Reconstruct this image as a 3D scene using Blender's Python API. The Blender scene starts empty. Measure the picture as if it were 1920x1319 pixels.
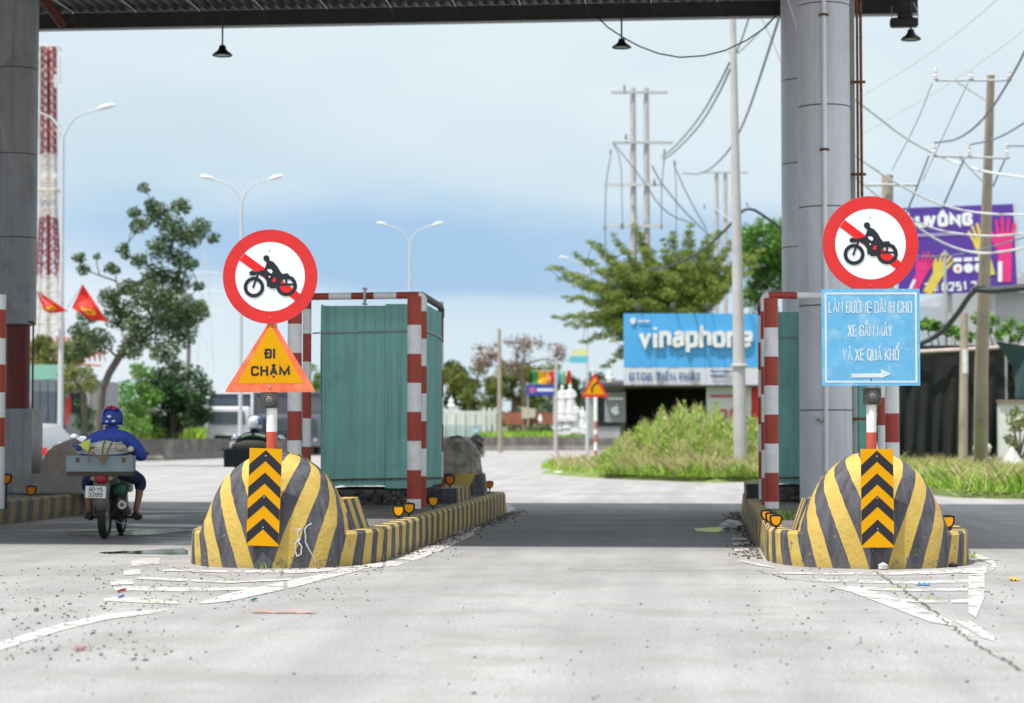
import bpy, math, random
import numpy as np
from mathutils import Vector, Matrix
R = math.radians
rnd = random.Random(7)
SC = bpy.context.scene
COL = SC.collection

# ------------------------------------------------------------------ camera
FPX = 3900.0; YAW = R(5.2); PITCH = math.atan((818-659.5)/FPX)
cam_d = bpy.data.cameras.new('camera'); cam = bpy.data.objects.new('camera', cam_d); COL.objects.link(cam)
cam.location = (0, 0, 1.2)
cam.rotation_euler = (R(90)+PITCH, 0, YAW)
cam_d.sensor_width = 36; cam_d.lens = FPX/1920*36
cam_d.clip_start = .1; cam_d.clip_end = 6000
cam_d.dof.use_dof = True; cam_d.dof.focus_distance = 19.3; cam_d.dof.aperture_fstop = 2.0
SC.camera = cam
# ------------------------------------------------------------------ sky and sun
SUN_EL = R(67); SUN_AZ = R(222)          # azimuth clockwise from +Y: behind the camera, to the left
world = bpy.data.worlds.new('World'); SC.world = world; world.use_nodes = True
def sky_nodes():
    nt = world.node_tree; N = nt.nodes; L = nt.links
    for n in list(N): N.remove(n)
    out = N.new('ShaderNodeOutputWorld')
    sky = N.new('ShaderNodeTexSky'); sky.sky_type = 'NISHITA'; sky.sun_disc = False
    sky.sun_elevation = SUN_EL; sky.sun_rotation = SUN_AZ; sky.air_density = 1.2; sky.dust_density = 1.5
    bg1 = N.new('ShaderNodeBackground'); bg1.inputs[1].default_value = .06; L.new(sky.outputs[0], bg1.inputs[0])
    tc = N.new('ShaderNodeTexCoord'); sep = N.new('ShaderNodeSeparateXYZ'); L.new(tc.outputs['Generated'], sep.inputs[0])
    # distort the elevation with cloud noise so that the layers are soft and uneven
    mp = N.new('ShaderNodeMapping'); mp.inputs['Scale'].default_value = (1, 1, 3.2); L.new(tc.outputs['Generated'], mp.inputs[0])
    nz = N.new('ShaderNodeTexNoise'); nz.inputs['Scale'].default_value = 7; nz.inputs['Detail'].default_value = 7; nz.inputs['Roughness'].default_value = .5
    L.new(mp.outputs[0], nz.inputs['Vector'])
    n2 = N.new('ShaderNodeTexNoise'); n2.inputs['Scale'].default_value = 3.0; n2.inputs['Detail'].default_value = 3
    L.new(mp.outputs[0], n2.inputs['Vector'])
    m1 = N.new('ShaderNodeMath'); m1.operation = 'MULTIPLY_ADD'; m1.inputs[1].default_value = .06; L.new(nz.outputs[0], m1.inputs[0]); L.new(sep.outputs[2], m1.inputs[2])
    m1b = N.new('ShaderNodeMath'); m1b.operation = 'SUBTRACT'; m1b.inputs[1].default_value = .030; L.new(m1.outputs[0], m1b.inputs[0])
    cr = N.new('ShaderNodeValToRGB'); e = cr.color_ramp.elements
    stops = [(0.0, (.37, .43, .47)), (.042, (.35, .42, .47)), (.062, (.30, .385, .46)), (.074, (.195, .30, .42)), (.096, (.195, .30, .43)),
             (.118, (.305, .385, .445)), (.16, (.345, .41, .445)), (.30, (.46, .50, .53)), (.55, (.60, .63, .66)), (1.0, (.64, .67, .70))]
    e[0].position = 0; e[0].color = (*stops[0][1], 1); e[1].position = 1; e[1].color = (*stops[-1][1], 1)
    for p, c in stops[1:-1]:
        k = e.new(p); k.color = (*c, 1)
    L.new(m1b.outputs[0], cr.inputs[0])
    # whiter cumulus patches
    r2 = N.new('ShaderNodeValToRGB'); r2.color_ramp.elements[0].position = .44; r2.color_ramp.elements[1].position = .66
    L.new(n2.outputs[0], r2.inputs[0])
    # cloud cover grows towards the east side of the sky
    dx = N.new('ShaderNodeMath'); dx.operation = 'MULTIPLY_ADD'; dx.inputs[1].default_value = 1.6; dx.inputs[2].default_value = .15; dx.use_clamp = True; L.new(sep.outputs[0], dx.inputs[0])
    mx0 = N.new('ShaderNodeMath'); mx0.operation = 'MAXIMUM'; L.new(dx.outputs[0], mx0.inputs[0])
    mm = N.new('ShaderNodeMath'); mm.operation = 'MULTIPLY'; mm.inputs[1].default_value = .75; L.new(r2.outputs[0], mm.inputs[0])
    L.new(mm.outputs[0], mx0.inputs[1])
    mf = N.new('ShaderNodeMath'); mf.operation = 'MULTIPLY'; mf.inputs[1].default_value = .85; mf.use_clamp = True; L.new(mx0.outputs[0], mf.inputs[0])
    mix = N.new('ShaderNodeMixRGB'); L.new(mf.outputs[0], mix.inputs[0]); L.new(cr.outputs[0], mix.inputs[1]); mix.inputs[2].default_value = (.435, .475, .50, 1)
    bg2 = N.new('ShaderNodeBackground'); L.new(mix.outputs[0], bg2.inputs[0]); bg2.inputs[1].default_value = 1.0
    ms = N.new('ShaderNodeMixShader'); ms.inputs[0].default_value = .93
    L.new(bg1.outputs[0], ms.inputs[1]); L.new(bg2.outputs[0], ms.inputs[2]); L.new(ms.outputs[0], out.inputs[0])
sky_nodes()
sun_d = bpy.data.lights.new('sun', 'SUN'); sun_d.energy = 3.0; sun_d.angle = R(1.4); sun_d.color = (1, .965, .9)
sun = bpy.data.objects.new('sun', sun_d); COL.objects.link(sun)
sdir = Vector((math.sin(SUN_AZ)*math.cos(SUN_EL), math.cos(SUN_AZ)*math.cos(SUN_EL), math.sin(SUN_EL)))
sun.rotation_euler = sdir.to_track_quat('Z', 'Y').to_euler(); sun.location = (-20, -20, 40)
SC.view_settings.view_transform = 'Standard'; SC.view_settings.look = 'None'
SC.view_settings.exposure = 1.0; SC.view_settings.gamma = 1; SC.view_settings.use_curve_mapping = False
SC.cycles.max_bounces = 6; SC.cycles.diffuse_bounces = 3; SC.cycles.glossy_bounces = 3; SC.cycles.transparent_max_bounces = 6
# ------------------------------------------------------------------ measuring helpers: place things at a distance seen under an angle
Cw = Vector((0, 0, 1.2)); Fh = Vector((-math.sin(YAW), math.cos(YAW), 0)); Rt = Vector((math.cos(YAW), math.sin(YAW), 0)); Zu = Vector((0, 0, 1))
Fw = Fh*math.cos(PITCH)+Zu*math.sin(PITCH); Up = Zu*math.cos(PITCH)-Fh*math.sin(PITCH)
def ray(px, py): return Fw+Rt*((px-960)/FPX)-Up*((py-659.5)/FPX)
def at(px, py, d):
    r = ray(px, py); return Cw+r*(d/r.dot(Fh))
def ground(px, py, z=0.0):
    r = ray(px, py); return Cw+r*((z-1.2)/r.z)
def gd(px, d, z=0.0):                       # ground point under column px at distance d
    p = at(px, 818, d); return Vector((p.x, p.y, z))
# ------------------------------------------------------------------ materials
def nd(nt, t, **kw):
    n = nt.nodes.new(t)
    for k, v in kw.items():
        if hasattr(n, k): setattr(n, k, v)
        else: n.inputs[k].default_value = v
    return n
MC = {}
def M(name, col, rough=.6, var=.18, scale=4, bump=0, bscale=60, metal=0, dirt=None, dscale=2.5, damt=.35, spec=.4, island=0, trans=0, dthr=.52, streak=None):
    if name in MC: return MC[name]
    m = bpy.data.materials.new(name); m.use_nodes = True; nt = m.node_tree; L = nt.links
    p = nt.nodes['Principled BSDF']; MC[name] = m
    p.inputs['Roughness'].default_value = rough; p.inputs['Metallic'].default_value = metal; p.inputs['Specular IOR Level'].default_value = spec
    tc = nd(nt, 'ShaderNodeTexCoord')
    n1 = nd(nt, 'ShaderNodeTexNoise', Scale=scale, Detail=6.0, Roughness=.62); L.new(tc.outputs['Object'], n1.inputs['Vector'])
    r = nd(nt, 'ShaderNodeMapRange'); r.inputs[1].default_value = .25; r.inputs[2].default_value = .75; r.inputs[3].default_value = 1-var; r.inputs[4].default_value = 1+var
    L.new(n1.outputs[0], r.inputs[0])
    hs = nd(nt, 'ShaderNodeHueSaturation'); hs.inputs['Color'].default_value = (*col, 1); L.new(r.outputs[0], hs.inputs['Value'])
    last = hs.outputs[0]
    if island:
        g = nd(nt, 'ShaderNodeNewGeometry'); r3 = nd(nt, 'ShaderNodeMapRange'); r3.inputs[3].default_value = 1-island; r3.inputs[4].default_value = 1+island
        L.new(g.outputs['Random Per Island'], r3.inputs[0])
        h2 = nd(nt, 'ShaderNodeHueSaturation'); L.new(last, h2.inputs['Color']); L.new(r3.outputs[0], h2.inputs['Value'])
        r4 = nd(nt, 'ShaderNodeMapRange'); r4.inputs[3].default_value = .5+island*.05; r4.inputs[4].default_value = .5-island*.05
        L.new(g.outputs['Random Per Island'], r4.inputs[0]); L.new(r4.outputs[0], h2.inputs['Hue']); last = h2.outputs[0]
    if dirt:
        n3 = nd(nt, 'ShaderNodeTexNoise', Scale=dscale, Detail=9.0, Roughness=.7); L.new(tc.outputs['Object'], n3.inputs['Vector'])
        rr = nd(nt, 'ShaderNodeMapRange'); rr.inputs[1].default_value = dthr; rr.inputs[2].default_value = dthr+.2; rr.inputs[4].default_value = damt
        L.new(n3.outputs[0], rr.inputs[0])
        mx = nd(nt, 'ShaderNodeMixRGB'); L.new(rr.outputs[0], mx.inputs[0]); L.new(last, mx.inputs[1]); mx.inputs[2].default_value = (*dirt, 1); last = mx.outputs[0]
    if streak:
        ms_ = nd(nt, 'ShaderNodeMapping'); ms_.inputs['Scale'].default_value = (9, 9, .45); L.new(tc.outputs['Object'], ms_.inputs[0])
        n5 = nd(nt, 'ShaderNodeTexNoise', Scale=1.0, Detail=8.0, Roughness=.7); L.new(ms_.outputs[0], n5.inputs['Vector'])
        r5 = nd(nt, 'ShaderNodeMapRange'); r5.inputs[1].default_value = .5; r5.inputs[2].default_value = .75; r5.inputs[4].default_value = streak[1]; L.new(n5.outputs[0], r5.inputs[0])
        x5 = nd(nt, 'ShaderNodeMixRGB'); L.new(r5.outputs[0], x5.inputs[0]); L.new(last, x5.inputs[1]); x5.inputs[2].default_value = (*streak[0], 1); last = x5.outputs[0]
    L.new(last, p.inputs['Base Color'])
    rv = nd(nt, 'ShaderNodeMapRange'); rv.inputs[3].default_value = max(0, rough-.1); rv.inputs[4].default_value = min(1, rough+.12); L.new(n1.outputs[0], rv.inputs[0]); L.new(rv.outputs[0], p.inputs['Roughness'])
    if bump:
        n2 = nd(nt, 'ShaderNodeTexNoise', Scale=bscale, Detail=5.0); L.new(tc.outputs['Object'], n2.inputs['Vector'])
        b = nd(nt, 'ShaderNodeBump', Strength=bump, Distance=.02); L.new(n2.outputs[0], b.inputs['Height']); L.new(b.outputs[0], p.inputs['Normal'])
    if trans:
        p.inputs['Subsurface Weight'].default_value = 0
        t = nd(nt, 'ShaderNodeBsdfTranslucent'); L.new(last, t.inputs[0]); ms = nd(nt, 'ShaderNodeMixShader'); ms.inputs[0].default_value = trans
        L.new(p.outputs[0], ms.inputs[1]); L.new(t.outputs[0], ms.inputs[2]); L.new(ms.outputs[0], nt.nodes['Material Output'].inputs[0])
    return m

def stripe_material(name, dull=0):
    """yellow and black barrier paint: stripes run along UV.x, leaning with UV.y, chipped to bare concrete"""
    m = bpy.data.materials.new(name); m.use_nodes = True; nt = m.node_tree; L = nt.links; p = nt.nodes['Principled BSDF']
    uv = nd(nt, 'ShaderNodeUVMap'); sp = nd(nt, 'ShaderNodeSeparateXYZ'); L.new(uv.outputs[0], sp.inputs[0])
    tc = nd(nt, 'ShaderNodeTexCoord')
    ne = nd(nt, 'ShaderNodeTexNoise', Scale=9.0, Detail=4.0); L.new(tc.outputs['Object'], ne.inputs['Vector'])
    def ma(op, a, b=None, c=None):
        n = nd(nt, 'ShaderNodeMath', operation=op)
        for i, x in enumerate((a, b, c)):
            if x is None: continue
            if isinstance(x, (int, float)): n.inputs[i].default_value = x
            else: L.new(x, n.inputs[i])
        return n.outputs[0]
    s = ma('MULTIPLY_ADD', ne.outputs[0], .012, sp.outputs[0])
    s = ma('DIVIDE', s, .335); s = ma('FRACT', s); s = ma('GREATER_THAN', s, .5)
    nb = nd(nt, 'ShaderNodeTexNoise', Scale=5.0, Detail=8.0, Roughness=.65); L.new(tc.outputs['Object'], nb.inputs['Vector'])
    rr = nd(nt, 'ShaderNodeMapRange'); rr.inputs[1].default_value = .3; rr.inputs[2].default_value = .7; L.new(nb.outputs[0], rr.inputs[0])
    y = nd(nt, 'ShaderNodeMixRGB'); y.inputs[1].default_value = (.50, .33, .055, 1); y.inputs[2].default_value = (.60, .44, .13, 1); L.new(rr.outputs[0], y.inputs[0])
    mpv = nd(nt, 'ShaderNodeMapping'); mpv.inputs['Scale'].default_value = (14, 14, 2.2); L.new(tc.outputs['Object'], mpv.inputs[0])
    nst = nd(nt, 'ShaderNodeTexNoise', Scale=1.0, Detail=7.0, Roughness=.7); L.new(mpv.outputs[0], nst.inputs['Vector'])
    rs = nd(nt, 'ShaderNodeMapRange'); rs.inputs[1].default_value = .4; rs.inputs[2].default_value = .75; L.new(nst.outputs[0], rs.inputs[0])
    bk = nd(nt, 'ShaderNodeMixRGB'); bk.inputs[1].default_value = (.050, .050, .060, 1); bk.inputs[2].default_value = (.14, .145, .17, 1); L.new(rs.outputs[0], bk.inputs[0])
    mx = nd(nt, 'ShaderNodeMixRGB'); L.new(s, mx.inputs[0]); L.new(bk.outputs[0], mx.inputs[1]); L.new(y.outputs[0], mx.inputs[2])
    # grime and chips, more of them low down
    nc = nd(nt, 'ShaderNodeTexNoise', Scale=13.0, Detail=9.0, Roughness=.72); L.new(tc.outputs['Object'], nc.inputs['Vector'])
    low = nd(nt, 'ShaderNodeMapRange'); low.inputs[1].default_value = 0; low.inputs[2].default_value = .5; low.inputs[3].default_value = .075; low.inputs[4].default_value = 0; L.new(sp.outputs[1], low.inputs[0])
    cs = ma('ADD', nc.outputs[0], low.outputs[0]); ch = ma('GREATER_THAN', cs, .665)
    nc2 = nd(nt, 'ShaderNodeTexNoise', Scale=55.0, Detail=3.0); L.new(tc.outputs['Object'], nc2.inputs['Vector']); cs2 = ma('GREATER_THAN', nc2.outputs[0], .72); ch = ma('MAXIMUM', ch, cs2)
    m2 = nd(nt, 'ShaderNodeMixRGB'); L.new(ch, m2.inputs[0]); L.new(mx.outputs[0], m2.inputs[1])
    cc = nd(nt, 'ShaderNodeMixRGB'); cc.inputs[1].default_value = (.10, .075, .055, 1); cc.inputs[2].default_value = (.34, .30, .26, 1); L.new(nb.outputs[0], cc.inputs[0]); L.new(cc.outputs[0], m2.inputs[2])
    dr = nd(nt, 'ShaderNodeMapRange'); dr.inputs[1].default_value = .0; dr.inputs[2].default_value = .10; dr.inputs[3].default_value = .65; dr.inputs[4].default_value = 0; L.new(sp.outputs[1], dr.inputs[0])
    dn = ma('MULTIPLY', dr.outputs[0], rr.outputs[0])
    m3 = nd(nt, 'ShaderNodeMixRGB'); L.new(dn, m3.inputs[0]); L.new(m2.outputs[0], m3.inputs[1]); m3.inputs[2].default_value = (.11, .095, .075, 1)
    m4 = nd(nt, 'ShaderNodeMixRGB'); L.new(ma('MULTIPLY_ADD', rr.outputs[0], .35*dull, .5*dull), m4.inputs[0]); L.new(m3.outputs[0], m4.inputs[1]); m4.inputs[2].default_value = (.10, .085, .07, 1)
    L.new(m4.outputs[0], p.inputs['Base Color']); p.inputs['Roughness'].default_value = .7; p.inputs['Specular IOR Level'].default_value = .3
    nf = nd(nt, 'ShaderNodeTexNoise', Scale=26.0, Detail=6.0); L.new(tc.outputs['Object'], nf.inputs['Vector'])
    hh = ma('MULTIPLY_ADD', ch, -.5, nf.outputs[0])
    b = nd(nt, 'ShaderNodeBump', Strength=.55, Distance=.012); L.new(hh, b.inputs['Height']); L.new(b.outputs[0], p.inputs['Normal'])
    return m
# ------------------------------------------------------------------ mesh builder
class B:
    def __init__(s): s.v = []; s.f = []; s.m = []; s.uv = None
    def add(s, vs, fs, mi=0):
        o = len(s.v); s.v += [tuple(v) for v in vs]; s.f += [tuple(i+o for i in f) for f in fs]; s.m += [mi]*len(fs); return s
    def box(s, c, sz, rz=0, mi=0, tx=1, ty=1, rx=0, ry=0):
        c = Vector(c); q = Matrix.Rotation(rz, 3, 'Z') @ Matrix.Rotation(ry, 3, 'Y') @ Matrix.Rotation(rx, 3, 'X'); vs = []
        for z in (-1, 1):
            for x, y in ((-1, -1), (1, -1), (1, 1), (-1, 1)):
                k = (tx, ty) if z > 0 else (1, 1)
                vs.append(c+q @ Vector((x*sz[0]/2*k[0], y*sz[1]/2*k[1], z*sz[2]/2)))
        return s.add(vs, [(3, 2, 1, 0), (4, 5, 6, 7), (0, 1, 5, 4), (1, 2, 6, 5), (2, 3, 7, 6), (3, 0, 4, 7)], mi)
    def rbox(s, c, sz, r=.03, rz=0, mi=0, n=3):     # box with rounded vertical edges and chamfered top
        pts = []
        for cx, cy, a0 in ((1, 1, 0), (-1, 1, 90), (-1, -1, 180), (1, -1, 270)):
            for i in range(n+1):
                a = R(a0+90*i/n); pts.append((cx*(sz[0]/2-r)+r*math.cos(a), cy*(sz[1]/2-r)+r*math.sin(a)))
        c = Vector(c); q = Matrix.Rotation(rz, 3, 'Z'); k = len(pts); vs = []
        for z, e in ((-sz[2]/2, 1), (-sz[2]/2+r*.6, 0), (sz[2]/2-r*.6, 0), (sz[2]/2, 1)):
            for x, y in pts:
                L = math.hypot(x, y); f = 1-(r*.6/L if e else 0); vs.append(c+q @ Vector((x*f, y*f, z)))
        fs = [(j*k+i, j*k+(i+1) % k, (j+1)*k+(i+1) % k, (j+1)*k+i) for j in range(3) for i in range(k)]
        fs += [tuple(range(k-1, -1, -1)), tuple(range(3*k, 4*k))]
        return s.add(vs, fs, mi)
    def tube(s, pts, r, n=8, mi=0, caps=True, sx=1):
        pts = [Vector(p) for p in pts]; rs = r if isinstance(r, (list, tuple)) else [r]*len(pts); vs = []; fs = []
        t0 = (pts[1]-pts[0]).normalized(); a = Vector((0, 0, 1)) if abs(t0.z) < .9 else Vector((0, 1, 0)); u = t0.cross(a).normalized()
        for i, p in enumerate(pts):
            if i == 0: t = t0
            elif i == len(pts)-1: t = (pts[-1]-pts[-2]).normalized()
            else: t = ((pts[i+1]-p).normalized()+(p-pts[i-1]).normalized()); t = t.normalized() if t.length > 1e-6 else t0
            u = (u-t*u.dot(t)).normalized(); w = t.cross(u)
            for k in range(n):
                an = 2*math.pi*k/n; vs.append(p+(u*math.cos(an)*sx+w*math.sin(an))*rs[i])
        for i in range(len(pts)-1):
            for k in range(n): fs.append((i*n+k, i*n+(k+1) % n, (i+1)*n+(k+1) % n, (i+1)*n+k))
        if caps: fs += [tuple(range(n-1, -1, -1)), tuple(range((len(pts)-1)*n, len(pts)*n))]
        return s.add(vs, fs, mi)
    def lathe(s, prof, c=(0, 0, 0), n=16, mi=0, ax=(0, 0, 1), mis=None):   # prof: (radius, height)
        c = Vector(c); q = Vector((0, 0, 1)).rotation_difference(Vector(ax)).to_matrix(); vs = []; fs = []; 
        for r_, z in prof:
            for k in range(n):
                an = 2*math.pi*k/n; vs.append(c+q @ Vector((r_*math.cos(an), r_*math.sin(an), z)))
        o = len(s.f)
        for i in range(len(prof)-1):
            for k in range(n): fs.append((i*n+k, i*n+(k+1) % n, (i+1)*n+(k+1) % n, (i+1)*n+k))
        s.add(vs, fs, mi)
        if mis:
            for i in range(len(prof)-1):
                for k in range(n): s.m[o+i*n+k] = mis[i]
        nf = []
        if prof[0][0] > 1e-4: nf.append(tuple(range(n-1, -1, -1)))
        if prof[-1][0] > 1e-4: nf.append(tuple(range((len(prof)-1)*n, len(prof)*n)))
        off = len(s.v)-len(vs)
        for f in nf: s.f.append(tuple(i+off for i in f)); s.m.append((mis[0] if f is nf[0] else mis[-1]) if mis else mi)
        return s
    def ball(s, c, r, n=12, mi=0, sc=(1, 1, 1), jit=0, rg=None):
        c = Vector(c); vs = []; fs = []; h = n//2; rg = rg or rnd
        for j in range(h+1):
            th = math.pi*j/h
            for k in range(n):
                ph = 2*math.pi*k/n; q = 1+(rg.uniform(-jit, jit) if jit else 0)
                vs.append(c+Vector((math.sin(th)*math.cos(ph)*sc[0], math.sin(th)*math.sin(ph)*sc[1], math.cos(th)*sc[2]))*r*q)
        for j in range(h):
            for k in range(n): fs.append((j*n+k, (j+1)*n+k, (j+1)*n+(k+1) % n, j*n+(k+1) % n))
        return s.add(vs, fs, mi)
    def plate(s, fr, pts, t=.003, z=0, mi=0, front_only=False):    # polygon in frame fr=(o,ux,uy,n), n towards the viewer
        o, ux, uy, n = fr; k = len(pts)
        ar = sum(pts[i][0]*pts[(i+1) % k][1]-pts[(i+1) % k][0]*pts[i][1] for i in range(k))
        if ar < 0: pts = pts[::-1]
        fv = [o+ux*x+uy*y+n*(z+t) for x, y in pts]
        if front_only: return s.add(fv, [tuple(range(k))], mi)
        bv = [o+ux*x+uy*y+n*z for x, y in pts]
        return s.add(fv+bv, [tuple(range(k)), tuple(range(2*k-1, k-1, -1))]+[((i+1) % k, i, k+i, k+(i+1) % k) for i in range(k)], mi)
    def ring(s, fr, c, ro, ri, t=.003, z=0, n=64, mi=0):
        o, ux, uy, nn = fr; vs = []; fs = []
        for i in range(n):
            a = 2*math.pi*i/n; e = ux*math.cos(a)+uy*math.sin(a); b = o+ux*c[0]+uy*c[1]
            vs += [b+e*ri+nn*(z+t), b+e*ro+nn*(z+t), b+e*ro+nn*z, b+e*ri+nn*z]
        for i in range(n):
            j = (i+1) % n
            fs += [(4*i, 4*i+1, 4*j+1, 4*j), (4*i+1, 4*i+2, 4*j+2, 4*j+1), (4*i+3, 4*i, 4*j, 4*j+3)]
        return s.add(vs, fs, mi)
    def build(s, name, mats, parent=None, world=True, smooth=False, origin=None, angle=40):
        me = bpy.data.meshes.new(name); off = Vector((0, 0, 0))
        if parent is not None and world: off = wloc(parent)
        if parent is None and origin is not None: off = Vector(origin)
        me.from_pydata([(v[0]-off.x, v[1]-off.y, v[2]-off.z) for v in s.v], [], s.f)
        if not isinstance(mats, (list, tuple)): mats = [mats]
        for m in mats: me.materials.append(m)
        if any(s.m): me.polygons.foreach_set('material_index', s.m)
        if s.uv is not None:
            ul = me.uv_layers.new(name='UVMap')
            for l in me.loops: ul.data[l.index].uv = s.uv[l.vertex_index]
        if smooth: me.shade_smooth() if angle >= 180 else me.shade_auto_smooth(angle=R(angle)) if hasattr(me, 'shade_auto_smooth') else smooth_angle(me, angle)
        me.update()
        o = bpy.data.objects.new(name, me); COL.objects.link(o)
        if parent is not None: o.parent = parent
        elif origin is not None: o.location = off
        return o
def smooth_angle(me, ang):
    me.shade_smooth()
    try: me.set_sharp_from_angle(angle=R(ang))
    except Exception: pass
def wloc(o):
    v = Vector(o.location)
    while o.parent is not None: o = o.parent; v += Vector(o.location)
    return v
def circ(cx, cy, r, n=24, ry=None): return [(cx+r*math.cos(2*math.pi*i/n), cy+(ry or r)*math.sin(2*math.pi*i/n)) for i in range(n)]
def line4(a, b, w):
    d = Vector((b[0]-a[0], b[1]-a[1])); d.normalize(); p = Vector((-d.y, d.x))*w/2
    return [(a[0]+p.x, a[1]+p.y), (a[0]-p.x, a[1]-p.y), (b[0]-p.x, b[1]-p.y), (b[0]+p.x, b[1]+p.y)]
def tag(o, label=None, cat=None, group=None, kind=None):
    if label: o['label'] = label
    if cat: o['category'] = cat
    if group: o['group'] = group
    if kind: o['kind'] = kind
    return o
def thing(name, label, cat, loc=(0, 0, 0), group=None, rz=0):
    o = bpy.data.objects.new(name, None); COL.objects.link(o); o.location = loc; o.rotation_euler = (0, 0, rz); o.empty_display_size = .2
    return tag(o, label, cat, group)
def copy_tree(o, loc=None, rz=None, label=None, parent=None):
    c = o.copy(); COL.objects.link(c); c.parent = parent
    if loc is not None: c.location = loc
    if rz is not None: c.rotation_euler = (0, 0, rz)
    if label: c['label'] = label
    for ch in list(o.children): copy_tree(ch, parent=c)
    return c
def frame(px, py, d, tilt=0, yaw=0):           # upright frame facing the camera side; 1 unit = 1 photo pixel at that distance when scaled by fs
    o = at(px, py, d); ux = Rt.copy(); n = -Fh
    if yaw: q = Matrix.Rotation(yaw, 3, 'Z'); ux = q @ ux; n = q @ n
    uy = Zu.copy()
    if tilt: q = Matrix.Rotation(tilt, 3, n); ux = q @ ux; uy = q @ uy
    return (o, ux, uy, n)
def scaled(fr, s, dz=0):                        # frame in pixel units
    return (fr[0]+fr[3]*dz, fr[1]*s, fr[2]*s, fr[3])
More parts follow.
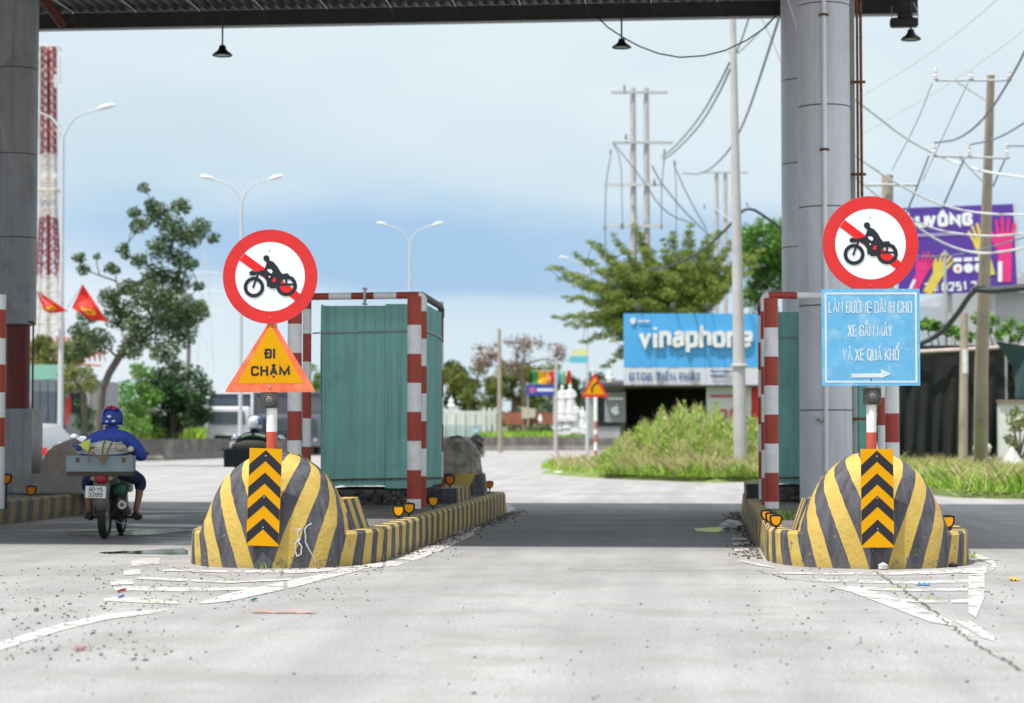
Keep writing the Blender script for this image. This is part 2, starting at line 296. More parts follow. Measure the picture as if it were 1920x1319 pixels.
# ------------------------------------------------------------------ stroke lettering
G = {
 'A': (1, [([(0, 0), (.5, 1), (1, 0)], 0), ([(.2, .33), (.8, .33)], 0)]),
 'C': (.95, [([(1, .7), (1, 1), (.5, 1), (0, 1), (0, .5), (0, 0), (.5, 0), (1, 0), (1, .3)], 1)]),
 'D': (.95, [([(0, 0), (0, 1), (.6, 1), (1, 1), (1, .5), (1, 0), (.6, 0), (0, 0)], 2)]),
 'E': (.85, [([(1, 1), (0, 1), (0, 0), (1, 0)], 0), ([(0, .52), (.85, .52)], 0)]),
 'G': (1, [([(1, .7), (1, 1), (.5, 1), (0, 1), (0, .5), (0, 0), (.5, 0), (1, 0), (1, .3), (1, .48)], 1), ([(.55, .48), (1, .48)], 0)]),
 'H': (.95, [([(0, 0), (0, 1)], 0), ([(1, 0), (1, 1)], 0), ([(0, .52), (1, .52)], 0)]),
 'I': (.12, [([(.5, 0), (.5, 1)], 0)]),
 'K': (.95, [([(0, 0), (0, 1)], 0), ([(1, 1), (.08, .4)], 0), ([(.35, .55), (1, 0)], 0)]),
 'L': (.8, [([(0, 1), (0, 0), (1, 0)], 0)]),
 'M': (1.4, [([(0, 0), (0, 1), (.5, .06), (1, 1), (1, 0)], 0)]),
 'N': (1.15, [([(0, 0), (0, 1), (1, 0), (1, 1)], 0)]),
 'O': (1, [([(.5, 1), (0, 1), (0, .5), (0, 0), (.5, 0), (1, 0), (1, .5), (1, 1), (.5, 1)], 1)]),
 'P': (.9, [([(0, 0), (0, 1), (.6, 1), (1, 1), (1, .73), (1, .46), (.6, .46), (0, .46)], 2)]),
 'Q': (1, [([(.5, 1), (0, 1), (0, .5), (0, 0), (.5, 0), (1, 0), (1, .5), (1, 1), (.5, 1)], 1), ([(.6, .25), (1.05, -.1)], 0)]),
 'T': (.9, [([(0, 1), (1, 1)], 0), ([(.5, 1), (.5, 0)], 0)]),
 'U': (.97, [([(0, 1), (0, .4), (0, 0), (.5, 0), (1, 0), (1, .4), (1, 1)], 1)]),
 'V': (1, [([(0, 1), (.5, 0), (1, 1)], 0)]),
 'X': (1, [([(0, 0), (1, 1)], 0), ([(0, 1), (1, 0)], 0)]),
 'Y': (1, [([(0, 1), (.5, .45), (1, 1)], 0), ([(.5, .45), (.5, 0)], 0)]),
 '0': (.9, [([(.5, 1), (0, 1), (0, .5), (0, 0), (.5, 0), (1, 0), (1, .5), (1, 1), (.5, 1)], 1)]),
 '1': (.4, [([(0, .8), (.9, 1), (.9, 0)], 0)]),
 '2': (.85, [([(0, .75), (0, 1), (.5, 1), (1, 1), (1, .65), (.9, .5), (0, 0), (1, 0)], 0)]),
 '3': (.85, [([(0, .85), (0, 1), (1, 1), (1, .53), (.4, .53)], 0), ([(1, .53), (1, 0), (0, 0), (0, .15)], 0)]),
 '5': (.85, [([(.95, 1), (.05, 1), (0, .55), (.6, .6), (1, .55), (1, 0), (.5, 0), (0, .05)], 0)]),
 '6': (.85, [([(.95, .95), (.3, 1), (0, .7), (0, 0), (1, 0), (1, .52), (.05, .52)], 0)]),
 '8': (.85, [([(0, .52), (0, 0), (1, 0), (1, .52), (0, .52), (0, 1), (1, 1), (1, .52)], 0)]),
 '9': (.85, [([(.05, .05), (.8, 0), (1, .3), (1, 1), (0, 1), (0, .48), (.95, .48)], 0)]),
 '-': (.5, [([(0, .5), (1, .5)], 0)]), ':': (.1, [([(.5, .1), (.5, .22)], 0), ([(.5, .5), (.5, .62)], 0)]), '.': (.1, [([(.5, 0), (.5, .1)], 0)]),
 'v': (.9, [([(0, .7), (.5, 0), (1, .7)], 0)]), 'i': (.12, [([(.5, 0), (.5, .58)], 0), ([(.5, .96), (.5, 1.02)], 0)]),
 'n': (.85, [([(0, 0), (0, .7)], 0), ([(0, .45), (.1, .72), (.6, .72), (1, .7), (1, .3), (1, 0)], 1)]),
 'a': (.8, [([(.05, .62), (.4, .74), (1, .74), (1, .4), (1, 0)], 1), ([(1, .4), (.3, .42), (0, .35), (0, 0), (.5, 0), (1, .12)], 1)]),
 'p': (.88, [([(0, .7), (0, -.28)], 0), ([(0, .35), (.0, .72), (.5, .72), (1, .72), (1, .35), (1, 0), (.5, 0), (0, 0), (0, .35)], 1)]),
 'h': (.85, [([(0, 0), (0, 1.02)], 0), ([(0, .45), (.1, .72), (.6, .72), (1, .7), (1, .3), (1, 0)], 1)]),
 'o': (.92, [([(.5, .72), (0, .72), (0, .35), (0, 0), (.5, 0), (1, 0), (1, .35), (1, .72), (.5, .72)], 1)]),
 'e': (.88, [([(.02, .36), (.98, .36), (1, .72), (.5, .72), (0, .72), (0, .35), (0, 0), (.5, 0), (.95, .1)], 2)]),
 'l': (.12, [([(.5, 0), (.5, 1.02)], 0)]), 'd': (.88, [([(1, 1.02), (1, 0)], 0), ([(1, .35), (1, .72), (.5, .72), (0, .72), (0, .35), (0, 0), (.5, 0), (1, 0), (1, .35)], 1)]),
 't': (.5, [([(.4, 1), (.4, .1), (.9, 0)], 0), ([(0, .7), (.9, .7)], 0)]), ' ': (.45, []),
}
ACC = {'grave': [([(.3, 1.32), (.6, 1.14)], 0)], 'acute': [([(.4, 1.14), (.7, 1.32)], 0)], 'hat': [([(.22, 1.12), (.5, 1.27), (.78, 1.12)], 0)],
       'breve': [([(.2, 1.26), (.35, 1.13), (.65, 1.13), (.8, 1.26)], 0)], 'dot': [([(.5, -.3), (.5, -.17)], 0)], 'horn': [([(.92, .92), (1.2, 1.0), (1.22, 1.18)], 0)],
       'bar': [([(-.16, .52), (.42, .52)], 0)], 'acute2': [([(.55, 1.32), (.85, 1.5)], 0)], 'hook2': [([(.75, 1.5), (1.0, 1.58), (1.05, 1.42), (.9, 1.35), (.9, 1.26)], 0)], 'grave2': [([(.35, 1.52), (.6, 1.36)], 0)]}
VN = {'Đ': ('D', 'bar'), 'Ậ': ('A', 'hat', 'dot'), 'À': ('A', 'grave'), 'Ư': ('U', 'horn'), 'Ờ': ('O', 'horn', 'grave'), 'Ắ': ('A', 'breve', 'acute2'), 'Á': ('A', 'acute'),
      'Ổ': ('O', 'hat', 'hook2'), 'Ế': ('E', 'hat', 'acute2'), 'Ầ': ('A', 'hat', 'grave2'), 'Ồ': ('O', 'hat', 'grave2')}
def chaikin(p, n=2):
    for _ in range(n):
        q = [p[0]]
        for a, b in zip(p[:-1], p[1:]): q += [tuple(u*.75+v*.25 for u, v in zip(a, b)), tuple(u*.25+v*.75 for u, v in zip(a, b))]
        q.append(p[-1]); p = q
    return p
def strip(p, w, closed):
    P = [Vector(a) for a in p]; n = len(P); Lf = []; Rr = []
    for i in range(n):
        if closed: a, b, c = P[(i-1) % n], P[i], P[(i+1) % n]
        else: a, b, c = P[max(i-1, 0)], P[i], P[min(i+1, n-1)]
        d1 = (b-a).normalized() if (b-a).length > 1e-9 else (c-b).normalized(); d2 = (c-b).normalized() if (c-b).length > 1e-9 else d1
        n1 = Vector((-d1.y, d1.x)); n2 = Vector((-d2.y, d2.x)); m = n1+n2
        m = m.normalized() if m.length > 1e-6 else n1; k = w/2/max(.45, m.dot(n1)); Lf.append(b+m*k); Rr.append(b-m*k)
    return Lf, Rr
def text(b, s, fr, x, y, h, width, sw, z=.0005, t=0, mi=0, asp=.55, gap=.28):
    """stroke letters: baseline left (x,y), cap height h, total width, stroke width sw, all in frame units"""
    glyphs = []; tot = 0
    for ch in s:
        base, *ac = VN.get(ch, (ch,)); w, st = G[base]; st = list(st)
        for a in ac: st += ACC[a]
        glyphs.append((tot, w, st)); tot += w*1.0+gap*(1.35 if ch != ' ' else .6)
    tot -= gap*1.35; kx = (width-sw)/tot; o, ux, uy, n = fr; ns = 0
    for x0, w, st in glyphs:
        for pts, rd in st:
            hh = h-sw
            if rd == 2:      # keep first corners square
                q = [pts[0], pts[1]]+chaikin([((pts[1][0]+pts[2][0])/2, (pts[1][1]+pts[2][1])/2)]+pts[2:-1]+[pts[-1]], 2)
            elif rd: q = chaikin(pts, 2)
            else: q = pts
            pp = [(x+sw/2+(x0+a*w)*kx, y+sw/2+c*hh) for a, c in q]
            if not rd and len(pp) == 2:
                d = Vector(pp[1])-Vector(pp[0]); L = d.length; d.normalize(); e = sw*.5 if L > sw*1.2 else sw*.15
                if abs(d.x) < .99 or 1: pp = [tuple(Vector(pp[0])-d*e*.98), tuple(Vector(pp[1])+d*e*.98)]
            closed = len(pp) > 3 and (Vector(pp[0])-Vector(pp[-1])).length < 1e-6
            if closed: pp = pp[:-1]
            Lf, Rr = strip(pp, sw, closed); m = len(pp); zz = z+t+.0004*(ns % 3); ns += 1
            V = [o+ux*a.x+uy*a.y+n*zz for a in Lf]+[o+ux*a.x+uy*a.y+n*zz for a in Rr]
            F = []
            for i in range(m if closed else m-1): j = (i+1) % m; F.append((i, m+i, m+j, j))
            if t:
                k = len(V); V += [v-n*(t+.0004) for v in V]
                for i in range(m if closed else m-1):
                    j = (i+1) % m; F += [(i, j, k+j, k+i), (m+j, m+i, k+m+i, k+m+j)]
                if not closed: F += [(0, k, k+m, m), (m-1, 2*m-1, k+2*m-1, k+m-1)]
            b.add(V, F, mi)
# ------------------------------------------------------------------ foliage helpers
def leaf_mesh(name, centers, size, mats, parent=None, seed=1, asp=.55, droop=0, origin=None, up=0):
    """centers: Nx3 array of leaf positions; each leaf is a bent two-triangle blade"""
    rs = np.random.RandomState(seed); c = np.asarray(centers, float); n = len(c)
    a = rs.normal(size=(n, 3)); a[:, 2] = a[:, 2]*.6-droop; a /= np.linalg.norm(a, axis=1)[:, None]
    b = rs.normal(size=(n, 3)); b[:, 2] += up; b -= a*(a*b).sum(1)[:, None]; b /= np.linalg.norm(b, axis=1)[:, None]
    s = size*rs.uniform(.6, 1.4, (n, 1)); w = s*asp
    v = np.stack([c-a*s*.5, c+b*w*.5, c+a*s*.5, c-b*w*.5], 1).reshape(-1, 3)
    off = wloc(parent) if parent is not None else Vector(origin or (0, 0, 0)); v -= np.array(off)
    me = bpy.data.meshes.new(name); me.vertices.add(4*n); me.vertices.foreach_set('co', v.ravel())
    me.loops.add(4*n); me.loops.foreach_set('vertex_index', np.arange(4*n)); me.polygons.add(n)
    me.polygons.foreach_set('loop_start', np.arange(0, 4*n, 4)); me.polygons.foreach_set('loop_total', np.full(n, 4))
    me.materials.append(mats); me.update(); me.validate()
    o = bpy.data.objects.new(name, me); COL.objects.link(o)
    if parent is not None: o.parent = parent
    else: o.location = off
    return o
def blobs(cl, d, dens, rs, flat=.8, dj=1.5):
    """clump list (px,py,rpx) at distance d -> points"""
    out = []; cs = []
    for x, y, r in cl:
        dd = d+rs.uniform(-dj, dj); c = np.array(at(x, y, dd)); rm = r*dd/FPX; n = max(6, int(dens*rm*rm))
        p = rs.normal(size=(n, 3)); p /= np.linalg.norm(p, axis=1)[:, None]; p *= (rs.uniform(0, 1, (n, 1))**.45)*rm; p[:, 2] *= flat
        out.append(c+p); cs.append(c)
    return np.concatenate(out), cs
def grass_mesh(name, pts, h, mats, seed=1, w=.02, lean=.35, hv=None, parent=None):
    rs = np.random.RandomState(seed); p = np.asarray(pts, float); n = len(p)
    hh = (np.asarray(hv) if hv is not None else h)*rs.uniform(.5, 1.3, n); an = rs.uniform(0, 6.283, n); ln = rs.normal(0, lean, (n, 2))*hh[:, None]
    dx = np.stack([np.cos(an)*w, np.sin(an)*w, np.zeros(n)], 1)
    top = p+np.concatenate([ln, hh[:, None]], 1); mid = p+np.concatenate([ln*.35, hh[:, None]*.55], 1)
    v = np.stack([p-dx, p+dx, mid+dx*.8, top, mid-dx*.8], 1).reshape(-1, 3)
    off = wloc(parent) if parent is not None else Vector((float(p[0][0]), float(p[0][1]), float(p[0][2]))); v = v-np.array(off)
    me = bpy.data.meshes.new(name); me.vertices.add(5*n); me.vertices.foreach_set('co', v.ravel())
    me.loops.add(5*n); me.loops.foreach_set('vertex_index', np.arange(5*n)); me.polygons.add(n)
    me.polygons.foreach_set('loop_start', np.arange(0, 5*n, 5)); me.polygons.foreach_set('loop_total', np.full(n, 5))
    me.materials.append(mats); me.update(); me.validate()
    o = bpy.data.objects.new(name, me); COL.objects.link(o)
    if parent is not None: o.parent = parent
    else: o.location = off
    return o
def pt_in(poly, x, y):
    c = False; j = len(poly)-1
    for i in range(len(poly)):
        if (poly[i][1] > y) != (poly[j][1] > y) and x < (poly[j][0]-poly[i][0])*(y-poly[i][1])/(poly[j][1]-poly[i][1])+poly[i][0]: c = not c
        j = i
    return c
def wire(a, b, sag, n=14): 
    a = Vector(a); b = Vector(b); return [a.lerp(b, i/n)-Zu*(sag*4*(i/n)*(1-i/n)) for i in range(n+1)]
# ================================================================== setting
def road_material(name, c0=(.235, .232, .234), c1=(.345, .34, .34), wet=False):
    m = bpy.data.materials.new(name); m.use_nodes = True; nt = m.node_tree; L = nt.links; p = nt.nodes['Principled BSDF']
    tc = nd(nt, 'ShaderNodeTexCoord')
    n1 = nd(nt, 'ShaderNodeTexNoise', Scale=.45, Detail=8.0, Roughness=.6); L.new(tc.outputs['Object'], n1.inputs['Vector'])
    mp = nd(nt, 'ShaderNodeMapping'); mp.inputs['Scale'].default_value = (2.2, .16, 1); L.new(tc.outputs['Object'], mp.inputs[0])
    n2 = nd(nt, 'ShaderNodeTexNoise', Scale=1.0, Detail=7.0, Roughness=.6); L.new(mp.outputs[0], n2.inputs['Vector'])
    n3 = nd(nt, 'ShaderNodeTexNoise', Scale=48.0, Detail=4.0, Roughness=.75); L.new(tc.outputs['Object'], n3.inputs['Vector'])
    n4 = nd(nt, 'ShaderNodeTexVoronoi', Scale=34.0); L.new(tc.outputs['Object'], n4.inputs['Vector'])
    def ma(op, a, b=None, c=None, cl=False):
        n = nd(nt, 'ShaderNodeMath', operation=op); n.use_clamp = cl
        for i, x in enumerate((a, b, c)):
            if x is None: continue
            if isinstance(x, (int, float)): n.inputs[i].default_value = x
            else: L.new(x, n.inputs[i])
        return n.outputs[0]
    f = ma('ADD', ma('MULTIPLY', n1.outputs[0], .5), ma('MULTIPLY', n2.outputs[0], .5))
    r = nd(nt, 'ShaderNodeMapRange'); r.inputs[1].default_value = .36; r.inputs[2].default_value = .62; L.new(f, r.inputs[0])
    mx = nd(nt, 'ShaderNodeMixRGB'); mx.inputs[1].default_value = (*c0, 1); mx.inputs[2].default_value = (*c1, 1); L.new(r.outputs[0], mx.inputs[0])
    r3 = nd(nt, 'ShaderNodeMapRange'); r3.inputs[1].default_value = .3; r3.inputs[2].default_value = .7; r3.inputs[3].default_value = .55; r3.inputs[4].default_value = 1.42; L.new(n3.outputs[0], r3.inputs[0])
    hs = nd(nt, 'ShaderNodeHueSaturation'); L.new(mx.outputs[0], hs.inputs['Color']); L.new(r3.outputs[0], hs.inputs['Value'])
    # scattered dark grit
    g = ma('LESS_THAN', n4.outputs['Distance'], .13); g2 = ma('MULTIPLY', g, ma('GREATER_THAN', n4.outputs['Color'], .72)); 
    m2 = nd(nt, 'ShaderNodeMixRGB'); L.new(ma('MULTIPLY', g2, .6), m2.inputs[0]); L.new(hs.outputs[0], m2.inputs[1]); m2.inputs[2].default_value = (.07, .065, .06, 1)
    # damp stretch of worn darker tarmac in the toll lanes, edge broken up by noise
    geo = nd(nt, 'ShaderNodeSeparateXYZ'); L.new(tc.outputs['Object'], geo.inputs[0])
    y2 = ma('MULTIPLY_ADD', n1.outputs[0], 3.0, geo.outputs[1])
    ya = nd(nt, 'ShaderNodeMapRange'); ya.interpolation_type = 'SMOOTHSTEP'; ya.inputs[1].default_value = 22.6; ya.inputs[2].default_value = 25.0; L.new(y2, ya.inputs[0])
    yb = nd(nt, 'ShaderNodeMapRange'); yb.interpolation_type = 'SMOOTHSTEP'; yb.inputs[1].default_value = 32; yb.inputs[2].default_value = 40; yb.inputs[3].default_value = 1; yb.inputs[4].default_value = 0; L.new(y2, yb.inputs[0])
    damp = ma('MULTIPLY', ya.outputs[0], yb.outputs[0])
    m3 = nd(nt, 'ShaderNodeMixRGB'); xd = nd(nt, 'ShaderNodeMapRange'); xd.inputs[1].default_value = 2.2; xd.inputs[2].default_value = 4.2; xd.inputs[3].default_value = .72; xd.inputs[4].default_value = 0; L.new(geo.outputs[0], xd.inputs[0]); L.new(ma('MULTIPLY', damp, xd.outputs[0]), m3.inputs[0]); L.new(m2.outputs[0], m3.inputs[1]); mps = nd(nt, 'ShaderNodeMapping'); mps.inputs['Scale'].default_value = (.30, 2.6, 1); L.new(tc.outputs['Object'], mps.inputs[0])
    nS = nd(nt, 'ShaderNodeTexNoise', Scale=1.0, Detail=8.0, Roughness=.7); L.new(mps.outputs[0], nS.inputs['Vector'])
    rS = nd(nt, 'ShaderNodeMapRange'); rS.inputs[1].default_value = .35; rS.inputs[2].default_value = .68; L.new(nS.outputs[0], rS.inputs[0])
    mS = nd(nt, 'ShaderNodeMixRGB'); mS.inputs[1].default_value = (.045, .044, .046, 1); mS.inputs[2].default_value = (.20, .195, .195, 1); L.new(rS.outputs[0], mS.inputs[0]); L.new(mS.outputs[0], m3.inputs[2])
    nD = nd(nt, 'ShaderNodeTexNoise', Scale=1.1, Detail=9.0, Roughness=.68); L.new(tc.outputs['Object'], nD.inputs['Vector'])
    rD = nd(nt, 'ShaderNodeMapRange'); rD.inputs[1].default_value = .48; rD.inputs[2].default_value = .68; rD.inputs[4].default_value = .48; L.new(nD.outputs[0], rD.inputs[0])
    m5 = nd(nt, 'ShaderNodeMixRGB'); L.new(rD.outputs[0], m5.inputs[0]); L.new(m3.outputs[0], m5.inputs[1]); m5.inputs[2].default_value = (.185, .172, .158, 1)
    # wheel tracks polished darker down the middle lane
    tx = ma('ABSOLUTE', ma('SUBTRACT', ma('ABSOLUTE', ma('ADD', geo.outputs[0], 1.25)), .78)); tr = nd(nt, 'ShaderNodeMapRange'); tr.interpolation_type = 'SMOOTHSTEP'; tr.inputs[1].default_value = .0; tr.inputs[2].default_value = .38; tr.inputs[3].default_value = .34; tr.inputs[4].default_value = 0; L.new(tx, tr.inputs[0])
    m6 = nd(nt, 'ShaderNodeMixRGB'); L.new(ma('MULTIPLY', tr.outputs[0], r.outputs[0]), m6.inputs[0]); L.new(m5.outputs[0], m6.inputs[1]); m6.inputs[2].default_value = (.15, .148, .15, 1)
    L.new(m6.outputs[0], p.inputs['Base Color'])
    # water film: left lane only
    xm = nd(nt, 'ShaderNodeMapRange'); xm.inputs[1].default_value = -4.6; xm.inputs[2].default_value = -5.6; L.new(geo.outputs[0], xm.inputs[0])
    nw = nd(nt, 'ShaderNodeTexNoise', Scale=1.0, Detail=6.0, Roughness=.6); mw = nd(nt, 'ShaderNodeMapping'); mw.inputs['Scale'].default_value = (.45, 1.0, 1); L.new(tc.outputs['Object'], mw.inputs[0]); L.new(mw.outputs[0], nw.inputs['Vector'])
    wv = nd(nt, 'ShaderNodeMapRange'); wv.inputs[1].default_value = .48; wv.inputs[2].default_value = .62; L.new(nw.outputs[0], wv.inputs[0])
    wet_f = ma('MULTIPLY', ma('MULTIPLY', xm.outputs[0], damp), wv.outputs[0])
    ro = ma('MULTIPLY_ADD', wet_f, -.62, .86); L.new(ro, p.inputs['Roughness'])
    p.inputs['Specular IOR Level'].default_value = .35
    b = nd(nt, 'ShaderNodeBump', Distance=.012); L.new(ma('MULTIPLY_ADD', wet_f, -.5, .55), b.inputs['Strength']); L.new(n3.outputs[0], b.inputs['Height']); L.new(b.outputs[0], p.inputs['Normal'])
    return m
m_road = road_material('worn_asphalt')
m_earth = M('earth', (.10, .10, .06), .95, .3, .3)
m_conc = M('concrete', (.27, .26, .24), .85, .25, 3, .5, 30, dirt=(.07, .06, .05), dscale=2.2, damt=.6)
m_concd = M('dirty_concrete', (.13, .12, .11), .9, .35, 3, .6, 30, dirt=(.03, .028, .025), damt=.7)
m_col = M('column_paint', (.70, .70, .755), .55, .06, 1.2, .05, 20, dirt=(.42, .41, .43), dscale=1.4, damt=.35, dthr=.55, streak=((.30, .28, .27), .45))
m_coll = M('shaded_column_paint', (.34, .34, .355), .6, .1, 1.2, .05, 20, dirt=(.14, .13, .12), dscale=1.8, damt=.6, dthr=.5, streak=((.12, .10, .09), .6))  # darker copy of the column paint: left-side shade put into the colour, plus stains
m_seam = M('seam_dark', (.05, .05, .055), .6, .1)
m_steel_dark = M('dark_steel', (.035, .033, .035), .6, .2)
m_roof = M('roof_sheet_metal', (.075, .072, .072), .55, .25, 2, metal=.2)
m_red = M('red_band_paint', (.38, .055, .035), .5, .16, 5, .1, 40, dirt=(.12, .035, .025), damt=.4)
m_white = M('white_band_paint', (.80, .79, .79), .5, .1, 5, .1, 40, dirt=(.28, .24, .2), dscale=4, damt=.35)
m_teal = M('teal_sheet', (.235, .52, .475), .45, .12, 1.5, .04, 10, dirt=(.10, .22, .21), dscale=1.3, damt=.5, dthr=.54, streak=((.13, .19, .16), .6))
m_galv = M('galvanised', (.42, .43, .44), .45, .12, 4, metal=.3)
m_rust = M('rusty_steel', (.20, .08, .035), .85, .4, 14, .4, 60, dirt=(.06, .03, .02), dscale=9, damt=.8, dthr=.45)
m_black = M('black_plastic', (.012, .012, .014), .45, .2)
m_rubber = M('tyre_rubber', (.02, .02, .021), .8, .2, 20, .2)
m_paintline = M('road_paint', (.50, .495, .485), .8, .12, 3, .4, 90, dirt=(.36, .35, .34), dscale=5, damt=.8, dthr=.42)
def wear_through(m, thr, sc):          # worn spots let the road show through
    nt = m.node_tree; L = nt.links; p = nt.nodes['Principled BSDF']; tc = nd(nt, 'ShaderNodeTexCoord'); n = nd(nt, 'ShaderNodeTexNoise', Scale=sc, Detail=8.0, Roughness=.75); L.new(tc.outputs['Object'], n.inputs['Vector'])
    r = nd(nt, 'ShaderNodeMapRange'); r.inputs[1].default_value = thr; r.inputs[2].default_value = thr+.05; r.inputs[3].default_value = 1; r.inputs[4].default_value = .12; L.new(n.outputs[0], r.inputs[0]); L.new(r.outputs[0], p.inputs['Alpha'])
wear_through(m_paintline, .535, 3.5)

def sheet(name, pts, z, mat, kind='structure', parent=None):
    b = B(); b.add([(p[0], p[1], z) for p in pts], [tuple(range(len(pts)))]); o = b.build(name, mat, parent, origin=(pts[0][0], pts[0][1], z) if parent is None else None)
    if parent is None: tag(o, kind=kind)
    return o
gb = B(); gb.add([(-4500, -60, -.03), (4500, -60, -.03), (4500, 4500, -.03), (-4500, 4500, -.03)], [(0, 1, 2, 3)]); tag(gb.build('ground', m_earth), kind='structure')
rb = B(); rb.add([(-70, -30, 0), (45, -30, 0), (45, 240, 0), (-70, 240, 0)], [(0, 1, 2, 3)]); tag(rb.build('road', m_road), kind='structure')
# ---- painted markings: one sheet each run, 4 mm above the road
def gpoly(px): return [tuple(ground(x, y))[:2] for x, y in px]
def gstroke(rows, seed, drop=.025):
    """rows of (x, y_top, y_bottom) seen in the photo; painted as short worn quads on the road"""
    r_ = random.Random(seed); Q = []
    for (x0, a0, b0), (x1, a1, b1) in zip(rows[:-1], rows[1:]):
        n = max(1, int(max(abs(x1-x0)/7, abs(a1-a0)/4)))
        for i in range(n): f = i/n; Q.append((x0+(x1-x0)*f, a0+(a1-a0)*f, b0+(b1-b0)*f))
    Q.append(rows[-1]); b = B(); V = []
    for x, a, c in Q: p, q = ground(x, a+r_.uniform(-.35, .35)), ground(x, c+r_.uniform(-.35, .35)); V += [(p.x, p.y, .004+.0005*(seed % 5)), (q.x, q.y, .004+.0005*(seed % 5))]
    F = [(2*i, 2*i+1, 2*i+3, 2*i+2) for i in range(len(Q)-1) if r_.random() > drop]
    b.add(V, F); tag(b.build('road_marking', m_paintline, origin=V[0]), kind='structure')
for k, rows in enumerate((
    [(-40, 1220, 1234), (0, 1205, 1221), (60, 1187, 1201), (120, 1169, 1182)], [(118, 1171, 1183), (200, 1152, 1163), (312, 1143, 1149)],
    [(372, 1131, 1135), (440, 1111, 1127), (560, 1086, 1100), (650, 1068, 1077), (680, 1066, 1069)],
    [(305, 1067, 1072), (430, 1071, 1075), (560, 1070, 1076), (650, 1066, 1070)], [(255, 1082, 1087), (330, 1086, 1091), (430, 1091, 1095), (545, 1086, 1089)],
    [(214, 1099, 1108), (340, 1103, 1110), (520, 1102, 1106)], [(195, 1119, 1128), (270, 1124, 1132), (345, 1130, 1134)],
    [(246, 1050, 1063), (262, 1049, 1062), (300, 1048, 1058)], [(232, 1069, 1080), (272, 1068, 1078)], [(208, 1089, 1099), (250, 1088, 1097)],
    [(660, 1064, 1069), (745, 1049, 1062), (790, 1030, 1048), (848, 1008, 1024), (890, 997, 1003)],
    [(850, 999, 1004), (890, 990, 997), (903, 984, 988)], [(933, 942, 947), (950, 946, 963), (966, 953, 957)], [(905, 966, 972), (938, 957, 967), (952, 955, 960)],
    [(1388, 1051, 1054), (1420, 1057, 1062), (1452, 1064, 1067)], [(1372, 1008, 1013), (1400, 1008, 1012)], [(1374, 1018, 1023), (1404, 1018, 1022)], [(1378, 1029, 1034), (1404, 1029, 1034)],
    [(1450, 1073, 1077), (1560, 1075, 1079), (1700, 1073, 1079), (1800, 1069, 1076), (1850, 1062, 1076), (1868, 1058, 1066)], [(1812, 1035, 1042), (1840, 1043, 1052), (1866, 1054, 1062)],
    [(1508, 1086, 1090), (1560, 1088, 1093), (1700, 1091, 1096), (1845, 1087, 1093)], [(1556, 1099, 1102), (1600, 1101, 1106), (1700, 1105, 1110), (1815, 1104, 1109)],
    [(1562, 1100, 1103), (1600, 1103, 1113), (1650, 1112, 1132), (1700, 1131, 1151), (1745, 1149, 1168), (1784, 1166, 1174)],
    [(1660, 1124, 1128), (1740, 1126, 1132), (1842, 1125, 1132)], [(1816, 1079, 1150), (1830, 1077, 1160), (1846, 1077, 1120)],
    [(1782, 1175, 1179), (1800, 1176, 1190), (1824, 1191, 1196)], [(1790, 1161, 1165), (1815, 1163, 1180), (1840, 1178, 1196), (1864, 1196, 1204)])): gstroke(rows, k)
# ---- cracks
m_crack = M('crack_fill', (.10, .092, .085), .95, .3, 8)
def crack(pts, w, seed):
    r_ = random.Random(seed); P = [ground(x, y) for x, y in pts]; Q = []
    for a, b in zip(P[:-1], P[1:]):
        n = max(2, int((b-a).length/.09))
        for i in range(n): Q.append(a.lerp(b, i/n)+Vector((r_.uniform(-.025, .025), r_.uniform(-.03, .03), 0)))
    Q.append(P[-1]); bb = B(); vs = []
    for i, q in enumerate(Q):
        t = (Q[min(i+1, len(Q)-1)]-Q[max(i-1, 0)]).normalized(); nn = Vector((-t.y, t.x, 0)); ww = w*r_.uniform(.3, 1.2)
        vs += [(q.x+nn.x*ww, q.y+nn.y*ww, .0068), (q.x-nn.x*ww, q.y-nn.y*ww, .0068)]
    bb.add(vs, [(2*i, 2*i+1, 2*i+3, 2*i+2) for i in range(len(Q)-1)]); tag(bb.build('road_crack', m_crack, origin=vs[0]), kind='structure')
crack([(1640, 1072), (1668, 1090), (1700, 1112), (1745, 1145), (1790, 1180), (1850, 1220), (1930, 1265)], .008, 1)
crack([(1060, 1068), (1180, 1072), (1300, 1071), (1420, 1070), (1500, 1074), (1590, 1076)], .010, 2)
crack([(1420, 1071), (1480, 1088), (1560, 1092), (1640, 1092)], .008, 3)
crack([(540, 1082), (700, 1070), (860, 1068), (960, 1066)], .008, 4)
crack([(300, 1060), (380, 1078), (470, 1092), (560, 1096)], .006, 5)
# ---- puddle beside the left island
m_water = M('puddle_water', (.02, .025, .018), .04, .1, 2, spec=.6)
o = sheet('puddle', gpoly([(184, 1037.5), (196, 1036), (214, 1035.5), (232, 1034), (262, 1033.5), (300, 1031), (344, 1029), (352, 1034), (352, 1040), (318, 1040.5), (290, 1039), (258, 1039.5), (230, 1038.5), (205, 1039)]), .005, m_water)
o = sheet('puddle', gpoly([(1300, 992), (1350, 989), (1382, 991), (1390, 996), (1340, 999), (1306, 997)]), .005, m_water)
# wet sheen in the far left lane
o = sheet('puddle', gpoly([(120, 999), (180, 996), (250, 997), (330, 990), (352, 996), (300, 1003), (210, 1006), (130, 1005)]), .0052, M('wet_film', (.05, .05, .052), .12, .3, 2))

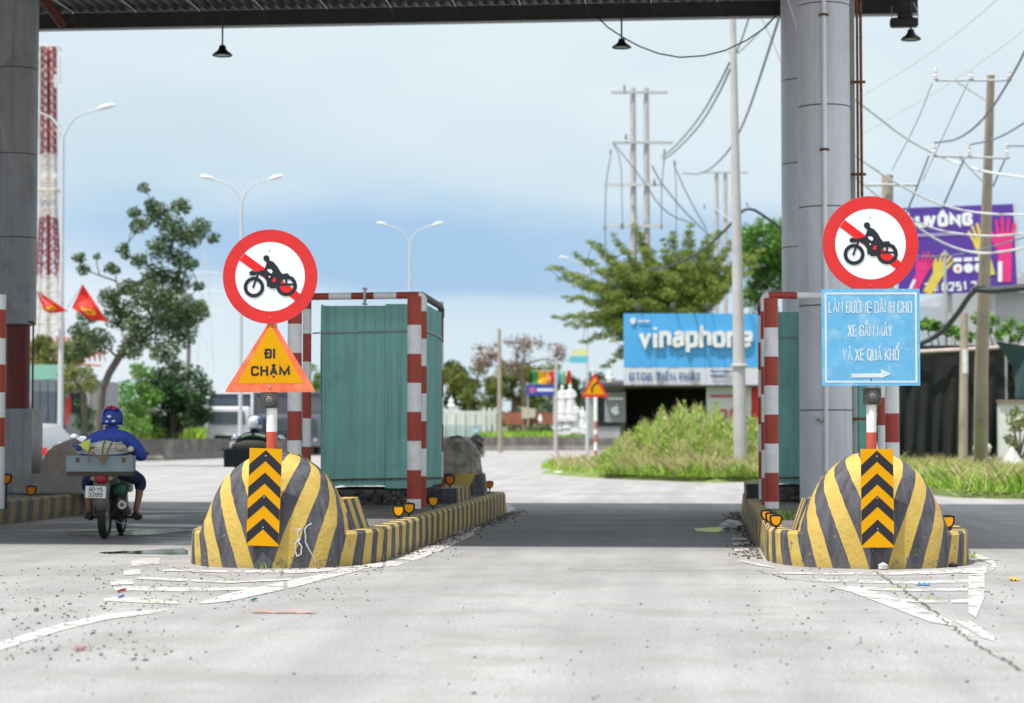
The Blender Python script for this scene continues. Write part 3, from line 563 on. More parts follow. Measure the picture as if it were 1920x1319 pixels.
# ================================================================== toll islands
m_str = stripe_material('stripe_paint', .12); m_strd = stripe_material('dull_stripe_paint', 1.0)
def outline(hw, pts, L, n=3, endr=.7):
    """right half outline given from the nose back; returns closed CCW list starting at the nose with arc length"""
    half = [(0, 0)]+pts
    seg = [half[0]]+chaikin(half[1:], 2) if n else half
    full = []
    for a, b in zip(seg[:-1], seg[1:]):
        k = max(1, int(math.dist(a, b)/.12)); full += [(a[0]+(b[0]-a[0])*i/k, a[1]+(b[1]-a[1])*i/k) for i in range(k)]
    full.append(seg[-1]); return full
def island(name, label, nose, hw, L, mound=True, side_boost=1.5, asym=1.0, sm=None):
    t = thing(name, label, 'traffic island', nose)
    pr = [(.34*hw/.93, .10), (.66*hw/.93, .34), (.86*hw/.93, .72), (hw, 1.25)]
    Rr = outline(hw, pr, L); k0 = len(Rr)
    y = Rr[-1][1]; side = []
    while y < L-hw: y += .25; side.append((hw, y))
    end = [(hw*math.cos(a), y+hw*math.sin(a)) for a in [math.pi/2*i/8 for i in range(1, 9)]]
    right = Rr+side+end; left = [(-x, yy) for x, yy in right[1:-1]][::-1]
    # signed arc length from the nose, stretched along the flanks
    def arc(pl):
        s = 0; o_ = [0]
        for a, b in zip(pl[:-1], pl[1:]):
            dd = math.dist(a, b); s += dd*(1 if b[1] < 1.2 else 1/side_boost); o_.append(s)
        return o_
    ar = arc(right); rings = right+left; us = ar+[a for a in ar[1:-1]][::-1]; N = len(rings)
    b = B(); b.uv = []; H = .32; rg = random.Random(hash(name) % 97+3)
    lv = [(-.02, 1.0, 0), (.10, .998, 0), (H-.03, .985, 0), (H, .962, 0)]
    for z, sc, _ in lv:
        for i, (x, yy) in enumerate(rings):
            q = rg.uniform(-.006, .006) if 0 < z < .2 else 0
            b.v.append((x*(sc+q), .02*(1-sc)*20+yy*(1 if yy > 1 else 1)-(0 if yy < .5 else (1-sc)*.3)+q, z))
            b.uv.append((us[i]-.36*z+.084, z))
    for j in range(len(lv)-1):
        for i in range(N): b.f.append((j*N+i, j*N+(i+1) % N, (j+1)*N+(i+1) % N, (j+1)*N+i)); b.m.append(0)
    # painted rim on top then the rough inner slab, slightly sunken
    o0 = 3*N; o1 = len(b.v)
    for i, (x, yy) in enumerate(rings):
        f = (hw-.16)/hw; b.v.append((x*f, .18+(yy-.18)*(L-.3)/L, H+.002)); b.uv.append((us[i]-.36*H+.084, H))
    for i in range(N): b.f.append((o0+i, o0+(i+1) % N, o1+(i+1) % N, o1+i)); b.m.append(0)
    o2 = len(b.v)
    for i in range(N): v = b.v[o1+i]; b.v.append((v[0], v[1], H-.02)); b.uv.append((0, H))
    for i in range(N): b.f.append((o1+i, o1+(i+1) % N, o2+(i+1) % N, o2+i)); b.m.append(1)
    b.f.append(tuple(range(o2, o2+N))); b.m.append(1)
    b.build('kerb', [sm or m_str, m_concd], t, world=False)
    if mound:
        mh = [(0, -.012), (.34*hw/.93, .088), (.60, .25), (.68, .43), (.69, .70), (.66, .95)]
        hm = outline(.66, mh[1:], 0); hm[0] = (0, -.012); s = 0; ah = [0]
        for a, c in zip(hm[:-1], hm[1:]): s += math.dist(a, c); ah.append(s)
        full = [(-x, yy) for x, yy in hm[1:]][::-1]+hm; uf = ah[1:][::-1]+ah; K = len(full)
        prof = [(-.02, 1.015, -.004), (.15, 1.008, -.002), (.33, 1, .0), (.40, .97, .01), (.473, .925, .02), (.55, .88, .035), (.63, .825, .055), (.71, .765, .085), (.79, .695, .13), (.84, .64, .17), (.88, .58, .22), (.92, .51, .29), (.96, .43, .38), (1.00, .34, .50), (1.03, .24, .62), (1.05, .12, .78)]
        b = B(); b.uv = []
        for z, sc, sh in prof:
            for i, (x, yy) in enumerate(full):
                f = max(0, 1-yy/.95); a_ = asym if x > 0 else 1
                q = rg.uniform(-.004, .004)
                b.v.append((x*sc*a_+q, yy+sh*.95*f*.62-(1-sc)*.18*(1-f)+q, z)); b.uv.append((uf[i]*sc-.36*max(0, z)-.06*max(0, z-.32)+.084, z))
        Z = len(prof)
        for j in range(Z-1):
            for i in range(K-1): b.f.append((j*K+i, j*K+i+1, (j+1)*K+i+1, (j+1)*K+i)); b.m.append(0)
            b.f.append((j*K+K-1, j*K, (j+1)*K, (j+1)*K+K-1)); b.m.append(0)
        b.f.append(tuple(range((Z-1)*K, Z*K))); b.m.append(0)
        b.build('mound', [m_str], t, world=False, smooth=True, angle=50)
        # lower stepped block behind the mound
        b = B(); b.uv = []; w0, w1, z0, z1, y0, y1 = .70, .60, .30, .60, .80, 1.75
        ps = [(-w0, y0, z0), (w0, y0, z0), (w0, y1, z0), (-w0, y1, z0), (-w1, y0, z1), (w1, y0, z1), (w1, y1-.08, z1), (-w1, y1-.08, z1)]
        for f in ((0, 1, 5, 4), (1, 2, 6, 5), (2, 3, 7, 6), (3, 0, 4, 7), (4, 5, 6, 7)):
            o_ = len(b.v)
            for i in f:
                b.v.append(ps[i]); p_ = ps[i]; b.uv.append(((p_[0] if f in ((0, 1, 5, 4), (2, 3, 7, 6)) else p_[1]*.8 if f != (4, 5, 6, 7) else p_[0])-.25*(p_[2]-z0)*0+.03, .5))
            b.f.append(tuple(range(o_, o_+4))); b.m.append(0)
        b.build('step_block', [m_str], t, world=False)
    return t
NA = ground(492, 1066.5); NB = ground(1647, 1068)
NC = Vector((-11.0, 18.6, 0))
isA = island('toll_island', 'left striped island with white graffiti on its nose, carrying the slow triangle sign', (NA.x, NA.y, 0), .93, 14.6)
isB = island('toll_island', 'right striped island under the blue notice, beside the tall pale column', (NB.x, NB.y, 0), .96, 14.6)
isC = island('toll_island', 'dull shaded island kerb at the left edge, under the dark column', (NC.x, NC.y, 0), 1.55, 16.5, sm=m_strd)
# rear ends: rough concrete humps with a painted yellow and black foot
m_rub = M('rubbly_concrete', (.46, .41, .35), .95, .35, 5, 1.0, 22, dirt=(.12, .09, .07), dscale=3.5, damt=.9, dthr=.42)
def rear_hump(isl, px, d, hwm, top, name='end_hump', flat=.55, foot=True, mat=None):
    c = gd(px, d, .30); b = B(); prof = [(1.12, 0), (1.05, .02)] ; n = 28; vs = []; rg = random.Random(int(px))
    H = top-.30; lv = 9
    for j in range(lv+1):
        z = H*math.sin(math.pi/2*j/lv); s = math.cos(math.pi/2*j/lv)**.75
        for k in range(n):
            a = 2*math.pi*k/n; q = 1+rg.uniform(-.03, .03); vs.append((c.x+math.cos(a)*hwm*s*q, c.y+math.sin(a)*hwm*1.3*s*q, .30+z*q))
    fs = [(j*n+k, j*n+(k+1) % n, (j+1)*n+(k+1) % n, (j+1)*n+k) for j in range(lv) for k in range(n)]+[tuple(range(lv*n, lv*n+n))]
    b.add(vs, fs); b.build(name, mat or m_rub, isl, smooth=True, angle=60)
    if foot:
        b = B(); b.uv = []; m = 30; r0, r1 = hwm*1.12, hwm*1.02; us = 0
        for z, r_ in ((.28, r0), (.62, r1), (.64, r1*.9)):
            for k in range(m):
                a = 2*math.pi*k/m; b.v.append((c.x+math.cos(a)*r_, c.y+math.sin(a)*r_*1.3, z)); b.uv.append((a*r_*.42, z))
        for j in range(2):
            for k in range(m): b.f.append((j*m+k, j*m+(k+1) % m, (j+1)*m+(k+1) % m, (j+1)*m+k)); b.m.append(0)
        b.build('hump_foot', [m_str], isl)
rear_hump(isA, 858, 32.0, .42, 1.19)
rear_hump(isB, 1545, 32.0, .5, 1.1)
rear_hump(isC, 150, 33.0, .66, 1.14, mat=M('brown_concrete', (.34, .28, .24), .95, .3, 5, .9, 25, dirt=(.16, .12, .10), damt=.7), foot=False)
b = B(); g_ = gd(140, 32.6); b.rbox((g_.x, g_.y, .46), (1.5, 1.5, .3), .05); b.build('hump_base', m_conc, isC)
# raised end blocks beside the frame
def side_block(isl, px0, px1, d, z1, depth=1.7):
    a = gd(px0, d); c = gd(px1, d); b = B(); b.uv = []
    x0, x1, y0, y1 = a.x, c.x, a.y, a.y+depth; ps = [(x0, y0, 0), (x1, y0, 0), (x1, y1, 0), (x0, y1, 0), (x0, y0, z1), (x1-.02, y0, z1), (x1-.02, y1, z1), (x0, y1, z1)]
    for f in ((0, 1, 5, 4), (1, 2, 6, 5), (2, 3, 7, 6), (3, 0, 4, 7), (4, 5, 6, 7)):
        o_ = len(b.v)
        for i in f: b.v.append(ps[i]); b.uv.append((.10+.02*ps[i][0] if f in ((0, 1, 5, 4), (2, 3, 7, 6)) else (ps[i][1]-y0)/1.45+.02, .3))
        b.f.append(tuple(range(o_, o_+4))); b.m.append(0)
    b.build('end_block', [m_str], isl)
side_block(isA, 815, 858.5, 27.8, .50)
side_block(isB, 1399, 1436, 29.5, .52)
# white graffiti strokes on the left mound, laid on its surface
from mathutils.bvhtree import BVHTree
def surf(o):
    w = wloc(o); me = o.data
    return BVHTree.FromPolygons([v.co+w for v in me.vertices], [tuple(p.vertices) for p in me.polygons])
mound = [c for c in isA.children if c.name.startswith('mound')][0]
bvh = surf(mound)
def paint_stroke(b, pts, wpx):
    Q = []
    for p, q in zip(pts[:-1], pts[1:]):
        for i in range(5): Q.append((p[0]+(q[0]-p[0])*i/5, p[1]+(q[1]-p[1])*i/5))
    Q.append(pts[-1]); V = []
    for i, (x, y) in enumerate(Q):
        tx, ty = Q[min(i+1, len(Q)-1)][0]-Q[max(0, i-1)][0], Q[min(i+1, len(Q)-1)][1]-Q[max(0, i-1)][1]; l = math.hypot(tx, ty) or 1; w = wpx*rnd.uniform(.6, 1.1)
        for s_ in (-1, 1):
            r_ = ray(x-ty/l*w*s_, y+tx/l*w*s_); h, n_, _, _ = bvh.ray_cast(Cw, r_.normalized()); 
            V.append((h+n_*.004) if h else None)
    for i in range(len(Q)-1):
        f = V[2*i:2*i+4]
        if all(f): b.add([f[0], f[1], f[3], f[2]], [(0, 1, 2, 3)])
gbm = B()
Z4 = lambda pts: [(330+x/4.12, 780+y/4.12) for x, y in pts]
paint_stroke(gbm, Z4([(925, 880), (970, 870), (935, 900), (945, 950), (920, 985), (918, 1040), (935, 1085), (965, 1070), (970, 1010), (945, 970), (960, 945)]), 1.5)
paint_stroke(gbm, Z4([(1048, 832), (1010, 850), (992, 880), (1000, 930), (998, 975), (1025, 1030), (1060, 1090), (1078, 1140)]), 1.4)
gbm.build('graffiti', M('white_graffiti', (.52, .53, .54), .7, .1, 9, dirt=(.2, .2, .2), dscale=20), isA)

# ================================================================== columns and canopy
def column(label, px, d, rpx, y_base_z, ztop, seams_py, parts=None, zcut=None, mat=None):
    c = gd(px, d, y_base_z); r = rpx/FPX*d
    t = thing('column', label, 'column', c)
    zs = sorted([1.2+(818-y)*d/FPX for y in seams_py]); zs = [z for z in zs if z > (zcut or y_base_z)+.1]
    edges = [zcut or y_base_z]+zs+[ztop]
    k = edges[-2]+1.343
    edges = edges[:-1]
    while k < ztop: edges.append(k); k += 1.343
    edges.append(ztop)
    for a, bz in zip(edges[:-1], edges[1:]):
        b = B(); b.lathe([(r-.012, a), (r, a+.012), (r, bz-.012), (r-.012, bz)], (c.x, c.y, 0), 40); b.build('cladding_panel', mat or m_col, t, smooth=True, angle=40)
    for z in edges[1:-1]: b = B(); b.lathe([(r-.006, z-.013), (r-.004, z+.013)], (c.x, c.y, 0), 40); b.build('seam', m_seam, t)
    b = B(); b.tube([c+Vector((r*.98*math.cos(R(250)), r*.98*math.sin(R(250)), (zcut or 0)+.1-(0))), Vector((c.x+r*.98*math.cos(R(250)), c.y+r*.98*math.sin(R(250)), ztop-.1))], .004, 4)
    b.build('vertical_seam', m_seam, t)
    return t, c, r
cR, cRc, cRr = column('large light grey column behind the blue notice, with a white pipe up its face', 1548.5, 28, 49, .32, 9.0, [8, 200, 390, 575, 770])
cR2, _, _ = column('darker grey column standing directly behind the big pale column, seen at its left', 1510, 33.4, 42, .32, 9.0, [150, 308, 465, 622])
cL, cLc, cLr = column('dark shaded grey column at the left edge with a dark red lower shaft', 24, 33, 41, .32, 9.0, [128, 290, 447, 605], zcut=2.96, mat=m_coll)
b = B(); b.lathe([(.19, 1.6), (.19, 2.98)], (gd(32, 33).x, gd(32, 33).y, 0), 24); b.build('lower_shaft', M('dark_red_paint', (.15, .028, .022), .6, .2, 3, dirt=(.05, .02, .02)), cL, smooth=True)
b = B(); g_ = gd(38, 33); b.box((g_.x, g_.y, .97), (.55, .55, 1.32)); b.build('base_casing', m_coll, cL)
b = B(); g_ = gd(68, 33); b.tube([(g_.x, g_.y-.2, 1.6), (g_.x, g_.y-.2, 3.0)], .016, 6); b.tube([(gd(54, 33).x, g_.y-.2, 3.0), (g_.x, g_.y-.2, 3.0)], .016, 6); b.build('iron_rod', m_steel_dark, cL)
# white pipe, clamps, rusty conduit
fx = lambda px, d, z: Vector((*gd(px, d)[:2], z))
ydf = -cRr-.03
pw = fx(1549, 28-cRr-.02, 0)
b = B(); b.tube([(pw.x, pw.y, .5), (pw.x, pw.y, 9.0)], .032, 12); b.build('white_pipe', M('white_pipe_paint', (.84, .84, .86), .4, .06), cR, smooth=True)
for y in (22, 278):
    z = 1.2+(818-y)*27.6/FPX; b = B(); b.lathe([(.04, z-.016), (.044, z), (.04, z+.016)], (pw.x, pw.y, 0), 12); b.box((pw.x, pw.y+.01, z), (.13, .02, .03)); b.build('pipe_clamp', m_rust, cR)
p2 = fx(1601, 28, 0); b = B(); b.tube([(p2.x, p2.y, .4), (p2.x, p2.y, 9.0)], .045, 12); b.build('side_pipe', M('pale_green_grey_pipe', (.34, .36, .33), .5, .15, 3), cR, smooth=True)
b = B(); p3 = fx(1612, 27.9, 0); p4 = fx(1619, 27.9, 0)
b.tube([(p3.x, p3.y, 2.0), (p3.x, p3.y, 6.0), (p3.x+.0, p3.y, 9.0)], .018, 8); b.tube([(p4.x+.01, p4.y, 2.0), (p4.x, p4.y, 5.0), (p3.x+.045, p3.y, 9.0)], .02, 8); b.build('rusty_conduit', m_rust, cR, smooth=True)
for y in (150, 325, 786):
    z = 1.2+(818-y)*27.9/FPX; b = B(); b.box(((p2.x+p4.x)/2+.0, p2.y-.06, z), (p4.x-p2.x+.12, .03, .035)); b.box((p2.x-.05, p2.y-.06, z), (.03, .05, .08)); b.build('pipe_bracket', m_rust, cR)
b = B(); b.ball(at(1538, 787, 27.6), .035, 8); b.tube([at(1530, 787, 27.62), at(1541, 786, 27.6)], .02, 8); b.build('tap', m_galv, cR)
# canopy
BY = 34.1
def Xat(px, Y): 
    u = (px-960)/FPX; d = Y/(math.cos(YAW)+u*math.sin(YAW)); return gd(px, d).x
zbot = 1.2+(818-31)*34.05/FPX
xr = Xat(1727, BY)
can = thing('toll_canopy', 'big dark steel roof over the toll lanes with corrugated underside', 'roof', (-8, BY, zbot))
b = B(); b.box(((xr-40)/2, BY, zbot+.13), (xr+40, .10, .26)); b.build('fascia_beam', m_steel_dark, can)
b = B(); b.box(((xr-40)/2, BY-.03, zbot-.012), (xr+40, .16, .02)); b.build('gutter_lip', M('pale_gutter', (.3, .31, .32), .5), can)
xs = xr; k = 0
while xs > -39:
    w = 1.08; n = 6; pts = []
    for i in range(n):
        x0 = xs-w*i/n; q = w/n; pts += [(x0, 0), (x0-q*.32, 0), (x0-q*.48, .045), (x0-q*.84, .045)]
    pts.append((xs-w+.001, 0)); b = B(); V = []
    for x, z in pts: V += [(x, 19.9, zbot+.36+z), (x, BY+.6, zbot+.28+z)]
    b.add(V, [(2*i, 2*i+1, 2*i+3, 2*i+2) for i in range(len(pts)-1)]); b.build('roof_sheet', m_roof, can); xs -= w+.004; k += 1
for Y in (20.5, 23.4, 26.3, 29.2, 32):
    b = B(); b.box(((xr-40)/2, Y, zbot+.25), (xr+40, .08, .16)); b.build('purlin', m_steel_dark, can)
b = B(); b.tube([at(62, -30, 33), at(118, 48, 33.8)], .075, 10); b.build('red_brace', M('brace_red', (.12, .02, .018), .6, .2), can, smooth=True)
# pendant lamps
def pendant(px, ytop, yneck, ybot, wpx, d, label):
    c = at(px, ybot, d); s = d/FPX; t = thing('pendant_lamp', label, 'lamp', c, 'black bell lamps hung from the toll roof'); h = (ybot-yneck)*s; r = wpx/2*s
    b = B(); b.tube([c+Zu*h*.9, Vector((c.x, c.y, zbot+.3))], .014, 6); b.build('drop_rod', m_steel_dark, t)
    b = B(); b.lathe([(r*.93, .012), (r, 0), (r, .012), (r*.86, h*.22), (r*.55, h*.42), (r*.38, h*.62), (r*.34, h*.8), (r*.30, h*.92), (r*.1, h)], c, 24); b.build('bell_shade', m_black, t, smooth=True)
    b = B(); b.lathe([(.0001, .02), (r*.5, .02), (r*.6, .008)], c, 16); b.build('lens', M('grey_lens', (.2, .2, .2), .3), t)
pendant(417, 38, 84, 105, 38, 33.4, 'black bell lamp hanging by a thin rod above the left tree')
pendant(1165.5, 30, 72, 90, 37, 33.4, 'black bell lamp hung in the middle of the beam, crossed by the loose cable')
pendant(1708, 15, 54, 75, 38, 33.2, 'black bell lamp at the right end of the beam, beside the floodlight')
fl = thing('floodlight', 'black boxy floodlight hung under the right end of the beam', 'lamp', at(1695, 40, 33.2))
b = B(); b.rbox(at(1695, 43, 33.2), (.45, .16, .145), .04); b.build('housing', m_black, fl)
b = B(); b.rbox(at(1697, 30, 33.2), (.24, .14, .09), .03); b.build('driver_box', m_black, fl)
b = B(); b.tube([at(1672, 38, 33.2), at(1672, 12, 33.3)], .008, 5); b.tube([at(1721, 38, 33.2), at(1721, 22, 33.3), at(1712, 5, 33.3)], .008, 5); b.build('bracket', m_galv, fl)
b = B(); pl = [at(x, y, 33.6) for x, y in [(1118, 30), (1140, 52), (1172, 73), (1200, 88), (1235, 101), (1275, 108), (1320, 105), (1360, 95), (1400, 76), (1435, 52), (1462, 22), (1480, 0)]]
b.tube(pl, .012, 5); tag(b.build('loose_cable', m_black, origin=pl[0]), 'thin black cable sagging from the roof beam past the middle bell lamp', 'cable')

# ================================================================== banded posts, portal frames and sheet booths
def banded(name, px, ys, d, rpx, first, parent, zb=None, n=20):
    """ys = photo rows of the band edges from top to bottom"""
    c = gd(px, d); s = d/FPX; prof = []; mis = []; col = first
    zs = [1.2+(818-y)*s for y in ys]
    if zb is not None: zs[-1] = zb
    for a, bb in zip(zs[:-1], zs[1:]):
        prof += [(rpx*s, a), (rpx*s, bb)]; mis += [col, col]; col = 1-col
    mis = mis[:-1]; b = B(); b.lathe(prof[::-1], (c.x, c.y, 0), n, mis=mis[::-1]); return b.build(name, [m_red, m_white], parent, smooth=True)
def hbanded(b, p, q, r, nb, first, n=14):
    for i in range(nb):
        a = Vector(p).lerp(Vector(q), i/nb); c = Vector(p).lerp(Vector(q), (i+1)/nb); b.tube([a, c], r, n, mi=(first+i) % 2)
def sheet_panel(x0, y0, x1, y1, z0, z1, par, jit=0, nm='wall_sheet'):
    """one ribbed metal sheet from (x0,y0) to (x1,y1); the trapezoid ribs stand proud"""
    a = Vector((x0, y0, 0)); c = Vector((x1, y1, 0)); t = (c-a); L = t.length; t.normalize(); n = Vector((t.y, -t.x, 0)); P = []; x = 0; pitch = .125
    while x < L-.001:
        for dx, h in ((0, 0), (.048, 0), (.058, .016), (.078, .016), (.088, 0)):
            if x+dx <= L: P.append((x+dx, h))
        x += pitch
    P.append((L, 0)); V = []; tz = [z0, z0+(z1-z0)*.33, z0+(z1-z0)*.7, z1]
    for z in tz:
        for u, h in P:
            w = .006*math.sin(z*2.3+u*1.9+x0); p_ = a+t*u+n*(h+w); V.append((p_.x, p_.y, z+(rnd.uniform(-.006, .006) if z == z0 else 0)))
    K = len(P); F = [(j*K+i, j*K+i+1, (j+1)*K+i+1, (j+1)*K+i) for j in range(3) for i in range(K-1)]
    b = B(); b.add(V, F); ob = b.build(nm, m_teal, par); md = ob.modifiers.new('thick', 'SOLIDIFY'); md.thickness = .003; md.offset = -1
def booth(pxL, pxR, pxT, label, dF=27.2, dB=29.0, gapz=.52, ztop=2.93):
    a = gd(pxL, dF); c = gd(pxR, dF); y0 = c.y; x0 = a.x; x1 = c.x; y1 = y0+1.75
    t = thing('sheet_booth', label, 'booth', ((x0+x1)/2, y0, .3))
    w = (x1-x0)
    sheet_panel(x0+.0, y0, x0+w*.63, y0, gapz+.03, ztop-.02, t); sheet_panel(x0+w*.625, y0-.006, x1, y0-.006, gapz, ztop, t)
    sheet_panel(x1+.004, y0, x1+.004, y0+.9, gapz, ztop, t); sheet_panel(x1+.01, y0+.88, x1+.01, y1, gapz+.02, ztop-.01, t)
    sheet_panel(x1, y1, x0+w*.5, y1, gapz, ztop, t); sheet_panel(x0+w*.505, y1+.005, x0, y1+.005, gapz, ztop, t); sheet_panel(x0-.004, y1, x0-.004, y0+.85, gapz, ztop, t); sheet_panel(x0-.008, y0+.87, x0-.008, y0, gapz, ztop, t)
    for z in (ztop-.36, gapz+.12):
        b = B(); b.tube([(x0-.12, y0-.03, z-.02), (x0, y0-.035, z-.015), (x0+w*.5, y0-.035, z), (x1+.03, y0-.035, z+.01), (x1+.04, y0+.9, z), (x1+.04, y1, z-.02)], .011, 6); b.build('tie_rod', m_rust if z < 1 else m_galv, t)
    b = B(); b.box(((x0+x1)/2, (y0+y1)/2, (.30+gapz-.08)/2+.0), (w*.92, 1.6, gapz-.38+.12)); b.build('plinth', m_concd, t)
    b = B()
    for i in range(260):
        r_ = rnd.uniform(.012, .04); b.ball((rnd.uniform(x0+.03, x1-.02), y0+rnd.uniform(-.02, .25), .31+rnd.uniform(0, .17)), r_, 5, jit=.25)
    tag(b.build('rubble', M('dark_rubble', (.10, .09, .085), .95, .5, 20, island=.6), t), kind='stuff')
    return t, x0, x1, y0, y1
bA = booth(600, 794, 0, 'teal corrugated sheet booth on the left island, right of the triangular slow sign')
bBt = booth(1455, 1637, 0, 'teal corrugated sheet booth half hidden behind the big grey column on the right island', dF=28.55)
Y54 = lambda y0, n: [y0+54*i for i in range(n)]
# left island
dT = 25.6
pA = thing('height_portal', 'red and white banded pipe portal round the teal booth on the left island', 'frame', gd(690, 26.6, .32))
banded('post', 793.5, [561]+[584+51.5*i for i in range(8)], 26.7, 6.3, 1, pA, .31); banded('post', 575, [556, 580]+[598+53*i+28 for i in range(6)]+[960], 27.0, 8.2, 0, pA, .31)
banded('post', 827, [566, 592]+[592+51*i for i in range(1, 7)]+[940], 29.2, 4.6, 1, pA, .31)
b = B(); z_ = 1.2+(818-554.5)*26.8/FPX; l_ = gd(575, 27.0); r_ = gd(793.5, 26.7); f_ = gd(827, 29.2)
hbanded(b, (l_.x, l_.y, z_), (r_.x-.05, r_.y, z_), .046, 5, 0); b.build('crossbar', [m_red, m_white], pA, smooth=True)
b = B(); b.tube([(r_.x-.06, r_.y, z_), (r_.x-.02, r_.y, z_-.008), (r_.x, r_.y+.02, z_-.05), (r_.x, r_.y, z_-.12)], .046, 12, 1); b.build('elbow', [m_red, m_white], pA, smooth=True)
b = B(); b.tube([(r_.x-.02, r_.y, z_), (f_.x-.01, f_.y-.1, z_+.01), (f_.x, f_.y, z_-.03), (f_.x, f_.y, z_-.15)], .046, 12); b.build('return_bar', M('weathered_pipe', (.13, .12, .115), .6, .4, 8), pA, smooth=True)
b = B(); q_ = at(684, 556, 26.7); b.box(q_, (.022, .12, .22)); b.box(q_+Zu*.1, (.05, .13, .02)); b.box(q_-Zu*.1, (.05, .13, .02)); b.build('flange', m_galv, pA)
def guard(label, px, ys, first, base): 
    c = gd(px, dT, .32); t = thing('guard_post', label, 'post', c, 'thick red and white guard posts at the booths'); banded('shaft', px, ys, dT, 13.3, first, t, .31, 28)
    b = B(); b.lathe([(.088, 1.2+(818-ys[0])*dT/FPX), (.07, 1.2+(818-ys[0])*dT/FPX+.006)], (c.x, c.y, 0), 28); b.build('cap', m_red if first == 0 else m_white, t)
guard('thick red and white post at the right front corner of the left booth', 776.5, [556]+[610+54.3*i for i in range(7)]+[952], 0, 952)
guard('thick red and white post just behind the triangular slow sign', 552, [560]+[608+54.5*i for i in range(6)]+[950], 0, 950)
guard('thick red and white post at the left front corner of the right booth', 1446.5, [560]+[615+54.3*i for i in range(7)]+[952], 0, 952)
guard('thick red and white post below the right edge of the blue notice', 1673, [560]+[613+54.2*i for i in range(7)]+[952], 0, 952)
guard('dull red and white post cut off by the left edge of the photo', -4.5, [553, 581, 635, 684, 736.5, 783.6, 838, 886], 1, 890)
# right island
pB = thing('height_portal', 'red and white banded pipe portal round the right booth, behind the big grey column', 'frame', gd(1550, 26.6, .32))
banded('post', 1433.5, [561]+[584+52*i for i in range(8)], 26.7, 6.3, 1, pB, .31); banded('post', 1426.5, [566, 592]+[592+51*i for i in range(1, 7)]+[940], 29.0, 4.6, 0, pB, .31)
banded('post', 1653, [561]+[590+52*i for i in range(8)], 27.0, 7, 0, pB, .31)
b = B(); l_ = gd(1433.5, 26.7); r_ = gd(1653, 27.0); f_ = gd(1426.5, 29.0)
hbanded(b, (l_.x+.05, l_.y, z_), (r_.x, r_.y, z_), .046, 4, 0); b.build('crossbar', [m_red, m_white], pB, smooth=True)
b = B(); b.tube([(l_.x+.06, l_.y, z_), (l_.x+.02, l_.y, z_-.008), (l_.x, l_.y+.02, z_-.05), (l_.x, l_.y, z_-.12)], .046, 12, 1); b.build('elbow', [m_red, m_white], pB, smooth=True)
b = B(); b.tube([(l_.x+.02, l_.y, z_), (f_.x, f_.y-.1, z_), (f_.x, f_.y, z_-.05)], .046, 12); b.build('return_bar', MC['weathered_pipe'], pB, smooth=True)

# ================================================================== signs
m_sred = M('sign_red', (.62, .022, .022), .38, .10, 7, dirt=(.38, .03, .03), dscale=5, damt=.35)
m_sred2 = M('sign_red_slash', (.72, .012, .014), .35, .04)
m_swhite = M('sign_white', (.74, .77, .79), .4, .03, 3)
m_sblack = M('sign_black', (.014, .015, .022), .4, .1)
m_syel = M('sign_yellow', (.66, .315, .002), .6, .05, 4, spec=.12, dirt=(.45, .24, .02), dscale=9, damt=.2)
m_sorange = M('sign_orange_red', (.74, .125, .045), .45, .16, 9, dirt=(.78, .27, .15), dscale=6, damt=.7, dthr=.42)
m_sblue = M('sign_faded_blue', (.115, .38, .62), .5, .12, 6, dirt=(.40, .58, .70), dscale=7, damt=.55, dthr=.5)
m_back = M('sign_back', (.3, .3, .3), .5)
m_box = M('lamp_box_grey', (.06, .055, .052), .6, .25, 12, dirt=(.12, .09, .07), damt=.4)
def motor_picto(par, fr, r):
    F = scaled(fr, r/294.0); O = lambda pts: [(x-351, 392-y) for x, y in pts]
    b = B(); b.plate(F, O([(195, 245), (536, 503), (506, 545), (163, 287)]), .001, .006); b.build('slash', m_sred2, par)
    b = B(); z = .0075; b.ring(F, (-101, -64), 64, 42, .001, z, 40); b.ring(F, (101, -59), 65, 43, .001, z, 40)
    b.plate(F, circ(-21, 114, 19, 20), .001, z)
    body = O([(320, 292), (345, 289), (372, 301), (396, 328), (414, 360), (428, 378), (462, 374), (474, 391), (502, 402), (480, 413), (432, 412), (418, 430), (398, 446), (385, 466), (352, 466), (348, 456), (331, 455), (329, 420), (312, 392), (292, 380), (272, 374), (256, 384), (226, 381), (222, 364), (238, 352), (264, 362), (300, 352), (316, 350), (328, 318), (332, 304)])
    b.plate(F, body, .001, z+.0005)
    b.plate(F, line4((-73, 20), (-108, -68), 12), .001, z+.001); b.plate(F, line4((50, -52), (160, -52), 13), .001, z+.001); b.plate(F, line4((100, 5), (100, -52), 12), .001, z+.0015)
    b.plate(F, O([(285, 372), (300, 362), (312, 372), (290, 384)]), .001, z+.001)
    b.build('motorcycle_symbol', m_sblack, par)
    b = B(); b.plate(F, O([(333, 352), (346, 345), (362, 350), (368, 362), (360, 374), (344, 364)]), .001, .0095); b.plate(F, circ(-3, -2, 5, 12), .001, .0095); b.build('gap_white', m_swhite, par)
    b = B(); b.plate(F, O([(372, 402), (389, 402), (384, 428), (362, 424)]), .001, .0095); b.build('gap_red', m_sred2, par)
def round_sign(par, fr, r):
    s = fr; b = B(); b.plate(s, circ(0, 0, r, 72), .004, -.004); b.build('backing_plate', m_back, par)
    b = B(); b.plate(s, circ(0, 0, r*.745, 64), .001, .0025); b.build('white_face', m_swhite, par)
    b = B(); b.ring(s, (0, 0), r*.995, r*.735, .002, .0025, 80); b.build('red_ring', m_sred, par)
    motor_picto(par, s, r)
    for y in (.56, -.86):
        b = B(); b.plate(s, circ(-.01*r, y*r, .012*r, 10), .004, .004); b.build('bolt', m_galv, par)
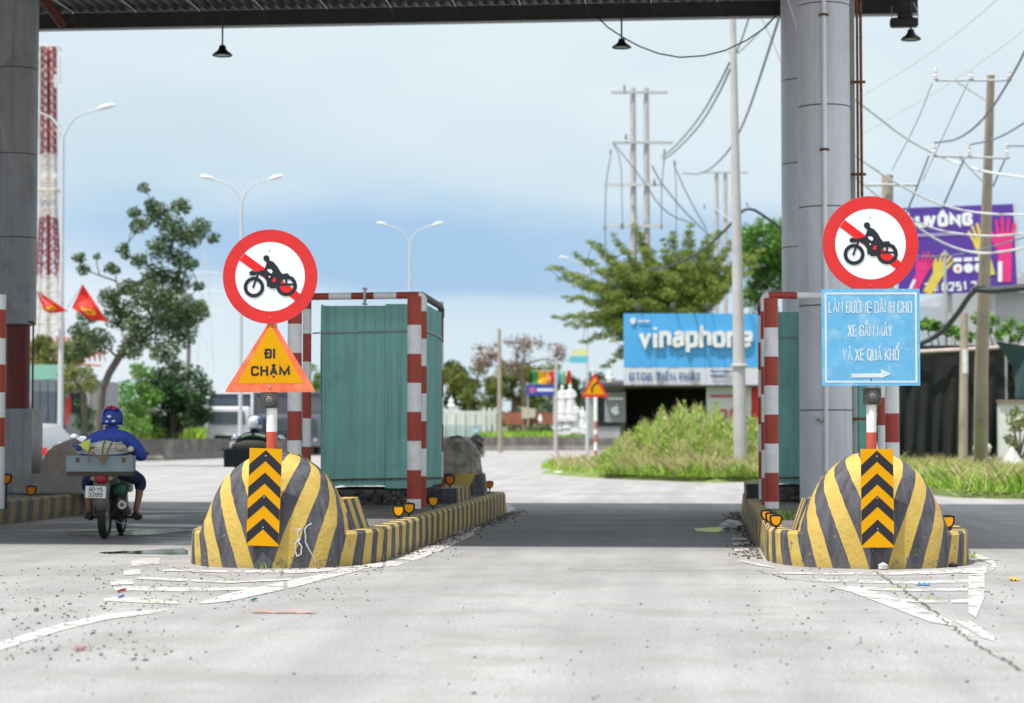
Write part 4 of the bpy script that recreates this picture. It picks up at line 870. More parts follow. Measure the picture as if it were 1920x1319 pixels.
def lamp_box(par, px0, px1, y0, y1, d, ext=.09):
    c = at((px0+px1)/2, (y0+y1)/2, d); w = (px1-px0)*d/FPX; h = (y1-y0)*d/FPX
    fr = frame((px0+px1)/2, (y0+y1)/2, d); b = B(); b.plate(fr, [(-w/2, -h/2), (w/2, -h/2), (w/2, h/2), (-w/2, h/2)], ext, -ext); b.build('lamp_box', m_box, par)
    b = B(); b.lathe([(w*.36, 0), (w*.36, .012), (w*.30, .014), (w*.28, .004)], fr[0], 24, ax=fr[3]); b.build('lamp_rim', M('lamp_rim_grey', (.10, .095, .095), .5), par, smooth=True)
    b = B(); b.lathe([(w*.275, .003), (w*.26, .008), (w*.15, .016), (.0001, .019)], fr[0], 24, ax=fr[3]); b.build('lamp_lens', M('dull_lens', (.13, .125, .13), .25), par, smooth=True)
# ---- left sign post
dA = 19.42; frA = frame(506.5, 519, dA-.07, tilt=R(1.2)); sA = (dA-.07)/FPX
tA = thing('sign_post', 'sign post with a round no motorcycles sign above an orange slow triangle', 'traffic sign', gd(509, dA))
b = B(); c = gd(509.5, dA); s = dA/FPX
b.lathe([(.05, .15), (.05, 1.2+(818-886)*s), (.05, 1.2+(818-810)*s), (.05, 1.2+(818-620)*s), (.05, 1.2+(818-450)*s)], (c.x, c.y, 0), 24, mis=[1, 0, 1, 1])
b.build('pole', [M('post_red', (.52, .085, .045), .5, .08), m_white], tA, smooth=True)
round_sign(tA, frA, 89*sA)
fT = frame(507, 690, dA-.062, tilt=R(.3)); fT = scaled(fT, sA)
def rtri(pts, r):
    out = []
    n = len(pts)
    for i in range(n):
        a, p, q = Vector(pts[i-1]), Vector(pts[i]), Vector(pts[(i+1) % n]); d1 = (a-p).normalized(); d2 = (q-p).normalized()
        out += [tuple(p+d1*r), tuple(p+d1*r*.35+d2*r*.08), tuple(p+d1*r*.08+d2*r*.35), tuple(p+d2*r)]
    return out
b = B(); b.plate(fT, rtri([(-87, -46), (86, -46), (2, 93)], 9), .004, -.004); b.build('triangle_border', m_sorange, tA)
b = B(); b.plate(fT, [(-62, -29.5), (62, -29.5), (0, 81)], .001, .0005); b.build('triangle_face', m_syel, tA)
for a_ in (('ĐI', -10.5, 17.5, 20), ('CHẬM', -36.5, -15, 73)):
    b = B(); text(b, a_[0], fT, a_[1], a_[2], 18.5, a_[3], 4.0, .003, gap=.42); b.build('lettering', m_sblack, tA)
b = B(); b.plate(fT, circ(-2, -35, 2.2, 10), .004, .003); b.build('bolt', m_galv, tA)
lamp_box(tA, 488.5, 521, 735.5, 765.5, dA-.06)
# ---- right sign post
dB = 19.35; frB = frame(1632, 458, dB-.07); sB = (dB-.07)/FPX
tB = thing('sign_post', 'sign post with a round no motorcycles sign above a faded blue lane notice', 'traffic sign', gd(1634, dB))
b = B(); c = gd(1634, dB); s = dB/FPX
b.lathe([(.046, .15), (.046, 1.2+(818-886)*s), (.046, 1.2+(818-811)*s), (.046, 1.2+(818-620)*s), (.046, 1.2+(818-400)*s)], (c.x, c.y, 0), 24, mis=[1, 0, 1, 1]); b.build('pole', [MC['post_red'], m_white], tB, smooth=True)
round_sign(tB, frB, 90.5*sB)
fN = scaled(frame(1632.5, 633, dB-.085), (dB-.085)/FPX)
b = B(); b.plate(fN, [(-92, -91), (92.5, -90.5), (92.5, 91.5), (-92, 91)], .004, -.004); b.build('blue_panel', m_sblue, tB)
b = B(); zf = .0008
for q in ([(-86, 84), (87, 84.5), (87, 81), (-86, 80.5)], [(-86, -85), (87, -85), (87, -81.5), (-86, -81.5)], [(-86, -81.5), (-82.5, -81.5), (-82.5, 80.5), (-86, 80.5)], [(83.5, -81.5), (87, -81.5), (87, 81), (83.5, 81)]): b.plate(fN, q, .001, zf)
b.build('white_border', M('faded_white', (.58, .64, .68), .5, .1, 8, dirt=(.3, .5, .62), dscale=12, damt=.6), tB)
for a_ in (('LÀN ĐƯỜNG DÀNH CHO', -79, 46, 157), ('XE GẮN MÁY', -43, 1.5, 84), ('VÀ XE QUÁ KHỔ', -53, -43.5, 106)):
    b = B(); text(b, a_[0], fN, a_[1], a_[2], 22, a_[3], 2.15, .002, gap=.40); b.build('lettering', MC['faded_white'], tB)
b = B()
b.plate(fN, [(-37.5, -68.5), (18, -67.5), (18, -72.5+13), (38, -63.5), (18, -76), (18, -68-8), (-37.5, -68-7.5)][0:0] or [(-37, -68), (19, -67.5), (19, -59.5), (38, -67.5-1), (19, -77), (19, -75), (-37, -75.5)], .001, .0015); b.build('arrow', MC['faded_white'], tB)
for y_ in (-79, 52):
    b = B(); b.plate(fN, circ(0, y_, 1.6, 8), .004, .003); b.build('bolt', m_steel_dark, tB)
lamp_box(tB, 1621.5, 1652, 728, 759, dB-.06)
# ---- chevron boards
def chevron(label, px, py, d, w, h, tilt, rxb=0):
    s = d/FPX; fr = scaled(frame(px, py, d, tilt=tilt), s); t = thing('chevron_board', label, 'sign', fr[0]-Zu*h/2*s, 'yellow and black chevron boards on the island noses')
    b = B(); b.plate(fr, [(-w/2, -h/2), (w/2, -h/2), (w/2, h/2), (-w/2, h/2)], .004, -.003); b.build('board', m_syel, t)
    for ty in (.016, .247, .473, .716):
        top = h/2-ty*h; th = .113*h; dr = .152*h; e = w/2-.4
        b = B(); b.plate(fr, [(0, top), (e, top-dr), (e, top-dr-th), (0, top-th), (-e, top-dr-th), (-e, top-dr)], .0012, .0012); b.build('chevron', m_sblack, t)
    for ty in (.075, .50, .81): b = B(); b.plate(fr, circ(0, h/2-ty*h, 1.4, 10), .004, .002); b.build('screw', m_galv, t)
    b = B(); b.box(fr[0]-fr[3]*.09, (.05, .16, .05)); b.build('mounting_bracket', m_steel_dark, t)
dca = ground(492, 1066).dot(Fh)
chevron('chevron board on the left island nose, slightly tilted, below the slow triangle', 495.2, 932.5, dca-.07, 61, 182, R(-1.9))
chevron('chevron board on the right island nose, standing upright below the blue notice', 1645, 934.5, ground(1647, 1068).dot(Fh)-.07, 61, 184, R(.2))
# ---- kerb reflectors
m_lensy = M('reflector_amber', (.72, .31, .003), .5, .05, 30, spec=.15); m_lenso = M('reflector_orange', (.66, .17, .003), .5, .05, 30, spec=.15); m_rfblk = M('reflector_housing', (.012, .009, .01), .5)
def reflector(px, py, d, wpx, label, lens, grp):
    s = d/FPX; fr = frame(px, py, d); w = wpx*s; t = thing('kerb_reflector', label, 'reflector', fr[0]-Zu*w*.65, grp)
    def shield(k): return [(-.5*k*w, .36*k*w), (-.40*k*w, .44*k*w), (-.2*k*w, .46*k*w), (0, .50*k*w), (.2*k*w, .46*k*w), (.40*k*w, .44*k*w), (.5*k*w, .36*k*w), (.50*k*w, .05*k*w), (.43*k*w, -.25*k*w), (.25*k*w, -.46*k*w), (0, -.56*k*w), (-.25*k*w, -.46*k*w), (-.43*k*w, -.25*k*w), (-.50*k*w, .05*k*w)]
    b = B(); b.plate(fr, shield(1.1), .022, -.022); b.build('housing', m_rfblk, t)
    b = B(); b.plate(fr, [(x, min(y, .33*w)) for x, y in shield(.78)], .003, .001); b.build('lens', lens, t)
    b = B(); c = fr[0]-Zu*w*.5; b.tube([c, (c.x, c.y, .30)], .012, 6); b.build('stem', m_rfblk, t)
def dk(py_base, z=.33): return (1.2-z)*FPX/(py_base-818)
gA = 'shield shaped amber kerb reflectors on the left island'; gB = 'shield shaped amber kerb reflectors on the right island'
for px, py, pb, w, lab, ln in ((747, 958, 972, 20.5, 'amber kerb reflector nearest the camera on the left island', m_lensy), (767, 953, 967, 20, 'second amber kerb reflector, just right of the nearest one on the left island', m_lensy),
    (812.5, 940, 952, 18.5, 'amber kerb reflector right of the thick booth post', m_lensy), (843.5, 900, 915, 18, 'orange reflector standing on the raised end block of the left island', m_lenso),
    (863, 921, 936, 13, 'orange reflector half hidden behind the raised end block', m_lenso), (892, 914, 925, 16, 'first of the three far orange reflectors at the island end', m_lenso),
    (904, 912, 922, 14.5, 'middle one of the three far orange reflectors at the island end', m_lenso), (918, 909, 918, 13.5, 'last and farthest orange reflector at the left island end', m_lenso)):
    z = .50 if pb == 915 else .33
    reflector(px, py, dk(pb, z), w, lab, ln, gA)
for px, py, pb, w, lab in ((1437, 966, 978, 19, 'rearmost of three overlapping amber reflectors left of the right mound'), (1446, 971, 984, 20, 'middle one of three overlapping amber reflectors left of the right mound'), (1455, 976, 989, 21.5, 'front one of three overlapping amber reflectors left of the right mound'),
    (1778, 978, 994, 22.5, 'single amber kerb reflector right of the right mound')):
    reflector(px, py, dk(pb), w, lab, m_lensy, gB)
reflector(12, 898, 25.9, 19, 'orange kerb reflector at the left edge beside the cut off post', m_lenso, 'orange reflectors on the shaded left kerb')
reflector(58.5, 920, 30.5, 18, 'orange kerb reflector at the foot of the dark left column', m_lenso, 'orange reflectors on the shaded left kerb')
# ================================================================== riders and motorbikes
def skin(name, nodes, edges, mat, parent, sub=2, root=None):
    names = list(nodes); me = bpy.data.meshes.new(name); me.from_pydata([nodes[k][:3] for k in names], [(names.index(a), names.index(b)) for a, b in edges], [])
    me.materials.append(mat); o = bpy.data.objects.new(name, me); COL.objects.link(o); o.parent = parent
    md = o.modifiers.new('skin', 'SKIN'); md.use_smooth_shade = True; md.branch_smoothing = .3
    if not me.skin_vertices: me.skin_vertices.new() if hasattr(me.skin_vertices, 'new') else None
    for i, k in enumerate(names):
        r = nodes[k][3]; sv = me.skin_vertices[0].data[i]; sv.radius = r if isinstance(r, tuple) else (r, r); sv.use_root = (k == (root or names[0]))
    s = o.modifiers.new('sub', 'SUBSURF'); s.levels = sub; s.render_levels = sub
    return o
m_skin = M('skin', (.24, .115, .065), .5, .08, 20)
m_jacket = M('blue_work_jacket', (.040, .080, .40), .85, .3, 7, 1.0, 9)
m_trous = M('navy_trousers', (.018, .020, .075), .85, .2, 6, .4, 14)
m_hblue = M('helmet_blue', (.012, .035, .26), .25, .08)
m_hred = M('visor_red', (.65, .015, .012), .2, .05)
m_dkmetal = M('grimy_metal', (.045, .042, .04), .5, .35, 12, .2, 30, metal=.5)
m_fair = M('grey_fairing', (.10, .098, .10), .4, .15, 9, dirt=(.09, .08, .07))
def chain(*ks): return list(zip(ks[:-1], ks[1:]))
def person(label, loc, rz, jacket, trous, shoe, helmet, hstyle=0, nm='person', vest=None, group=None):
    t = thing(nm, label, 'person', loc, group, rz)
    N = {'pel': (0, .36, .84, (.12, .09)), 'wst': (0, .37, .98, (.11, .08)), 'chs': (0, .43, 1.13, (.12, .08)), 'nkb': (0, .47, 1.26, (.055, .055)), 'nk': (0, .48, 1.30, .05), 'hd0': (0, .49, 1.345, (.065, .07)), 'hd1': (0, .50, 1.42, (.078, .088)), 'hd2': (0, .50, 1.48, .05), 'nose': (0, .585, 1.39, .014)}
    E_ = chain('pel', 'wst', 'chs', 'nkb', 'nk', 'hd0', 'hd1', 'hd2')+[('hd1', 'nose')]
    for s, q in ((-1, 'l'), (1, 'r')):
        N.update({q+'sh': (s*.18, .445, 1.18, .05), q+'el': (s*.33, .60, .97, .042), q+'wr': (s*.31, .84, .98, .028), q+'hn': (s*.305, .92, 1.0, (.038, .022)),
                  q+'hp': (s*.10, .37, .82, .085), q+'kn': (s*.30, .70, .66, .058), q+'cf': (s*.31, .62, .50, .047), q+'an': (s*.27, .58, .30, .033), q+'ft': (s*.28, .72, .26, .034), q+'to': (s*.285, .80, .25, .022), q+'ear': (s*.09, .49, 1.39, .014)})
        E_ += [('chs', q+'sh')]+chain(q+'sh', q+'el', q+'wr', q+'hn')+[('pel', q+'hp')]+chain(q+'hp', q+'kn', q+'cf', q+'an', q+'ft', q+'to')+[('hd1', q+'ear')]
    skin('body', N, E_, m_skin, t, 2)
    J = {'pel': (0, .355, .84, (.15, .12)), 'wst': (0, .355, .97, (.165, .12)), 'chs': (0, .41, 1.11, (.225, .15)), 'up': (0, .435, 1.21, (.21, .125)), 'nkb': (0, .46, 1.29, (.10, .085))}
    Ej = chain('pel', 'wst', 'chs', 'up', 'nkb')
    for s, q in ((-1, 'l'), (1, 'r')):
        J.update({q+'sh': (s*.21, .44, 1.165, .10), q+'m': (s*.28, .50, 1.07, .092), q+'el': (s*.325, .59, .96, .085), q+'fa': (s*.33, .72, .955, .058), q+'wr': (s*.315, .82, .975, .045)})
        Ej += [('up', q+'sh')]+chain(q+'sh', q+'m', q+'el', q+'fa', q+'wr')
    skin('jacket', J, Ej, jacket, t, 2)
    b = B(); b.lathe([(.080, -.03), (.082, .03), (.078, .05), (.066, .045)], (0, .472, 1.275), 20); b.build('collar', jacket, t, world=False, smooth=True)
    T = {'pel': (0, .36, .84, (.15, .115))}; Et = []
    for s, q in ((-1, 'l'), (1, 'r')):
        T.update({q+'hp': (s*.11, .38, .81, .11), q+'th': (s*.22, .55, .73, .095), q+'kn': (s*.315, .70, .66, .085), q+'cf': (s*.32, .63, .52, .075)})
        Et += [('pel', q+'hp')]+chain(q+'hp', q+'th', q+'kn', q+'cf')
    skin('trousers', T, Et, trous, t, 2)
    for s in (-1, 1):
        b = B(); b.tube([(s*.275, .50, .255), (s*.275, .56, .25), (s*.285, .70, .235), (s*.29, .83, .23)], [.038, .048, .050, .030], 10, sx=1.0); b.build('shoe', shoe, t, world=False, smooth=True)
        b = B()           # fingers curled round the grip
        for i in range(4):
            x = s*(.335-.022*i*1.0+.0); y0 = .925; b.tube([(x, y0-.01, 1.012), (x, y0+.035, 1.022-.002*i), (x, y0+.052, .998), (x, y0+.03, .976), (x, y0+.008, .982)], [.0095, .009, .0085, .008, .006], 6)
        b.tube([(s*.27, y0-.02, .99), (s*.262, y0+.012, .972), (s*.268, y0+.04, .968)], [.011, .010, .008], 6)
        b.build('fingers', m_skin, t, world=False, smooth=True)
    # helmet: open shell, rim, goggles pushed up, rear stickers
    hc = Vector((0, .485, 1.42)); b = B(); vs = []; n = 28; L = 9
    for j in range(L+1):
        th = math.pi*.70*j/L
        for k in range(n):
            ph = 2*math.pi*k/n; z = math.cos(th)*.148; r = .134*math.sin(min(th, 1.75))**.92 if th > 0 else 0
            cut = max(0, math.sin(ph))*.11*(j/L)**3         # brow rises in front
            vs.append(hc+Vector((r*math.cos(ph), r*1.15*math.sin(ph), z+cut)))
    b.add(vs, [(j*n+k, (j+1)*n+k, (j+1)*n+(k+1) % n, j*n+(k+1) % n) for j in range(L) for k in range(n)])
    if hstyle == 1:
        b.m = [1 if ((k//4) % 3 == 0 and 2 < j < 7) else 0 for j in range(L) for k in range(n)]
    o = b.build('helmet', helmet, t, world=False, smooth=True, angle=180); md = o.modifiers.new('t', 'SOLIDIFY'); md.thickness = .012
    if hstyle == 0:
        for s in (-1, 1):
            b = B(); vs = []
            for i in range(7):
                for j in range(3):
                    ph = R(-90+s*(6+i*7)); th = R(24+j*(13-abs(i-2.5)*1.0)); vs.append(hc+Vector((.140*math.sin(th)*math.cos(ph), .160*math.sin(th)*math.sin(ph), .153*math.cos(th))))
            b.add(vs, [(i*3+j, i*3+j+1, (i+1)*3+j+1, (i+1)*3+j) for i in range(6) for j in range(2)]); o = b.build('goggle_lens', m_hred, t, world=False, smooth=True); md = o.modifiers.new('t', 'SOLIDIFY'); md.thickness = .006
        fr = (hc+Vector((0, -.158, 0)), Vector((1, 0, 0)), Vector((0, 0, 1)), Vector((0, -1, 0)))
        for p in ([(-.05, -.058), (-.028, -.058), (-.028, -.035), (-.05, -.035)], [(.022, -.055), (.06, -.048), (.058, -.028), (.02, -.036)], circ(-.012, .012, .026, 16, .014)):
            b = B(); b.plate(fr, p, .004, -.006); b.build('sticker', m_swhite, t, world=False)
    if vest:
        for s in (-1, 1):
            b = B(); b.tube([(s*.035, .295, 1.225), (s*.12, .30, 1.21), (s*.21, .325, 1.185)], .026, 8); b.build('reflective_band', vest, t, world=False, smooth=True)
    return t
def motorbike(label, loc, rz, plate=True, mirror=1):
    t = thing('motorcycle', label, 'motorcycle', loc, None, rz)
    def wheel(y, r, w):
        b = B(); R0 = r-w*.5; vs = []; n = 40; m = 10
        for i in range(n):
            a = 2*math.pi*i/n
            for j in range(m):
                c = 2*math.pi*j/m; rr = R0+math.cos(c)*w*.5; vs.append((math.sin(c)*w*.5, y+math.cos(a)*rr, r+math.sin(a)*rr))
        b.add(vs, [(i*m+j, ((i+1) % n)*m+j, ((i+1) % n)*m+(j+1) % m, i*m+(j+1) % m) for i in range(n) for j in range(m)]); ty = b.build('tyre', m_rubber, t, world=False, smooth=True, angle=180)
        b = B(); rr = R0-w*.42
        b.lathe([(rr, -w*.3), (rr-.012, -w*.2), (rr-.012, w*.2), (rr, w*.3)], (0, y, r), 32, ax=(1, 0, 0)); b.lathe([(.035, -.05), (.035, .05)], (0, y, r), 12, ax=(1, 0, 0)); b.build('rim', m_galv, t, world=False, smooth=True)
        b = B()
        for i in range(18):
            a = 2*math.pi*i/18; b.tube([(.02*(-1)**i, y+.03*math.cos(a), r+.03*math.sin(a)), (0, y+rr*math.cos(a+.2), r+rr*math.sin(a+.2))], .0025, 4)
        b.build('spokes', m_galv, t, world=False)
    wheel(0, .285, .095); wheel(1.24, .285, .075)
    b = B(); b.tube([(-.08, 0, .285), (-.08, .25, .31), (-.07, .45, .34)], [.02, .024, .025], 8); b.build('swingarm', m_dkmetal, t, world=False, smooth=True)
    b = B(); b.tube([(.08, 0, .285), (.08, .25, .31), (.07, .45, .34)], [.02, .024, .025], 8); b.build('swingarm', m_dkmetal, t, world=False, smooth=True)
    for s in (-1, 1):
        b = B(); b.tube([(s*.115, .0, .30), (s*.12, .05, .44)], .022, 10); b.tube([(s*.12, .05, .44), (s*.125, .10, .62)], .016, 10)
        for i in range(9): b.lathe([(.03, -.006), (.034, 0), (.03, .006)], (s*.12, .04+.0045*i*2.2, .42+.021*i), 10)
        b.build('shock_absorber', m_dkmetal, t, world=False, smooth=True)
    b = B(); b.tube([(.22, -.12, .40), (.215, .1, .36), (.21, .32, .31)], [.052, .056, .05], 14); b.tube([(.21, .32, .31), (.19, .45, .25), (.10, .62, .22)], [.03, .02, .018], 8); b.build('exhaust', M('silencer', (.10, .095, .09), .4, .3, 12, metal=.7), t, world=False, smooth=True)
    b = B(); b.lathe([(.050, -.002), (.050, .012), (.026, .014), (.024, -.02)], (.22, -.12, .40), 18, ax=(0, -1, .15)); b.build('exhaust_tip', m_galv, t, world=False, smooth=True)
    b = B(); b.rbox((0, .50, .33), (.24, .34, .24), .05); b.rbox((.11, .46, .27), (.08, .22, .18), .03); b.rbox((-.11, .46, .27), (.08, .24, .18), .03); b.build('engine', m_dkmetal, t, world=False)
    # rear body: tapered shell
    b = B(); prof = [(-.27, .68, .075, .07), (-.2, .70, .11, .09), (-.05, .70, .125, .10), (.15, .68, .13, .11), (.4, .64, .12, .11), (.62, .56, .09, .12)]; vs = []; n = 16
    for y, z, w, h in prof:
        for k in range(n):
            a = 2*math.pi*k/n; vs.append((w*math.copysign(abs(math.cos(a))**.8, math.cos(a)), y, z+h*math.copysign(abs(math.sin(a))**.8, math.sin(a))))
    b.add(vs, [(i*n+k, (i+1)*n+k, (i+1)*n+(k+1) % n, i*n+(k+1) % n) for i in range(5) for k in range(n)]+[tuple(range(n)), tuple(range(5*n+n-1, 5*n-1, -1))]); b.build('tail_fairing', m_fair, t, world=False, smooth=True)
    b = B(); b.tube([(0, -.18, .79), (0, .1, .80), (0, .5, .79), (0, .68, .77)], [.07, .105, .11, .06], 14, sx=1); b.build('seat', m_black, t, world=False, smooth=True)
    b = B(); b.ball((0, -.265, .70), .075, 14, sc=(1.05, .55, .82)); b.build('tail_light', M('tail_light_red', (.22, .008, .012), .2, .1), t, world=False, smooth=True)
    for s in (-1, 1):
        b = B(); b.ball((s*.095, -.235, .715), .04, 10, sc=(1, .6, .8)); b.build('indicator', M('indicator_clear', (.45, .30, .26), .2), t, world=False, smooth=True)
    b = B(); pr = [(0, .60), (.0, .52), (-.02, .44), (.03, .38)]; 
    b.tube([(0, -.20, .64), (0, -.28, .52), (0, -.285, .42), (0, -.26, .36)], [.085, .08, .085, .05], 12, sx=1.0); 
    b.v = [(v[0]*1.15, v[1]*.6-.1, v[2]) for v in b.v]; b.build('rear_mudguard', m_fair, t, world=False, smooth=True)
    if plate:
        q = Matrix.Rotation(R(-14), 3, 'X'); uy = q @ Vector((0, 0, 1)); nn = Vector((1, 0, 0)).cross(uy)
        fr = (Vector((-.055, -.315, .555)), Vector((1, 0, -.03)).normalized(), uy, -nn if nn.y > 0 else nn)
        b = B(); b.plate(fr, [(-.118, -.07), (.118, -.07), (.118, .07), (-.118, .07)], .003, -.003); np_ = b.build('number_plate', M('plate_white', (.62, .62, .62), .4, .06), t, world=False)
        for s_, y_, w_, x_ in (('60-Y5', .008, .155, -.078), ('3289', -.056, .165, -.085)):
            b = B(); text(b, s_, fr, x_, y_, .048, w_, .0085, .0012, gap=.3); b.build('lettering', m_sblack, np_, world=False)
    b = B(); b.tube([(0, 1.24, .30), (0, 1.1, .62), (0, .98, .92)], [.045, .05, .06], 10); b.build('fork', m_dkmetal, t, world=False, smooth=True)
    b = B(); b.tube([(-.06, 1.24, .285), (-.06, 1.12, .6)], .018, 8); b.tube([(.06, 1.24, .285), (.06, 1.12, .6)], .018, 8); b.build('fork_tubes', m_galv, t, world=False)
    b = B(); b.tube([(0, 1.3, .56), (0, 1.2, .60), (0, 1.05, .575)], [.05, .055, .05], 10); b.build('front_mudguard', m_fair, t, world=False, smooth=True)
    b = B(); b.ball((0, .98, .93), .13, 14, sc=(1, .8, .75)); b.build('headlight_cowl', m_fair, t, world=False, smooth=True)
    b = B(); b.tube([(0, .80, .78), (0, .92, .60), (0, .88, .38)], [.10, .16, .09], 12); b.build('leg_shield', m_fair, t, world=False, smooth=True)
    b = B(); b.tube([(-.37, .93, .985), (-.2, .96, .995), (0, .97, .99), (.2, .96, .995), (.37, .93, .985)], .016, 8); b.build('handlebar', m_black, t, world=False, smooth=True)
    for s in ((-1,) if mirror == 1 else (-1, 1)):
        b = B(); b.tube([(s*.2, .96, 1.0), (s*.27, .94, 1.10), (s*.39, .93, 1.14)], .006, 6); b.ball((s*.42, .92, 1.16), .075, 14, sc=(1, .28, .76)); m_ = b.build('mirror', m_black, t, world=False, smooth=True)
        b = B(); b.ball((s*.42, .90, 1.16), .071, 14, sc=(1, .25, .76)); b.build('mirror_glass', M('mirror_glass', (.8, .85, .88), .05, .02, metal=1), m_, world=False, smooth=True)
    for s in (-1, 1):
        b = B(); b.tube([(s*.10, .55, .24), (s*.33, .57, .225)], .016, 8); b.build('footpeg', m_rubber, t, world=False)
    b = B(); b.tube([(.10, .2, .20), (.20, .1, .16), (.30, .22, .22)], .010, 6); b.build('kickstand', m_galv, t, world=False, smooth=True)
    return t
rl = ground(196, 1011); RZ = R(7)
motorbike('old grey motorbike with white plate 60-Y5 3289, seen from behind in the left lane', rl, RZ)
person('rider in a blue work jacket and blue helmet on the loaded motorbike, seen from behind', rl, RZ, m_jacket, m_trous, M('dark_sandal', (.02, .018, .018), .6), m_hblue)
q = Matrix.Rotation(RZ, 3, 'Z'); RW = lambda v: rl+q @ Vector(v)
pj = [c for o in bpy.data.objects if o.name == 'person' for c in o.children if c.name.startswith('jacket')][0]
# faint round logo on the back
b = B(); fr = (Vector((-.0, .262, 1.10)), Vector((1, 0, 0)), Vector((0, .12, 1)).normalized(), Vector((0, -1, .12)).normalized()); pb_ = pj.parent
b.ring(fr, (0, 0), .098, .090, .004, 0, 32); b.plate(fr, line4((-.05, -.05), (.0, .03), .008), .004); b.plate(fr, line4((0, .03), (.03, -.02), .008), .004, .0006); b.build('back_emblem', M('faint_emblem', (.10, .12, .30), .8), pb_, world=False)
# cargo: toolbox, coil, sack
m_tbox = M('blue_grey_toolbox', (.19, .25, .28), .5, .15, 6, dirt=(.16, .10, .07), damt=.5)
tb = thing('toolbox', 'wide blue grey metal toolbox strapped across the back of the motorbike', 'toolbox', rl, None, RZ)
b = B(); b.box((-.02, -.16, .875), (.76, .26, .17), rz=0); b.build('case', m_tbox, tb, world=False)
b = B(); b.box((-.02, -.16, .765), (.74, .25, .05)); b.build('base', M('dark_wood_base', (.06, .045, .035), .8), tb, world=False)
b = B(); b.box((-.02, -.16, .965), (.77, .27, .014)); b.build('lid', m_tbox, tb, world=False)
for x in (-.27, .26): b = B(); b.box((x, -.296, .925), (.035, .012, .05)); b.build('latch', m_rust, tb, world=False)
tc_ = thing('hose_coil', 'coiled pale hose lying on the toolbox under the sack', 'hose', RW((0, -.12, .97)), None, RZ)
for k in range(6):
    b = B(); r0 = .30-.018*k; P = [(r0*math.cos(a)*1.0, r0*.42*math.sin(a)-.02+.0*k, .02+.021*k+.03*abs(math.cos(a))**2) for a in [2*math.pi*i/30 for i in range(31)]]; b.tube(P, .0105, 7, caps=False); b.build('hose_turn', M('hose_grey', (.52, .51, .47), .6, .2, 14), tc_, world=False, smooth=True)
sk = B(); sk.ball((0, 0, 0), 1, 20, sc=(.24, .13, .065), jit=.09, rg=random.Random(3)); sk.v = [tuple(RW((v[0]+.03, v[1]-.12, v[2]+1.085-.04*abs(v[0])*4))) for v in sk.v]
tag(sk.build('sack', M('pale_plastic_sack', (.66, .67, .62), .45, .25, 18, .6, 20, dirt=(.10, .25, .08), dscale=9, damt=.8, dthr=.55), smooth=True, angle=60, origin=RW((.03, -.12, 1.1))), 'crumpled pale plastic sack tied on top of the hose coil', 'sack')
def small(nm, lab, cat, pos, r, sc, mat, jit=.05): b = B(); b.ball(RW(pos), r, 12, sc=sc, jit=jit); tag(b.build(nm, mat, smooth=True, origin=RW(pos), angle=60), lab, cat)
small('bottle', 'small dark blue bottle end in the load, left side of the motorbike', 'bottle', (-.26, -.27, 1.06), .038, (1, 1, 1), m_hblue, 0)
small('rag', 'purple rag tucked into the load above the blue bottle', 'rag', (-.30, -.2, 1.10), .05, (1.1, .8, .7), M('purple_cloth', (.12, .08, .22), .8))
small('roll', 'beige roll lying at the right side of the load', 'roll', (.22, -.26, 1.07), .055, (1.3, .8, .75), M('beige_roll', (.38, .33, .27), .7))
small('jar', 'round pale jar end at the far right of the load', 'jar', (.335, -.25, 1.05), .036, (1, 1, 1), M('pale_jar', (.5, .48, .42), .5), 0)
b = B(); fr = (RW((-.2, -.27, 1.07)), q @ Vector((1, 0, 0)), Zu, q @ Vector((0, -1, 0))); b.plate(fr, [(-.07, .03), (.05, -.05), (.075, .09), (.07, .1)], .012); tag(b.build('cloth', M('lime_cloth', (.55, .62, .10), .7), origin=fr[0]), 'bright lime yellow cloth corner sticking up from the load', 'cloth')
rp = thing('rope', 'knotted brown rope lashing the load down onto the toolbox', 'rope', RW((0, -.2, .9)), None, RZ)
for pts in ([(-.13, -.12, .0), (-.13, -.13, .16), (-.08, .02, .17)], [(.04, -.13, -.03), (.02, -.12, .14), (.03, .02, .25)], [(.05, -.12, .0), (.09, -.11, .15), (.12, .02, .24)], [(-.12, -.12, .13), (-.02, -.13, .06), (.04, -.13, -.01)]):
    b = B(); P = chaikin(pts, 1); b.tube([Vector(p)+Vector((0, -.03, 0)) for p in P], .011, 6); b.build('rope_strand', M('brown_rope', (.20, .14, .07), .9, .4, 60), rp, world=False, smooth=True)
b = B(); b.ball(RW((.17, .02, .58)), .08, 10, sc=(1, .8, .9), jit=.12); tag(b.build('bag', M('green_bag', (.03, .12, .08), .6), smooth=True, origin=RW((.17, .02, .58))), 'small green bag hanging at the right flank of the motorbike', 'bag')
# second rider behind the left mound
r2 = gd(470, 37.2); r2z = R(4)
motorbike('second motorbike ahead, mostly hidden behind the left island mound', r2, r2z, plate=False, mirror=2)
person('rider in a dark jacket with pale green reflective shoulders and a white and blue helmet', r2, r2z, M('dark_navy_jacket', (.016, .016, .04), .85, .2, 8), M('black_trousers', (.015, .015, .02), .85), m_black, [M('helmet_white', (.5, .52, .56), .3, .1), m_hblue], 1, vest=M('pale_green_reflector', (.42, .62, .40), .4))
q2 = Matrix.Rotation(r2z, 3, 'Z'); P2 = lambda v: r2+q2 @ Vector(v)
t = thing('toolbox', 'dark box carried across the second motorbike, its lid edge blue', 'toolbox', P2((-.12, -.16, .8)), None, r2z)
b = B(); b.box((-.0, 0, .0), (.62, .30, .30)); b.build('case', M('dark_box', (.04, .042, .05), .6), t, world=False); b = B(); b.box((0, 0, .16), (.72, .33, .025)); b.build('lid', M('blue_lid', (.03, .07, .14), .5), t, world=False)
